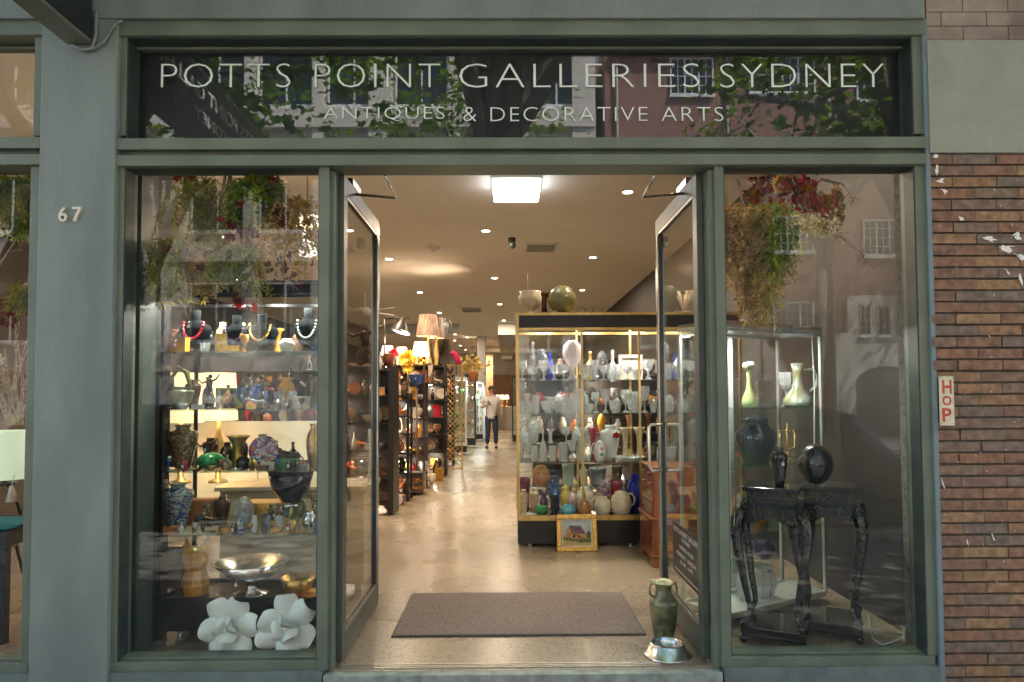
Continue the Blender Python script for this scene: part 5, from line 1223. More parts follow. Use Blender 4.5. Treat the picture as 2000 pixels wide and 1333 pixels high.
# lowest deck: amber glass animal head, platter, gilt centrepiece, stacked boxes
x_ = xz(382, lz[4], LF + .05); b = MB(); y_ = LF + .05; z_ = lz[4]
b.lathe([(0, 0), (.075, 0), (.085, .06), (.06, .15), (.075, .2), (.07, .26), (.03, .29), (0, .295)], (x_, y_, z_ + .001), 9, smooth=False)
for s_ in (-1, 1):
    b.add([(x_ + s_ * .015, y_ - .01, z_ + .27), (x_ + s_ * .075, y_ - .01, z_ + .25), (x_ + s_ * .075, y_ + .02, z_ + .36), (x_ + s_ * .045, y_ + .03, z_ + .27)], [(0, 1, 2), (0, 2, 3), (1, 3, 2), (0, 3, 1)])
tag(b.build('glass_cat', CER['amber'], origin=(x_, y_, z_)), 'faceted amber glass animal with two pointed ears on the lowest deck', 'ornament', 'goods on the lowest deck of the window cabinet')
GD = 'goods on the lowest deck of the window cabinet'
item('footbowl', 490, lz[4], LF + .05, 140, 62, 'silver', 'cake_stand', 'wide silver cake stand on a low foot', 'cake stand', GD); item('bowl', 582, lz[4], LF, 66, 36, 'gold', 'gilt_centrepiece', 'pierced gilt centrepiece bowl near the door post', 'bowl', GD)
item('dish', 590, lz[4], LF - .05, 76, 9, 'gold', 'gilt_dish', 'shallow gilt dish in front of the pierced centrepiece', 'dish', GD)
for i in range(3): item('box', 335 + i * 3, lz[4] + i * .085, LM + .1, 46 - i * 4, 27, 'brown', 'wooden_casket', ('large', 'middle', 'small')[i] + ' brown wooden casket in the stack beside the amber glass animal', 'box', 'stacked brown wooden caskets')
# plaster magnolias on the window floor
m_mag = M('mint_white_plaster', (.82, .86, .76), .55, var=.05, scale=5)
def magnolia(px, py, rpx, rot, label, y):
    c = P(px, py, y); R = rpx / S(y); t = thing('magnolia_ornament', label, 'ornament', (c.x, c.y, 0), 'large plaster magnolias on the window floor')
    rg = random.Random(int(px))
    def petal(ang, ln, wd, tilt, cup, off):
        b = MB(); n, m_ = 9, 7; vs = []
        for i in range(n + 1):
            u = i / n; wv = wd * 1.3 * sqrt(max(0, 1 - ((u - .56) / .5601) ** 2)) * (.75 + .25 * u)
            for j in range(m_ + 1):
                v = (j / m_ - .5) * 2
                vs.append(Vector((v * wv, -cup * (u ** 1.5) + cup * .9 * (v * v) * u - .12 * cup - off, u * ln * (1 - .05 * v * v))))
        fs = [(i * (m_ + 1) + j, i * (m_ + 1) + j + 1, (i + 1) * (m_ + 1) + j + 1, (i + 1) * (m_ + 1) + j) for i in range(n) for j in range(m_)]
        b.smooth = True; b.add(vs, fs); k = len(vs)
        b.add([v + Vector((0, .008, 0)) for v in vs], [tuple(reversed(f)) for f in fs])
        b.xf(Matrix.Translation(c) @ Matrix.Rotation(ang, 4, 'Y') @ Matrix.Rotation(tilt, 4, 'X')); b.build('petal', m_mag, t)
    for k in range(6): petal(rot + k * pi / 3 + rg.uniform(-.15, .15), R * rg.uniform(.9, 1.12), R * .36, rg.uniform(-.1, .15), .05, 0)
    for k in range(3): petal(rot + .5 + k * 2 * pi / 3, R * .6, R * .3, .5, .06, .03)
    b = MB(); b.ball(c + Vector((0, -.05, 0)), R * .14, 10, 8, jit=.1); b.build('flower_centre', m_mag, t)
magnolia(450, 1224, 56, .5, 'large white plaster magnolia on the window floor, its petals spread wider apart', .2)
magnolia(563, 1222, 58, -.1, 'large white plaster magnolia on the window floor, partly hidden by the door post', .17)
c = P(254, 1241, .14)
b = MB(); b.box(c.x - .03, c.x - .018, .1, .2, c.z - .05, c.z + .05); b.build
tag(b.build('power_outlet', CER['cream'], origin=tuple(c)), 'cream power outlet plate on the dark side panel of the window', 'outlet')
# dark side panel of that window and things glowing behind the cabinet
b = MB(); b.box(P(246, 900, .12).x - .02, P(246, 900, .12).x, .101, .6, .002, CEIL - .002); tag(b.build('side_panel', M('dark_brown_panel', (.022, .019, .017), .55, var=.2, scale=3)), kind='structure')
def lamp(px, z0, y, w, hs, hb, label, grp='lit table lamps in the shop', shade='warm', power=4.5, kind='lampstand', base='brass', taper=.72):
    """table lamp: shade w wide and hs high, stem hb high, in photo pixels"""
    s = S(y); x_ = xz(px, z0, y); R = w / s / 2; Hs = hs / s; Hb = hb / s
    o = thing('table_lamp', label, 'lamp', (x_, y, z0), grp)
    b = MB(); b.lathe([(0, 0), (R * .5, 0), (R * .5, .012), (R * .15, .03), (R * .12, Hb * .4), (R * .3, Hb * .6), (R * .1, Hb * .85), (R * .08, Hb + Hs * .3), (0, Hb + Hs * .3)], (x_, y, z0 + .001), 16); b.build('base', CER.get(base, m_brass), o)
    b = MB(); b.lathe([(R, 0), (R * taper, Hs), (R * taper - .004, Hs), (R - .004, 0)], (x_, y, z0 + Hb), 28)
    b.build('lamp_shade', {'warm': EM('warm_lit_lampshade', (1, .7, .38), .24), 'bright': EM('bright_lit_lampshade', (1, .86, .62), .6), 'dim': EM('cream_lampshade', (.9, .74, .52), .16), 'green': EM('pale_green_lampshade', (.6, .68, .48), .13)}[shade], o)
    if power: point(o, (x_, y, z0 + Hb + Hs * .45), .03, power, (1, .72, .42))
    return o
# low sideboard that carries them
b = MB(); b.box(-2.1, -1.05, 1.3, 1.75, .1, .78); b.box(-2.13, -1.02, 1.27, 1.78, .78, .81)
for x_ in (-2.08, -1.12):
    for y_ in (1.32, 1.68): b.box(x_, x_ + .05, y_, y_ + .05, .001, .0995)
sb = b.build('sideboard', M('pale_oak_sideboard', (.42, .32, .19), .5, var=.2, scale=3, stretch=(1, 1, 8)), origin=(-1.6, 1.5, 0), bevel=.004); tag(sb, 'pale low sideboard behind the glass cabinet carrying the lit drum lamps', 'sideboard')
lamp(352, .811, 1.5, 82, 96, 118, 'lit cream drum lamp behind the looped ewer on the sideboard', taper=.86); lamp(426, .811, 1.55, 70, 92, 120, 'lit cream drum lamp behind the bronze robed figure', taper=.86)
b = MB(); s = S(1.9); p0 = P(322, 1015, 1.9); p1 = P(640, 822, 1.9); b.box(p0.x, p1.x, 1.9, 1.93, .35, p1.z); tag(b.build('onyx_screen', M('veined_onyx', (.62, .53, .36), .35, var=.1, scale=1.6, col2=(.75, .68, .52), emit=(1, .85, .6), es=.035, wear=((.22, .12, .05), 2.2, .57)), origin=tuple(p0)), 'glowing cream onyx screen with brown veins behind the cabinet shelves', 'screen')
# glass pendant lamp by the door post
c = P(600, 440, 1.55); m_op = EM('lit_opal_glass', (1, .86, .64), .2)
t = thing('pendant_lamp', 'lit domed glass pendant lamp with crystal drops hanging behind the dried flowers', 'lamp', tuple(c))
b = MB(); b.lathe([(0, .1), (.03, .1), (.12, .06), (.155, 0), (.15, -.004), (.11, .05), (0, .09)], tuple(c), 30); b.build('lamp_shade', m_op, t)
b = MB(); b.tube([c + Vector((0, 0, .1)), Vector((c.x, c.y, CEIL - .005))], .006, 6); b.build('cord', m_brass, t)
b = MB(); b.lathe([(0, -.02), (.03, -.03), (.035, -.09), (.08, -.22), (.06, -.24), (0, -.24)], tuple(c), 14, smooth=False); b.build('crystal_drop', EM('lit_crystal', (1, .93, .8), .26), t)
point(t, c + Vector((0, 0, -.02)), .03, 1.5)

# ------------------------------------------------------------------ window with the lacquer stands
Mr = Matrix.Translation((1.37, .64, 0)) @ Matrix.Rotation(radians(30), 4, 'Z')
rcab = cabinet('display_cabinet', 'pale aluminium framed glass cabinet with two green vases behind the lacquer stands', 1.04, .38, .03, 1.92, [(1.375, .01, .37), (.99, .01, .37), (.55, .01, .37)], Mr, (m_alu, m_alu), post=.02, top=.02, base=.02, leds=((.25, .2), (.5, .16)), ledpow=2, sglass=GL('green_edge_shelf', (.88, .97, .93), .05, .03, (.3, .7, .5)))
b = MB(); b.box(.48, .52, .36, .372, .08, 1.88); b.xf(Mr); b.build('shelf_standard', m_alu, rcab)
b = MB(); b.box(.0, 1.04, .0, .38, 1.921, 1.945); b.xf(Mr); b.build('top_board', M('blond_wood_top', (.42, .28, .17), .5, var=.15, scale=3, stretch=(1, 12, 1)), rcab)
def ri(k, lx, ly, z, w, h, m_, nm_, lb_, ct, **kw):
    p = Mr @ Vector((lx, ly, 0)); return item(k, 0, z, p.y, w, h, m_, nm_, lb_, ct, 'pieces in the aluminium glass cabinet', x=p.x, **kw)
m_irid = M('iridescent_glass', (.62, .6, .3), .16, .55, var=.2, scale=6, coat=.6, col2=(.55, .7, .6))
def lxr(px, ly):      # local x on the cabinet floor plan for a photo column
    best = min(range(0, 104), key=lambda i: abs(P(0, 774, 0).x * 0 + (990 + (Mr @ Vector((i / 100, ly, 0))).x * S((Mr @ Vector((i / 100, ly, 0))).y)) - px)); return best / 100
v = ri('flared', lxr(1464, .15), .15, 1.375, 30, 84, M('pale_green_glow_glass', (.45, .52, .22), .2, var=.1, coat=.5, emit=(.5, .6, .25), es=.03), 'tulip_vase', 'tall pale green glass vase with frilled tulip mouth', 'vase')  # glass given a faint green emission of its own
p_ = Mr @ Vector((lxr(1464, .15), .15, 0)); b = MB(); b.lathe([(.012, 0), (.035, .015), (.043, .04), (.032, .062), (.028, .058), (.034, .04), (.01, .01)], (p_.x, p_.y, 1.375 + .25), 24, flute=.08, nfl=6); b.build('frilled_mouth', m_irid, v)
ri('flared', lxr(1559, .2), .2, 1.375, 58, 84, m_irid, 'iridescent_vase', 'squat iridescent yellow green vase with two ear handles', 'vase', handle=1)
ri('goblet', lxr(1538, .3), .3, 1.375, 34, 66, 'crystal', 'engraved_goblet', 'engraved glass goblet behind the iridescent vase', 'goblet', facet=9); ri('box', lxr(1492, .3), .3, 1.375, 24, 50, 'silver', 'desk_calculator', 'grey calculator propped behind the tulip vase', 'calculator')
ri('ginger', lxr(1476, .2), .2, .99, 78, 92, GL('smoky_glass', (.5, .55, .58), .1, .25, (.06, .08, .1)), 'globe_vase', 'big round smoky blue glass jar on the middle shelf', 'vase')
ri('lampstand', lxr(1538, .2), .2, .99, 30, 70, 'gold', 'candelabrum', 'thin brass candelabrum with three arms on the middle shelf', 'candelabrum')
p_ = Mr @ Vector((lxr(1538, .2), .2, 0)); b = MB()
for s_ in (-1, 0, 1): b.tube([(p_.x, p_.y, 1.06), (p_.x + s_ * .05, p_.y, 1.08), (p_.x + s_ * .055, p_.y, 1.19)], .004, 6); b.lathe([(0, 0), (.012, 0), (.015, .012), (0, .012)], (p_.x + s_ * .055, p_.y, 1.19), 10)
tag(b.build('candle_arms', CER['gold'], bpy.data.objects['candelabrum']))
ri('bowl', lxr(1480, .2), .2, .55, 52, 34, 'orange', 'orange_bowl', 'glowing orange glass bowl on the lower shelf', 'bowl'); ri('jar', lxr(1485, .2), .2, .05, 48, 60, 'crystal', 'crystal_jar', 'covered crystal jar on the cabinet floor', 'jar', facet=9); ri('vase', lxr(1450, .2), .2, .05, 38, 62, 'crystal', 'crystal_vase', 'cut crystal vase on the cabinet floor by the mullion', 'vase', facet=8)
ri('globe', lxr(1487, .15), .15, .32, 44, 40, 'purple', 'lustre_vase', 'round plum lustre vase above the crystal jar', 'vase')
b = MB(); b.box(.1, .5, .05, .3, .305, .313); b.xf(Mr); b.build('shelf', m_shelfg, rcab)
# cables on the cabinet
b = MB(); q = [Mr @ Vector(v_) for v_ in ((1.0, .05, 1.87), (.985, .03, 1.5), (.97, .03, 1.1), (.94, .03, .95))]; b.tube(q, .005, 6); tag(b.build('cable', CER['white'], origin=tuple(q[0])), 'white lamp cable hanging down inside the aluminium glass cabinet', 'cable')
b = MB(); q = [Mr @ Vector((.55 + .2 * cos(t_), .18 + .1 * sin(t_ * 1.3), 1.957 + .015 * sin(3 * t_) + .01)) for t_ in [k * .5 for k in range(15)]]; b.tube(q, .005, 6); tag(b.build('cable', CER['white'], origin=tuple(q[0])), 'white cable coiled on the wooden top of the aluminium glass cabinet', 'cable')

def stand(cx, cy_, S_, H, rot, label):
    t = thing('pedestal_stand', label, 'plant stand', (cx, cy_, 0), 'pair of lacquer pedestal stands')
    m_gold = MATS.get('lacquer_gilt') or pattern('lacquer_gilt', (.014, .016, .014), [(.12, .1, .035), (.05, .06, .03)], 60, .6, .22)
    M4 = Matrix.Translation((cx, cy_, 0)) @ Matrix.Rotation(rot, 4, 'Z'); h = S_ / 2
    b = MB(); b.box(-h, h, -h, h, H - .022, H); b.box(-h * .9, h * .9, -h * .9, h * .9, H - .032, H - .0225); b.xf(M4); b.build('top', m_lacq, t, bevel=.003)
    b = MB(); k = h * .84; b.box(-k, k, -k, k, H - .09, H - .0325); b.xf(M4); b.build('frieze', m_gold, t)
    b = MB(); b.box(-h * .95, h * .95, -h * .95, h * .95, H - .102, H - .0905); b.box(-h * 1.02, h * 1.02, -h * 1.02, h * 1.02, H - .112, H - .1025); b.xf(M4); b.build('moulding', m_lacq, t, bevel=.002)
    for r_ in range(4):        # apron with scalloped edge
        b = MB(); n = 12; top = H - .1125; pts = [(-h * 1.05 + 2.1 * h * i / n, top) for i in range(n + 1)]; low = [(h * 1.05 - 2.1 * h * i / n, top - .075 - .03 * abs(cos(pi * i / n)) ** 3 + .012 * cos(4 * pi * i / n)) for i in range(n + 1)]
        b.prism(pts + low, -h * 1.06, -h * 1.0); b.xf(M4 @ Matrix.Rotation(r_ * pi / 2, 4, 'Z')); b.build('apron', m_gold, t)
    for sx in (-1, 1):
        for sy in (-1, 1):
            b = MB(); d = Vector((sx, sy, 0)); prof = [(1.04, H - .125, .036), (1.16, H - .19, .037), (1.2, H - .28, .032), (1.08, H * .52, .025), (.94, H * .36, .02), (.82, H * .24, .017), (.8, .17, .016), (.92, .125, .02), (1.04, .108, .025)]
            b.tube([d * h * a + Vector((0, 0, z_)) for a, z_, r in prof], [r for a, z_, r in prof], 8); b.xf(M4); b.build('leg', m_gold, t)
    b = MB(); b.box(-h * 1.12, h * 1.12, -h * 1.12, h * 1.12, .06, .1); b.box(-h * 1.08, h * 1.08, -h * 1.08, h * 1.08, .04, .0595); b.xf(M4); b.build('base', m_lacq, t, bevel=.003)
    for sx in (-1, 1):
        for sy in (-1, 1):
            b = MB(); b.ball((sx * h * 1.02, sy * h * 1.02, .024), .024, 10, 8); b.xf(M4); b.build('foot', m_lacq, t)
    return t
stand(1.61, .44, .32, .915, radians(-27), 'black lacquer pedestal stand with gilt flowers under the dark green flask')
stand(1.99, .54, .31, .905, radians(-27), 'black lacquer pedestal stand with gilt flowers under the round black vase')
item('shoulder', 1522, .915, .40, 33, 74, 'black', 'flask_vase', 'slim black and dark green flask vase on the nearer lacquer stand', 'vase', x=P(1522, 910, .40).x)
item('sphere', 1606, .905, .5, 66, 80, 'black', 'globe_vase', 'glossy black globe vase on the lacquer stand towards the brick wall', 'vase', x=1.90)
# cable and outlet on the floor
q = [F(1697, 1205), F(1705, 1250), F(1722, 1262), F(1745, 1255), P(1764, 1245, .35), P(1772, 1238, .35)]
b = MB(); b.tube([Vector((v_.x, v_.y, max(v_.z, .006))) for v_ in q], .005, 6); tag(b.build('cable', CER['white'], origin=tuple(q[0])), 'white cable trailing over the floor from the lacquer stand to the outlet', 'cable')
c = P(1779, 1243, .36)
b = MB(); b.box(c.x - .045, c.x + .04, .36, .375, c.z - .03, c.z + .05); b.box(c.x - .05, c.x - .02, .34, .3595, c.z - .02, c.z + .015); tag(b.build('power_outlet', CER['cream'], origin=tuple(c)), 'cream power outlet with a plug beside the lacquer stands', 'outlet')
b = MB(); b.box(c.x + .045, XR - .001, .3, 2.0, .002, CEIL - .003); tag(b.build('side_panel', M('dark_brown_panel')), kind='structure')

# ------------------------------------------------------------------ hanging dried flowers
arrangement('large hanging arrangement of moss, fern, red leaves and twigs above the window cabinet', .22, [
 ('branch', 440, 338, 400, 420, 6), ('branch', 450, 340, 380, 470, 8), ('branch', 450, 345, 520, 600, 10), ('branch', 470, 380, 500, 590, 8), ('branch', 420, 380, 350, 440, 8), ('branch', 500, 340, 560, 560, 8), ('branch', 540, 340, 590, 520, 8),
 ('moss', 330, 470, 46, 110, 57), ('moss', 322, 510, 40, 90, 49), ('moss', 410, 380, 60, 120, 41), ('moss', 470, 480, 60, 110, 34), ('moss', 385, 350, 50, 100, 30), ('fern', 495, 360, 60, 40, 37), ('fern', 480, 400, 60, 40, 30), ('fern', 445, 490, 50, 70, 20), ('fern', 508, 345, 30, 60, 23),
 ('red_leaves', 525, 380, 34, 110, 37), ('red_leaves', 370, 348, 36, 24, 10), ('red_leaves', 550, 420, 40, 70, 14), ('dark_leaves', 430, 500, 150, 110, 33), ('dark_leaves', 545, 520, 80, 80, 18), ('dark_leaves', 470, 440, 90, 90, 16), ('dark_leaves', 470, 590, 60, 70, 8),
 ('blossom', 385, 408, 46, 60, 169), ('seed_strands', 400, 500, 60, 80, 30), ('seed_strands', 570, 380, 50, 160, 30), ('seed_head', 378, 572, 30, 20, 40)], 11)
arrangement('hanging arrangement with red leaves, white blossom and a straw seed head above the glass cabinet', .22, [
 ('branch', 1500, 338, 1460, 400, 6), ('branch', 1560, 400, 1640, 470, 10), ('branch', 1630, 445, 1705, 525, 12), ('branch', 1635, 450, 1690, 500, 8), ('branch', 1470, 420, 1480, 600, 10), ('branch', 1440, 350, 1460, 450, 6), ('branch', 1600, 350, 1670, 400, 8), ('branch', 1500, 470, 1545, 555, 8),
 ('moss', 1455, 430, 50, 130, 49), ('moss', 1490, 450, 40, 140, 49), ('moss', 1490, 540, 34, 100, 22), ('fern', 1512, 400, 40, 130, 30), ('fern', 1500, 440, 40, 110, 27), ('seed_strands', 1440, 400, 40, 140, 44), ('seed_strands', 1475, 460, 50, 140, 48), ('seed_strands', 1600, 370, 60, 80, 26), ('seed_strands', 1470, 560, 20, 60, 13),
 ('red_leaves', 1565, 375, 60, 60, 36), ('red_leaves', 1590, 400, 70, 40, 16), ('dark_leaves', 1480, 370, 80, 70, 19), ('dark_leaves', 1540, 360, 90, 60, 11), ('blossom', 1575, 435, 60, 42, 221), ('blossom', 1625, 440, 40, 40, 78), ('blossom', 1465, 500, 20, 60, 39), ('blossom', 1600, 452, 36, 24, 65),
 ('seed_head', 1528, 358, 46, 40, 160), ('seed_head', 1475, 415, 34, 30, 80)], 23)
# neighbouring bay: greenery, budded twigs, lamp, table and chair
arrangement('hanging green moss and white everlasting flowers in the bay beyond the pillar', .25, [
 ('moss', 40, 370, 30, 60, 26), ('fern', 34, 350, 40, 80, 37), ('fern', 45, 400, 30, 70, 23), ('blossom', 10, 450, 60, 50, 78), ('moss', 48, 560, 24, 60, 19), ('branch', -30, 600, 40, 450, 6), ('dark_leaves', 20, 620, 70, 50, 14)], 31)
b = MB(); rg = random.Random(8); bb_ = MB(); base = P(30, 830, .75)
for i in range(20):
    e = P(rg.uniform(-50, 64), rg.uniform(600, 740), .75 + rg.uniform(-.1, .15)); m1 = base.lerp(e, .5) + Vector((rg.uniform(-.05, .05), 0, 0)); st = base + Vector((rg.uniform(-.06, .06), 0, 0)); b.tube([st, m1, e], [.007, .005, .002], 5)
    for k in range(9): u = rg.uniform(.25, 1); q = st.lerp(m1, u * 2) if u < .5 else m1.lerp(e, u * 2 - 1); bb_.ball(q + Vector((rg.uniform(-.012, .012), -.004, rg.uniform(-.01, .01))), .006, 5, 4)
t = b.build('twig_bunch', m_twig, origin=tuple(base)); tag(t, 'bunch of bare budded twigs standing above the pale green lampshade beyond the pillar', 'twigs'); bb_.build('buds', M('pale_pink_buds', (.6, .42, .3), .6), t)
lamp(8, .93, .55, 92, 92, 12, 'pale green drum shade lamp on the dark table beyond the pillar', shade='green', power=0, taper=.97, base='black')
b = MB(); tx0, tx1 = P(-160, 1010, .5).x, P(40, 1010, .5).x; tz = P(20, 1034, .45).z
b.box(tx0, tx1, .4, .95, tz - .03, tz); b.box(tx0 + .03, tx1 - .03, .43, .92, tz - .1, tz - .0305)
for a in (tx0 + .02, tx1 - .08): 
    for y_ in (.42, .88): b.box(a, a + .05, y_, y_ + .05, .001, tz - .1005)
tag(b.build('side_table', m_blk, origin=(tx0, .6, 0)), 'black side table beyond the pillar carrying a teal cloth', 'table')
b = MB(); b.box(tx0 + .05, tx1 - .01, .41, .8, tz + .001, tz + .02); tag(b.build('folded_cloth', M('teal_fabric', (.01, .16, .2), .8, var=.3, scale=30), origin=(tx0, .6, tz), bevel=.008), 'folded teal cloth lying on the black side table', 'cloth')
b = MB(); cz = P(22, 980, .45); b.lathe([(.004, .1), (.012, .09), (.016, .06), (.03, 0), (0, .002)], tuple(cz), 12); b.tube([cz + Vector((0, 0, .09)), cz + Vector((.0, .02, .16))], .002, 5); tag(b.build('tassel', CER['ivory'], origin=tuple(cz)), 'cream silk tassel hanging above the teal cloth', 'tassel')
c = P(-20, 1110, 1.0)
t = thing('bentwood_chair', 'dark bentwood chair beyond the pillar, half cut by the picture edge', 'chair', (c.x - .1, 1.0, 0))
b = MB(); b.lathe([(0, .45), (.2, .45), (.2, .475), (0, .48)], (c.x - .05, 1.0, 0), 24); b.build('seat', CER['wood'], t)
for sx in (-1, 1):
    for sy in (-1, 1): b = MB(); b.tube([(c.x - .05 + sx * .13, 1.0 + sy * .13, .45), (c.x - .05 + sx * .2, 1.0 + sy * .2, .001)], .013, 8); b.build('leg', m_blk, t)
b = MB(); b.tube([(c.x - .05 + .17 * cos(a_), 1.14, .46 + .42 * sin(a_)) for a_ in [pi * k / 12 for k in range(13)]], .013, 8); b.tube([(c.x - .05 + .15 * cos(a_), 1.0 + .15 * sin(a_), .2) for a_ in [2 * pi * k / 16 for k in range(17)]], .009, 6); b.build('backrest', m_blk, t)
# opal ceiling lamp seen through the upper glass beyond the pillar
c = P(8, 218, 1.4); t = thing('ceiling_lamp', 'lit dish shaped ceiling lamp seen through the upper glass beyond the pillar', 'lamp', tuple(c))
b = MB(); b.lathe([(0, -.04), (.1, -.03), (.19, .01), (.2, .03), (.18, .03), (.1, -.01), (0, -.02)], tuple(c), 30); b.build('lamp_shade', CER['ivory'], t)
b = MB(); b.ball(c + Vector((.02, -.02, -.035)), .05, 12, 8, sz=.4); b.build('lit_bulb', EM('bulb_white', (1, .93, .8), 6), t); b = MB(); b.tube([c, Vector((c.x, c.y, CEIL - .002))], .006, 6); b.build('cord', m_brass, t); point(t, c + Vector((0, -.05, .1)), .04, 16)
# ------------------------------------------------------------------ stock down the side of the aisle
PAL = ['bronze', 'brown', 'amber', 'white', 'ivory', 'gold', 'silver', 'red', 'mixed', 'bronze', 'terracotta', 'black', 'olive', 'satsuma', 'crystal', 'orange', 'brown', 'wood', 'floral', 'grey', 'mixed', 'ivory']
CN = {'mixed': 'speckled', 'bronze': 'dark bronze', 'gold': 'gilt', 'silver': 'silver', 'crystal': 'cut crystal', 'floral': 'flowered', 'satsuma': 'painted brown', 'wood': 'mahogany'}
KD = [('vase', .1, .22), ('jar', .1, .16), ('bottle', .07, .22), ('bowl', .15, .08), ('dancer', .1, .22), ('beast', .17, .11), ('box', .15, .09), ('ginger', .1, .18), ('goblet', .07, .15), ('plate', .17, .17), ('frame', .13, .17), ('trumpet', .1, .2), ('globe', .12, .14), ('bust', .12, .2), ('urn', .13, .17)]
KN = {'vase': 'vase', 'jar': 'jar', 'bottle': 'bottle', 'bowl': 'bowl', 'dancer': 'statuette', 'beast': 'figurine', 'box': 'casket', 'ginger': 'ginger jar', 'goblet': 'goblet', 'plate': 'plate', 'frame': 'picture frame', 'trumpet': 'trumpet vase', 'globe': 'round vase', 'bust': 'bust', 'urn': 'urn', 'sphere': 'ball'}
def etagere(name, label, x0, x1, y0, y1, zl, mat, seed, where, gap=.155, back=True, panel=False, fill=True, pal=PAL, cat='shelf unit', led=0):
    t = thing(name, label, cat, ((x0 + x1) / 2, (y0 + y1) / 2, 0), 'shelf units full of stock beside the aisle')
    for x in (x0, x1 - .035):
        for y in (y0, y1 - .035):
            b = MB(); b.box(x, x + .035, y, y + .035, .001, zl[-1] + .03); b.build('post', mat, t)
    if panel:
        b = MB(); b.box(x1 - .034, x1 + .03, y0 - .004, y1 + .004, .002, zl[-1] + .04); b.build('side_panel', mat, t)
    for z in zl: b = MB(); b.box(x0 + .001, x1 - .001, y0 + .002, y1 - .002, z - .02, z); b.build('shelf', mat, t)
    if back: b = MB(); b.box(x0 + .035, x1 - .035, y1 - .02, y1 - .005, .1, zl[-1]); b.build('back_panel', M('dark_mirror_back', (.025, .018, .014), .5, var=.3), t)
    rg = random.Random(seed)
    if fill:
        for si, z in enumerate(zl):
            room = (zl[si + 1] - z - .03) if si + 1 < len(zl) else .34
            x = x0 + .09; k_ = 0
            while x < x1 - .06:
                k, w, h = rg.choice(KD); m_ = rg.choice(pal); sc_ = rg.uniform(.85, 1.35); h = min(h * sc_, room * .95); w *= min(sc_, 1.15); k_ += 1
                y = y0 + rg.uniform(.09, .14) + (0 if k_ % 3 else .16); s = S(y)
                if k_ < 20: item(k, 0, z, y, w * s, h * s, m_, KN[k].replace(' ', '_'), f'{CN.get(m_, m_)} {KN[k]}, {ORD[k_]} along shelf {["one", "two", "three", "four", "five", "six", "seven"][si]} of the {where}', KN[k], 'bric-a-brac on the ' + where, x=x, seg=14)
                x += max(w * .75, gap * rg.uniform(.6, 1.0))
            if led and si + 1 < len(zl):
                p = ((x0 + x1) / 2 + rg.uniform(-.2, .2), y0 + .12, zl[si + 1] - .024); b = MB(); b.tube([p, (p[0], p[1], p[2] + .004)], .022, 10); o = b.build('led_light', m_led, t); area(o, (p[0], p[1], p[2] - .003), .04, led, (1, .82, .6))
    return t
m_dkw = M('dark_stained_wood', (.04, .025, .018), .35, var=.3, scale=5, coat=.2)
etagere('shelf_unit', 'tall black shelf unit with a solid side panel, nearest the open door', -2.7, -1.44, 4.7, 5.1, [.14, .46, .8, 1.14, 1.48, 1.8], m_blk, 1, 'panelled shelf unit', panel=True, led=1.2, gap=.1)
etagere('shelf_unit', 'dark wooden shelf unit facing the doors under the lit lamps', -2.15, -1.3, 7.0, 7.4, [.2, .52, .82, 1.12, 1.42, 1.7, 1.97], m_dkw, 2, 'wooden shelf unit', led=1.4, gap=.09)
etagere('shelf_unit', 'open black shelf unit between the panelled one and the lit lamps', -2.3, -1.37, 5.75, 6.1, [.12, .4, .68, .95, 1.2, 1.48], m_blk, 12, 'open black unit', led=1.2, gap=.08, back=False)
etagere('shelf_unit', 'slim black shelf unit set with mirrors past the wooden shelf unit', -1.95, -1.12, 8.6, 8.95, [.15, .46, .77, 1.08, 1.4, 1.7, 2.02], m_blk, 3, 'slim mirrored unit', led=1.4, gap=.09)
etagere('shelf_unit', 'brown wooden shelf unit by the aisle before the white lit cabinet', -1.9, -1.12, 10.4, 10.8, [.15, .5, .85, 1.2, 1.55, 1.9], m_dkw, 4, 'brass toned unit', led=1.2, gap=.1)
etagere('shelf_unit', 'long low dark shelf unit in the side bay beyond the door glass', -4.6, -3.0, 5.6, 6.0, [.2, .65, 1.1, 1.5], m_dkw, 5, 'side bay unit', led=1, gap=.2)
etagere('shelf_unit', 'wide wooden shelf unit along the back of the side bay', -5.4, -3.2, 9.0, 9.4, [.2, .7, 1.2, 1.7], m_dkw, 6, 'far side bay unit', led=1, gap=.24)
etagere('shelf_unit', 'dark shelf unit behind the brass cabinet of crystal', .35, 2.2, 5.4, 5.8, [.15, .55, .95, 1.35, 1.75], m_dkw, 7, 'unit behind the brass cabinet', led=1.5, gap=.19)
# brass lattice screen standing by the aisle
t = thing('lattice_screen', 'tall narrow brass lattice screen beside the aisle', 'screen', (-1.05, 9.8, 0)); b = MB()
for k in range(-2, 22):
    z_ = .05 + k * .1
    for s_ in (1, -1):
        za, zb_ = z_, z_ + .34; xa_, xb2 = (-1.26, -.92) if s_ > 0 else (-.92, -1.26)
        if za > .04 and zb_ < 2.05: b.tube([(xa_, 9.8, za), (xb2, 9.8 + .01 * s_, zb_)], .007, 5)
b.build('lattice', m_brass, t); b = MB(); b.box(-1.29, -1.26, 9.78, 9.83, .001, 2.1); b.box(-.92, -.89, 9.78, 9.83, .001, 2.1); b.box(-1.26, -.92, 9.78, 9.83, 2.07, 2.1); b.box(-1.26, -.92, 9.78, 9.83, .02, .05); b.build('frame', m_brass, t)
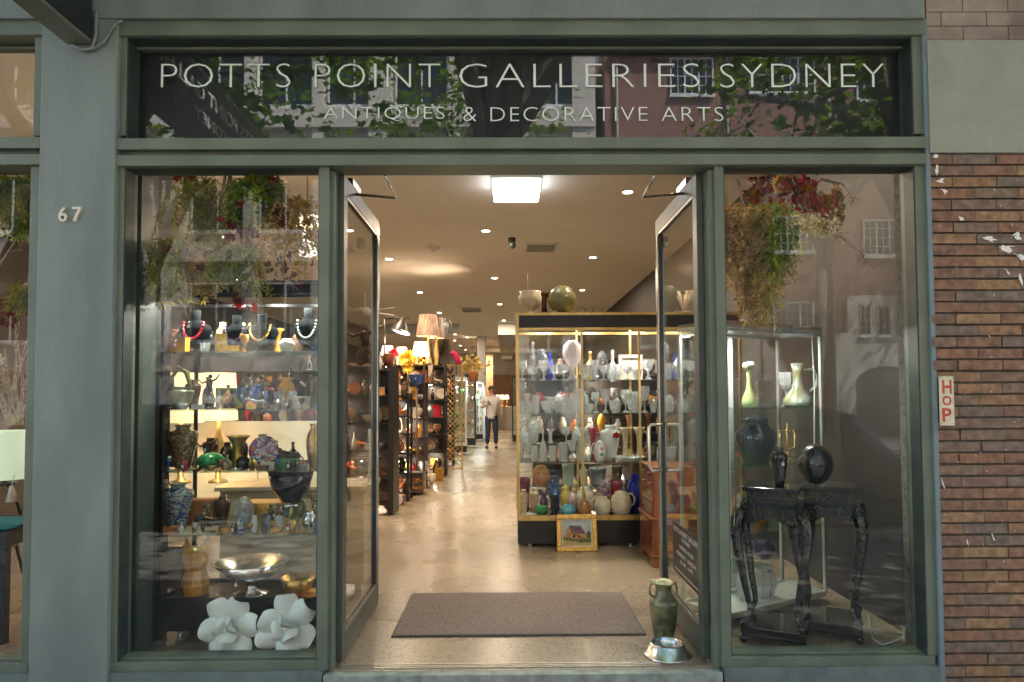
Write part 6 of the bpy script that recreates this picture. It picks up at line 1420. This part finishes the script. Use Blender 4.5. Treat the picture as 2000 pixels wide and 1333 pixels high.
# lit glass cabinets further down
def slimcab(px0, px1, y, z1, label, seed, ledcol=(.9, 1, .97), mats=None, pw=5):
    x0, x1 = P(px0, 800, y).x, P(px1, 800, y).x; W_ = x1 - x0; zz = [.32 + k * (z1 - .45) / 5 for k in range(5)]
    cabinet('display_cabinet', label, W_, .36, .06, z1, [(z_, .01, .35) for z_ in zz], Matrix.Translation((x0, y, 0)), mats or (m_alu, m_blk), post=.035, top=.05, base=.16, leds=((W_ * .5, .12),), ledpow=pw, back=False, ledcol=ledcol, sglass=m_shelfg)
    rg = random.Random(seed)
    for si, z_ in enumerate(zz):
        for j in range(2):
            k, w, h = rg.choice(KD[:3] + KD[8:9] + KD[11:13]); s = S(y + .15); m_ = rg.choice(['crystal', 'silver', 'white', 'green', 'crystal', 'gold']); w = min(w, W_ * .34)
            item(k, 0, z_, y + .15, w * s, h * s, m_, KN[k].replace(' ', '_'), f'small {CN.get(m_, m_)} {KN[k]} on shelf level {["one", "two", "three", "four", "five"][si]}, {["first", "second"][j]}, of the {label.split(" ")[0]} {label.split(" ")[1]} cabinet', KN[k], 'pieces in the ' + ' '.join(label.split(' ')[:3]), x=x0 + W_ * (.3 + .4 * j))
slimcab(883, 911, 13.2, 1.95, 'white lit glass cabinet standing by the aisle past the brass lattice', 1, mats=(M('white_cabinet_frame', (.75, .75, .72), .4, var=.03), m_blk), pw=8)
slimcab(908, 929, 15.6, 2.1, 'black framed glass cabinet just past the white lit one', 2, mats=(m_blk, m_blk), pw=3)
slimcab(929, 943, 18.4, 2.0, 'greenish lit glass cabinet beside the walking man', 3, mats=(m_alu, m_blk), pw=9)
slimcab(1000, 1040, 17.0, 2.1, 'dark slim glass cabinet behind the brass cabinet corner', 4, mats=(m_blk, m_blk), pw=3)
# lamps and flowers on the wooden unit
LT = 1.972
lamp(822, LT, 7.12, 34, 27, 18, 'small lit cream shade table lamp beside the golden flower', shade='bright', base='gold'); lamp(757, 1.972, 7.2, 27, 18, 20, 'small bright lit table lamp behind the red flower', shade='bright', base='black', power=2.5)
lamp(785, LT, 7.3, 26, 18, 18, 'plain grey beige table lamp under the black cone lamp', shade='dim', power=0, base='black')
def pleated(px, z, y, w, hs, label, dx=0):
    s = S(y); x_ = xz(px, z, y); R = w / s / 2; H = hs / s
    o = thing('pleated_lamp', label, 'lamp', (x_, y, z), 'pair of pleated striped lampshades')
    b = MB(); b.lathe([(R, 0), (R * .72, H), (R * .7, H), (R * .98, 0)], (x_, y, z), 72, flute=.025, nfl=24); b.build('lamp_shade', M('striped_pleated_silk', (.34, .22, .15), .6, var=.55, scale=9, stretch=(6, 6, .02), emit=(1, .6, .35), es=.025), o)
    b = MB(); b.lathe([(0, -.465 if y < 7.3 else -.445), (.07, -.465 if y < 7.3 else -.445), (.03, -.42), (.05, -.2), (.02, -.08), (.012, .1), (0, .1)], (x_, y, z), 14); b.build('base', m_brass, o); point(o, (x_, y, z + H * .4), .03, 3)
    return o
pleated(836, 2.44, 7.2, 46, 42, 'large pleated striped lampshade lamp, the front one of two'); pleated(852, 2.42, 7.36, 34, 40, 'large pleated striped lampshade lamp, the one partly behind')
# black cone reading lamp on a square arm
t = thing('cone_lamp', 'black metal cone lamp hanging from a square black arm, its disc brightly lit', 'lamp', tuple(P(783, 650, 6.6)))
c = P(780, 648, 6.6); b = MB(); st0 = len(b.v); b.lathe([(.155, 0), (.02, .23), (0, .235)], (0, 0, 0), 26); b.lathe([(.15, .004), (0, .006)], (0, 0, 0), 26); b.xf(Matrix.Translation(c) @ Matrix.Rotation(radians(16), 4, 'Y'), st0); b.build('lamp_shade', M('black_metal_shade', (.03, .025, .022), .4), t)
b = MB(); st0 = len(b.v); b.lathe([(0, -.012), (.12, -.006), (.135, 0), (0, .002)], (0, 0, 0), 24); b.xf(Matrix.Translation(c + Vector((.03, -.0, 0))) @ Matrix.Rotation(radians(16), 4, 'Y') @ Matrix.Rotation(radians(-10), 4, 'X'), st0); b.build('lit_disc', EM('lit_lamp_disc', (1, .93, .8), 2.5), t); area(t, c - Vector((0, 0, .03)), .2, 4, (1, .85, .62))
b = MB(); q0 = P(751, 622, 6.6); q1 = P(800, 622, 6.6); q2 = P(751, 740, 6.6); b.tube([q2, q0], .012, 6); b.tube([q0, q1], .012, 6); b.tube([P(776, 622, 6.6), P(776, 628, 6.6)], .01, 6); b.box(q0.x - .1, q0.x + .12, 6.5, 6.7, q2.z - .02, q2.z); b.build('arm', m_blk, t)
b = MB(); b.tube([(q0.x, 6.6, .03), (q0.x, 6.6, q2.z - .021)], .02, 10); b.box(q0.x - .16, q0.x + .16, 6.45, 6.75, .001, .03); tag(b.build('plinth_stand', m_dkw, origin=(q0.x, 6.6, 0), bevel=.005), 'thin dark pole stand with square foot carrying the black cone lamp', 'stand')
def bloom(px, py, y, r, mat, label, n=70, name='glass_flower'):
    c = P(px, py, y); R = r / S(y); rg = random.Random(int(px)); b = MB()
    for k in range(n):
        a_ = rg.uniform(0, 2 * pi); e_ = rg.uniform(-.2, 1.3); d = Vector((cos(a_) * cos(e_), -sin(e_) * .6, sin(a_) * cos(e_))).normalized(); u = d.cross(Vector((.1, 1, .2))).normalized() * R * .1
        b.add([c, c + d * R * .5 + u, c + d * R * rg.uniform(.8, 1.1), c + d * R * .5 - u], [(0, 1, 2), (0, 2, 3)])
    o = b.build(name, mat, origin=tuple(c)); tag(o, label, 'flower'); b = MB(); b.tube([c, c + Vector((0, .03, -.16)), c + Vector((.01, .03, -.4))], .008, 5); b.build('stem', m_brass, o); return o
bloom(768, 690, 6.9, 13, M('scarlet_petals', (.5, .02, .03), .3, coat=.4), 'scarlet spiky glass flower beside the black lamp arm'); bloom(795, 700, 6.85, 20, M('golden_petals', (.8, .45, .05), .35, coat=.3), 'large golden spiky flower in the middle of the stock', 110); bloom(797, 720, 6.8, 13, M('golden_petals'), 'smaller golden spiky flower just under the large one', 60)
item('bowl', 814, P(814, 752, 6.75).z, 6.75, 32, 20, 'blue', 'glass_bowl', 'cut blue glass bowl below the golden flower', 'bowl', facet=9); 
b = MB(); p_ = P(814, 752, 6.75); b.tube([(p_.x, 6.75, .02), (p_.x, 6.75, p_.z - .001)], .015, 8); b.box(p_.x - .12, p_.x + .12, 6.64, 6.86, .001, .02); tag(b.build('plinth_stand', M('walnut_plinth', (.12, .07, .04), .4, var=.3, scale=4), origin=(p_.x, 6.75, 0)), 'slim walnut pole stand under the cut blue glass bowl', 'stand')
# large jug, masks and a toy parrot
item('vase', 864, 2.52, 8.7, 26, 42, 'grey', 'handled_jug', 'large grey handled jug high beside the pleated lampshades', 'jug', handle=1); b = MB(); p_ = P(864, 700, 8.7); b.box(p_.x - .13, p_.x + .13, 8.62, 8.8, 2.055, 2.519); tag(b.build('box_riser', m_dkw, origin=(p_.x, 8.7, 2.055)), 'dark box riser under the large grey jug', 'riser')
for px, py, m_, w in ((838, 713, 'ivory', .07), (848, 690, 'brown', .08), (858, 668, 'bronze', .09)):
    c = P(px, py, 8.4); b = MB(); b.lathe([(0, -.22), (w * .5, -.2), (w, -.05), (w * .9, .12), (w * .4, .22), (0, .23)], tuple(c), 14, sq=.4); b.tube([c + Vector((0, 0, -.2)), Vector((c.x, c.y, 2.03))] if c.z - .2 > 2.03 else [c, c + Vector((0, 0, .01))], .01, 5)
    tag(b.build('carved_mask', CER[m_], origin=tuple(c)), {'ivory': 'pale', 'brown': 'brown', 'bronze': 'darkest'}[m_] + ' long carved wooden mask leaning above the slim mirrored unit', 'mask')
c = P(891, 700, 10.5); b = MB(); b.tube([c + Vector((.12, 0, -.2)), c + Vector((.04, 0, -.06)), c + Vector((-.02, 0, .08)), c + Vector((-.07, 0, .13)), c + Vector((-.12, 0, .1))], [.02, .06, .07, .05, .012], 10); tag(b.build('toy_parrot', M('magenta_felt', (.55, .01, .1), .7), origin=tuple(c)), 'magenta stuffed parrot perched on top of the brass toned unit', 'toy')
b = MB(); b.tube([c + Vector((0, 0, -.02)), Vector((c.x, c.y, 1.91))], .01, 5); b.build('perch', m_dkw, bpy.data.objects['toy_parrot'])
# dried flowers in the pot by the far pier
c = P(925, 745, 15.4); t = thing('dried_bouquet', 'loose dried bouquet in a pinkish pot above the black framed cabinet', 'flowers', tuple(c)); b = MB(); b.lathe([(0, 0), (.1, 0), (.15, .2), (.12, .3), (0, .28)], tuple(c), 14); b.build('pot', CER['terracotta'], t)
b = MB(); rg = random.Random(2); puff(b, c + Vector((0, 0, .5)), 90, .38, .1, rg, STAR, .7); b.build('flower_heads', m_straw, t)
# bronze runner behind the door glass and figures on the floor
z_ = 1.82; s = S(4.9)
item('dancer', 712, z_, 4.85, 80, 92, 'bronze', 'bronze_runner', 'big bronze dancer with outstretched arms behind the door glass', 'statue'); item('dancer', 668, z_, 4.85, 26, 46, 'silver', 'silver_figure', 'small silver figure near the big bronze dancer', 'statuette')
item('dancer', 836, .001, F(836, 950).y, 22, 48, 'floral', 'carved_figure', 'ochre carved figure standing on the floor at the foot of the shelves', 'statue')
for i, (px, py, m_) in enumerate(((762, 998, 'imari'), (775, 990, 'white'), (790, 972, 'ivory'))):
    y_ = F(px, py).y; item('plate', px, .002, y_, 26 - i * 2, 34 - i * 3, m_, 'floor_plate', ('red patterned', 'plain white', 'creamy')[i] + ' plate leaning on the floor at the foot of the panelled unit', 'plate', 'plates leaning on the floor')
_fl = [('vase', 852, 935, 15, 34, 'brown'), ('urn', 843, 952, 16, 26, 'ivory'), ('dancer', 862, 918, 14, 34, 'silver'), ('box', 806, 962, 26, 16, 'mixed'), ('shoulder', 820, 958, 16, 30, 'terracotta'), ('trumpet', 872, 908, 10, 36, 'gold'), ('box', 778, 985, 24, 18, 'wood'), ('dancer', 868, 925, 12, 30, 'bronze'), ('jar', 878, 896, 10, 18, 'white'), ('frame', 858, 940, 18, 26, 'gold')]
for _i, (_k, _px, _py, _w, _h, _m) in enumerate(_fl):
    _y = F(_px, _py).y; item(_k, _px, .001, _y, _w, _h, _m, 'floor_' + KN.get(_k, 'jar').replace(' ', '_') if _k != 'shoulder' else 'floor_pot', f'{CN.get(_m, _m)} {KN.get(_k, "pot")} standing on the floor along the aisle, {ORD[_i + 1]} of the floor pieces', KN.get(_k, 'pot'), 'pieces standing on the floor along the aisle')
# oriental red lacquer trunk low under the wooden unit
y_ = 6.35; x0, x1 = P(782, 950, y_).x, P(826, 950, y_).x; b = MB(); b.box(x0, x1, y_, y_ + .3, .03, .3); b.box(x0 - .01, x1 + .01, y_ - .01, y_ + .31, .3, .33)
o = b.build('lacquer_trunk', m_dkw, origin=(x0, y_, 0), bevel=.004); tag(o, 'low dark trunk with red and gold painted bands on the floor', 'trunk'); b = MB(); b.box(x0 + .01, x1 - .01, y_ - .004, y_ - .0005, .19, .25); b.box(x0 + .01, x1 - .01, y_ - .004, y_ - .0005, .08, .14); b.build('painted_band', pattern('band_gilt', (.2, .05, .02), [(.5, .3, .08), (.05, .02, .01)], 40, .5), o)
# white figures on the fourth shelf
# counter with lamps and goods at the far end
b = MB(); b.box(-2.6, 1.6, 26.5, 27.3, .001, 1.0); tag(b.build('counter', M('pale_counter', (.55, .5, .45), .4, var=.08), origin=(-.5, 27, 0)), 'long pale counter across the far end of the shop', 'counter')
b = MB(); b.box(-1.1, 2.3, 28.6, 28.9, .9, 2.5); tag(b.build('wall_cabinet', M('walnut_shelving', (.2, .1, .05), .5, var=.2), origin=(0, 28.7, 0)), 'walnut wall cabinet behind the far counter', 'cabinet')
for i, px in enumerate((972, 981, 990)):
    lamp(px, 1.01, 26.9, 9, 8, 14, ('first', 'second', 'third')[i] + ' globe like lit lamp on the far counter, counted from the walking man', shade='bright', power=3, grp='lamps on the far counter')
for i, (px, m_) in enumerate(((966, 'red'), (977, 'olive'), (986, 'terracotta'))): item('jar', px, 1.001, 26.6, 7, 10, m_, 'far_jar', {'red': 'dull red', 'olive': 'green', 'terracotta': 'orange'}[m_] + ' jar standing on the far counter', 'jar')
c = P(951, 700, 24); b = MB(); b.box(c.x - .3, c.x + .25, 24, 24.06, .001, 3.2); tag(b.build('partition', M('peach_partition', (.55, .32, .16), .7), origin=(c.x, 24, 0)), 'peach painted partition panel behind the walking man', 'partition')
area(bpy.data.objects['partition'], (c.x, 23.3, 3.2), .3, 16, WARM)
# ------------------------------------------------------------------ people
def skin_mesh(name, chains, mat, parent=None, origin=(0, 0, 0), sub=1):
    """continuous limb surface: joined edges with a radius at every joint"""
    vs, es, rs = [], [], []; idx = {}
    def vid(p, r):
        k = tuple(round(c_, 4) for c_ in p)
        if k not in idx: idx[k] = len(vs); vs.append(Vector(p)); rs.append(r)
        return idx[k]
    for ch in chains:
        prev = None
        for p, r in ch:
            i = vid(p, r)
            if prev is not None and prev != i: es.append((prev, i))
            prev = i
    org = WORLD[parent.name] if parent else Vector(origin)
    me = bpy.data.meshes.new(name); me.from_pydata([v - org for v in vs], es, []); me.materials.append(mat)
    o = bpy.data.objects.new(name, me); COL.objects.link(o)
    if parent: o.parent = parent
    else: o.location = org
    WORLD[o.name] = org
    sk = o.modifiers.new('skin', 'SKIN'); ss = o.modifiers.new('sub', 'SUBSURF'); ss.levels = ss.render_levels = sub; sk.use_smooth_shade = True
    for i, r in enumerate(rs):
        d = me.skin_vertices[0].data[i]; d.radius = (r[0], r[1]) if hasattr(r, '__len__') else (r, r); d.use_root = (i == 0)
    return o
m_skin = M('skin', (.5, .28, .19), .5, var=.06)
def person(px, py, H, label, shirt, trous, face=pi, bare=False, hairc=(.05, .04, .035), seed=0, skirt=False):
    g = F(px, py); k = H / 1.75
    Mx = Matrix.Translation((g.x, g.y, 0.0)) @ Matrix.Rotation(face, 4, 'Z') @ Matrix.Scale(k, 4)    # figure faces local +y
    w = lambda x, y, z: Mx @ Vector((x, y, z)); c = lambda l: [(w(*p), (r[0] * k, r[1] * k) if hasattr(r, '__len__') else r * k) for p, r in l]
    pel, ch, nk = (0, 0, .95), (0, .01, 1.32), (0, .01, 1.5)
    legL = [(pel, .13), ((-.1, 0, .88), .095), ((-.12, .03, .5), .062), ((-.13, -.03, .1), .042), ((-.14, .1, .05), .04)]; legR = [(pel, .13), ((.1, 0, .88), .095), ((.1, .02, .5), .062), ((.12, -.02, .1), .042), ((.15, .11, .05), .04)]
    spine = [(pel, .13), ((0, 0, 1.12), .13), (ch, .15), (nk, .06), ((0, .03, 1.57), .055), ((0, .035, 1.66), .085), ((0, .03, 1.73), .06)]
    elL, elR = ((-.27, .0, 1.16), (.26, .05, 1.14)); haL = (-.3, .04, .9); haR = (.1, .28, 1.25)
    armL = [(ch, .15), ((-.19, 0, 1.42), .06), (elL, .042), ((-.29, .02, .98), .03), (haL, .035)]; armR = [(ch, .15), ((.19, 0, 1.42), .06), (elR, .042), ((.16, .2, 1.22), .03), (haR, .03)]
    body = skin_mesh('person', [c(spine), c(legL), c(legR), c(armL), c(armR)], m_skin, origin=tuple(g), sub=1); tag(body, label, 'person', 'people in the shop')
    for side, hb_, dr_ in ((-1, haL, Vector((0, .15, -1))), (1, haR, Vector((-.5, .8, .2)))):       # fingers and thumb
        chs = []; dr_ = dr_.normalized()
        for f in range(4):
            a0 = Vector(hb_) + Vector((0, .016 * (f - 1.5), 0)) if side < 0 else Vector(hb_) + Vector((0, 0, .016 * (f - 1.5))); ln = (.06, .072, .068, .052)[f]
            chs.append(c([(tuple(hb_), .03), (tuple(a0 + dr_ * .035), .01), (tuple(a0 + dr_ * (.035 + ln * .5)), .009), (tuple(a0 + dr_ * (.035 + ln * .85) + Vector((-.012 * side, 0, -.006))), .008)]))
        chs.append(c([(tuple(hb_), .03), (tuple(Vector(hb_) + Vector((-.01 * side, .035, 0))), .012), (tuple(Vector(hb_) + Vector((-.015 * side, .05, .0)) + dr_ * .03), .009)])); skin_mesh('hand', chs, m_skin, body)
    T = [((0, 0, .8), (.165, .12)), ((0, 0, .9), (.165, .12)), ((0, 0, 1.05), (.16, .12)), (ch, (.19, .13)), ((0, .01, 1.44), (.11, .09)), ((0, .01, 1.49), (.07, .07))]
    skin_mesh('shirt', [c([(p, max(r) * .98) for p, r in T]), c([(ch, .185), ((-.19, 0, 1.42), .085), ((-.24, 0, 1.26), .072)]), c([(ch, .185), ((.19, 0, 1.42), .085), ((.235, .03, 1.26), .072)])], shirt, body)
    if skirt:
        b = MB(); b.lathe([(.15 * k, .98 * k), (.2 * k, .85 * k), (.27 * k, .45 * k), (.25 * k, .45 * k)], (g.x, g.y, 0), 20); b.build('skirt', trous, body)
    else: skin_mesh('trousers', [c([((0, 0, 1.0), .13), ((-.095, 0, .85), .108), ((-.12, .03, .5), .08), ((-.13, -.02, .1), .062)]), c([((0, 0, 1.0), .13), ((.095, 0, .85), .108), ((.1, .02, .5), .08), ((.12, -.01, .1), .062)])], trous, body)
    for x0 in (-.135, .135):
        b = MB(); b.ball((0, 0, 0), 1, 12, 8); o_ = b; o_.xf(Mx @ Matrix.Translation((x0, .06, .04)) @ Matrix.Diagonal((.045, .14, .042, 1))); b.build('shoe', M('dark_shoe', (.06, .04, .035), .5), body)
    b = MB(); b.ball((0, 0, 0), 1, 14, 10, jit=.03); b.xf(Mx @ Matrix.Translation((0, .005, 1.69)) @ Matrix.Diagonal((.093, .1, .09, 1))); b.build('hair', M('hair_%d' % seed, hairc, .7), body)
    b = MB()
    for x0 in (-.032, .032): b.ball(w(x0, .118, 1.665), .009 * k, 7, 5)
    b.build('eye', M('dark_eye', (.03, .02, .02), .3), body); b = MB(); b.ball(w(0, .125, 1.64), .015 * k, 8, 6, sz=1.4); b.build('nose', m_skin, body); b = MB(); b.ball(w(0, .112, 1.605), .018 * k, 8, 5, sz=.35); b.build('mouth', M('lips', (.35, .12, .1), .5), body)
    b = MB()
    for x0 in (-.088, .088): b.ball(w(x0, .03, 1.65), .02 * k, 8, 6, sx=.5)
    b.build('ear', m_skin, body)
    return Mx, body
Mx, _ = person(960, 875, 1.74, 'man in a loose white T-shirt and dark jeans walking up the aisle', M('white_tshirt', (.62, .55, .5), .85, var=.05), M('navy_jeans', (.02, .03, .06), .8, var=.1), seed=1)
b = MB(); b.box(-.04, .03, -.005, .005, -.05, .07); b.xf(Mx @ Matrix.Translation((.06, .33, 1.27)) @ Matrix.Rotation(.6, 4, 'Y')); tag(b.build('phone', m_blk, origin=tuple(Mx @ Vector((.06, .33, 1.27)))), 'dark phone held at chest height by the man in the aisle', 'phone')
person(993, 826, 1.66, 'person in a black top and pale skirt at the far end of the shop', M('black_top', (.015, .015, .018), .8), M('pale_pink_cloth', (.5, .38, .33), .8), skirt=True, face=pi * .8, hairc=(.03, .02, .02), seed=2)
# ------------------------------------------------------------------ checks for my own use
for k, v in LABELS.items():
    if len(v) > 1 and len({bpy.data.objects[n].get('group') for n in v}) > 1: print('DUP LABEL', k, v[:3])
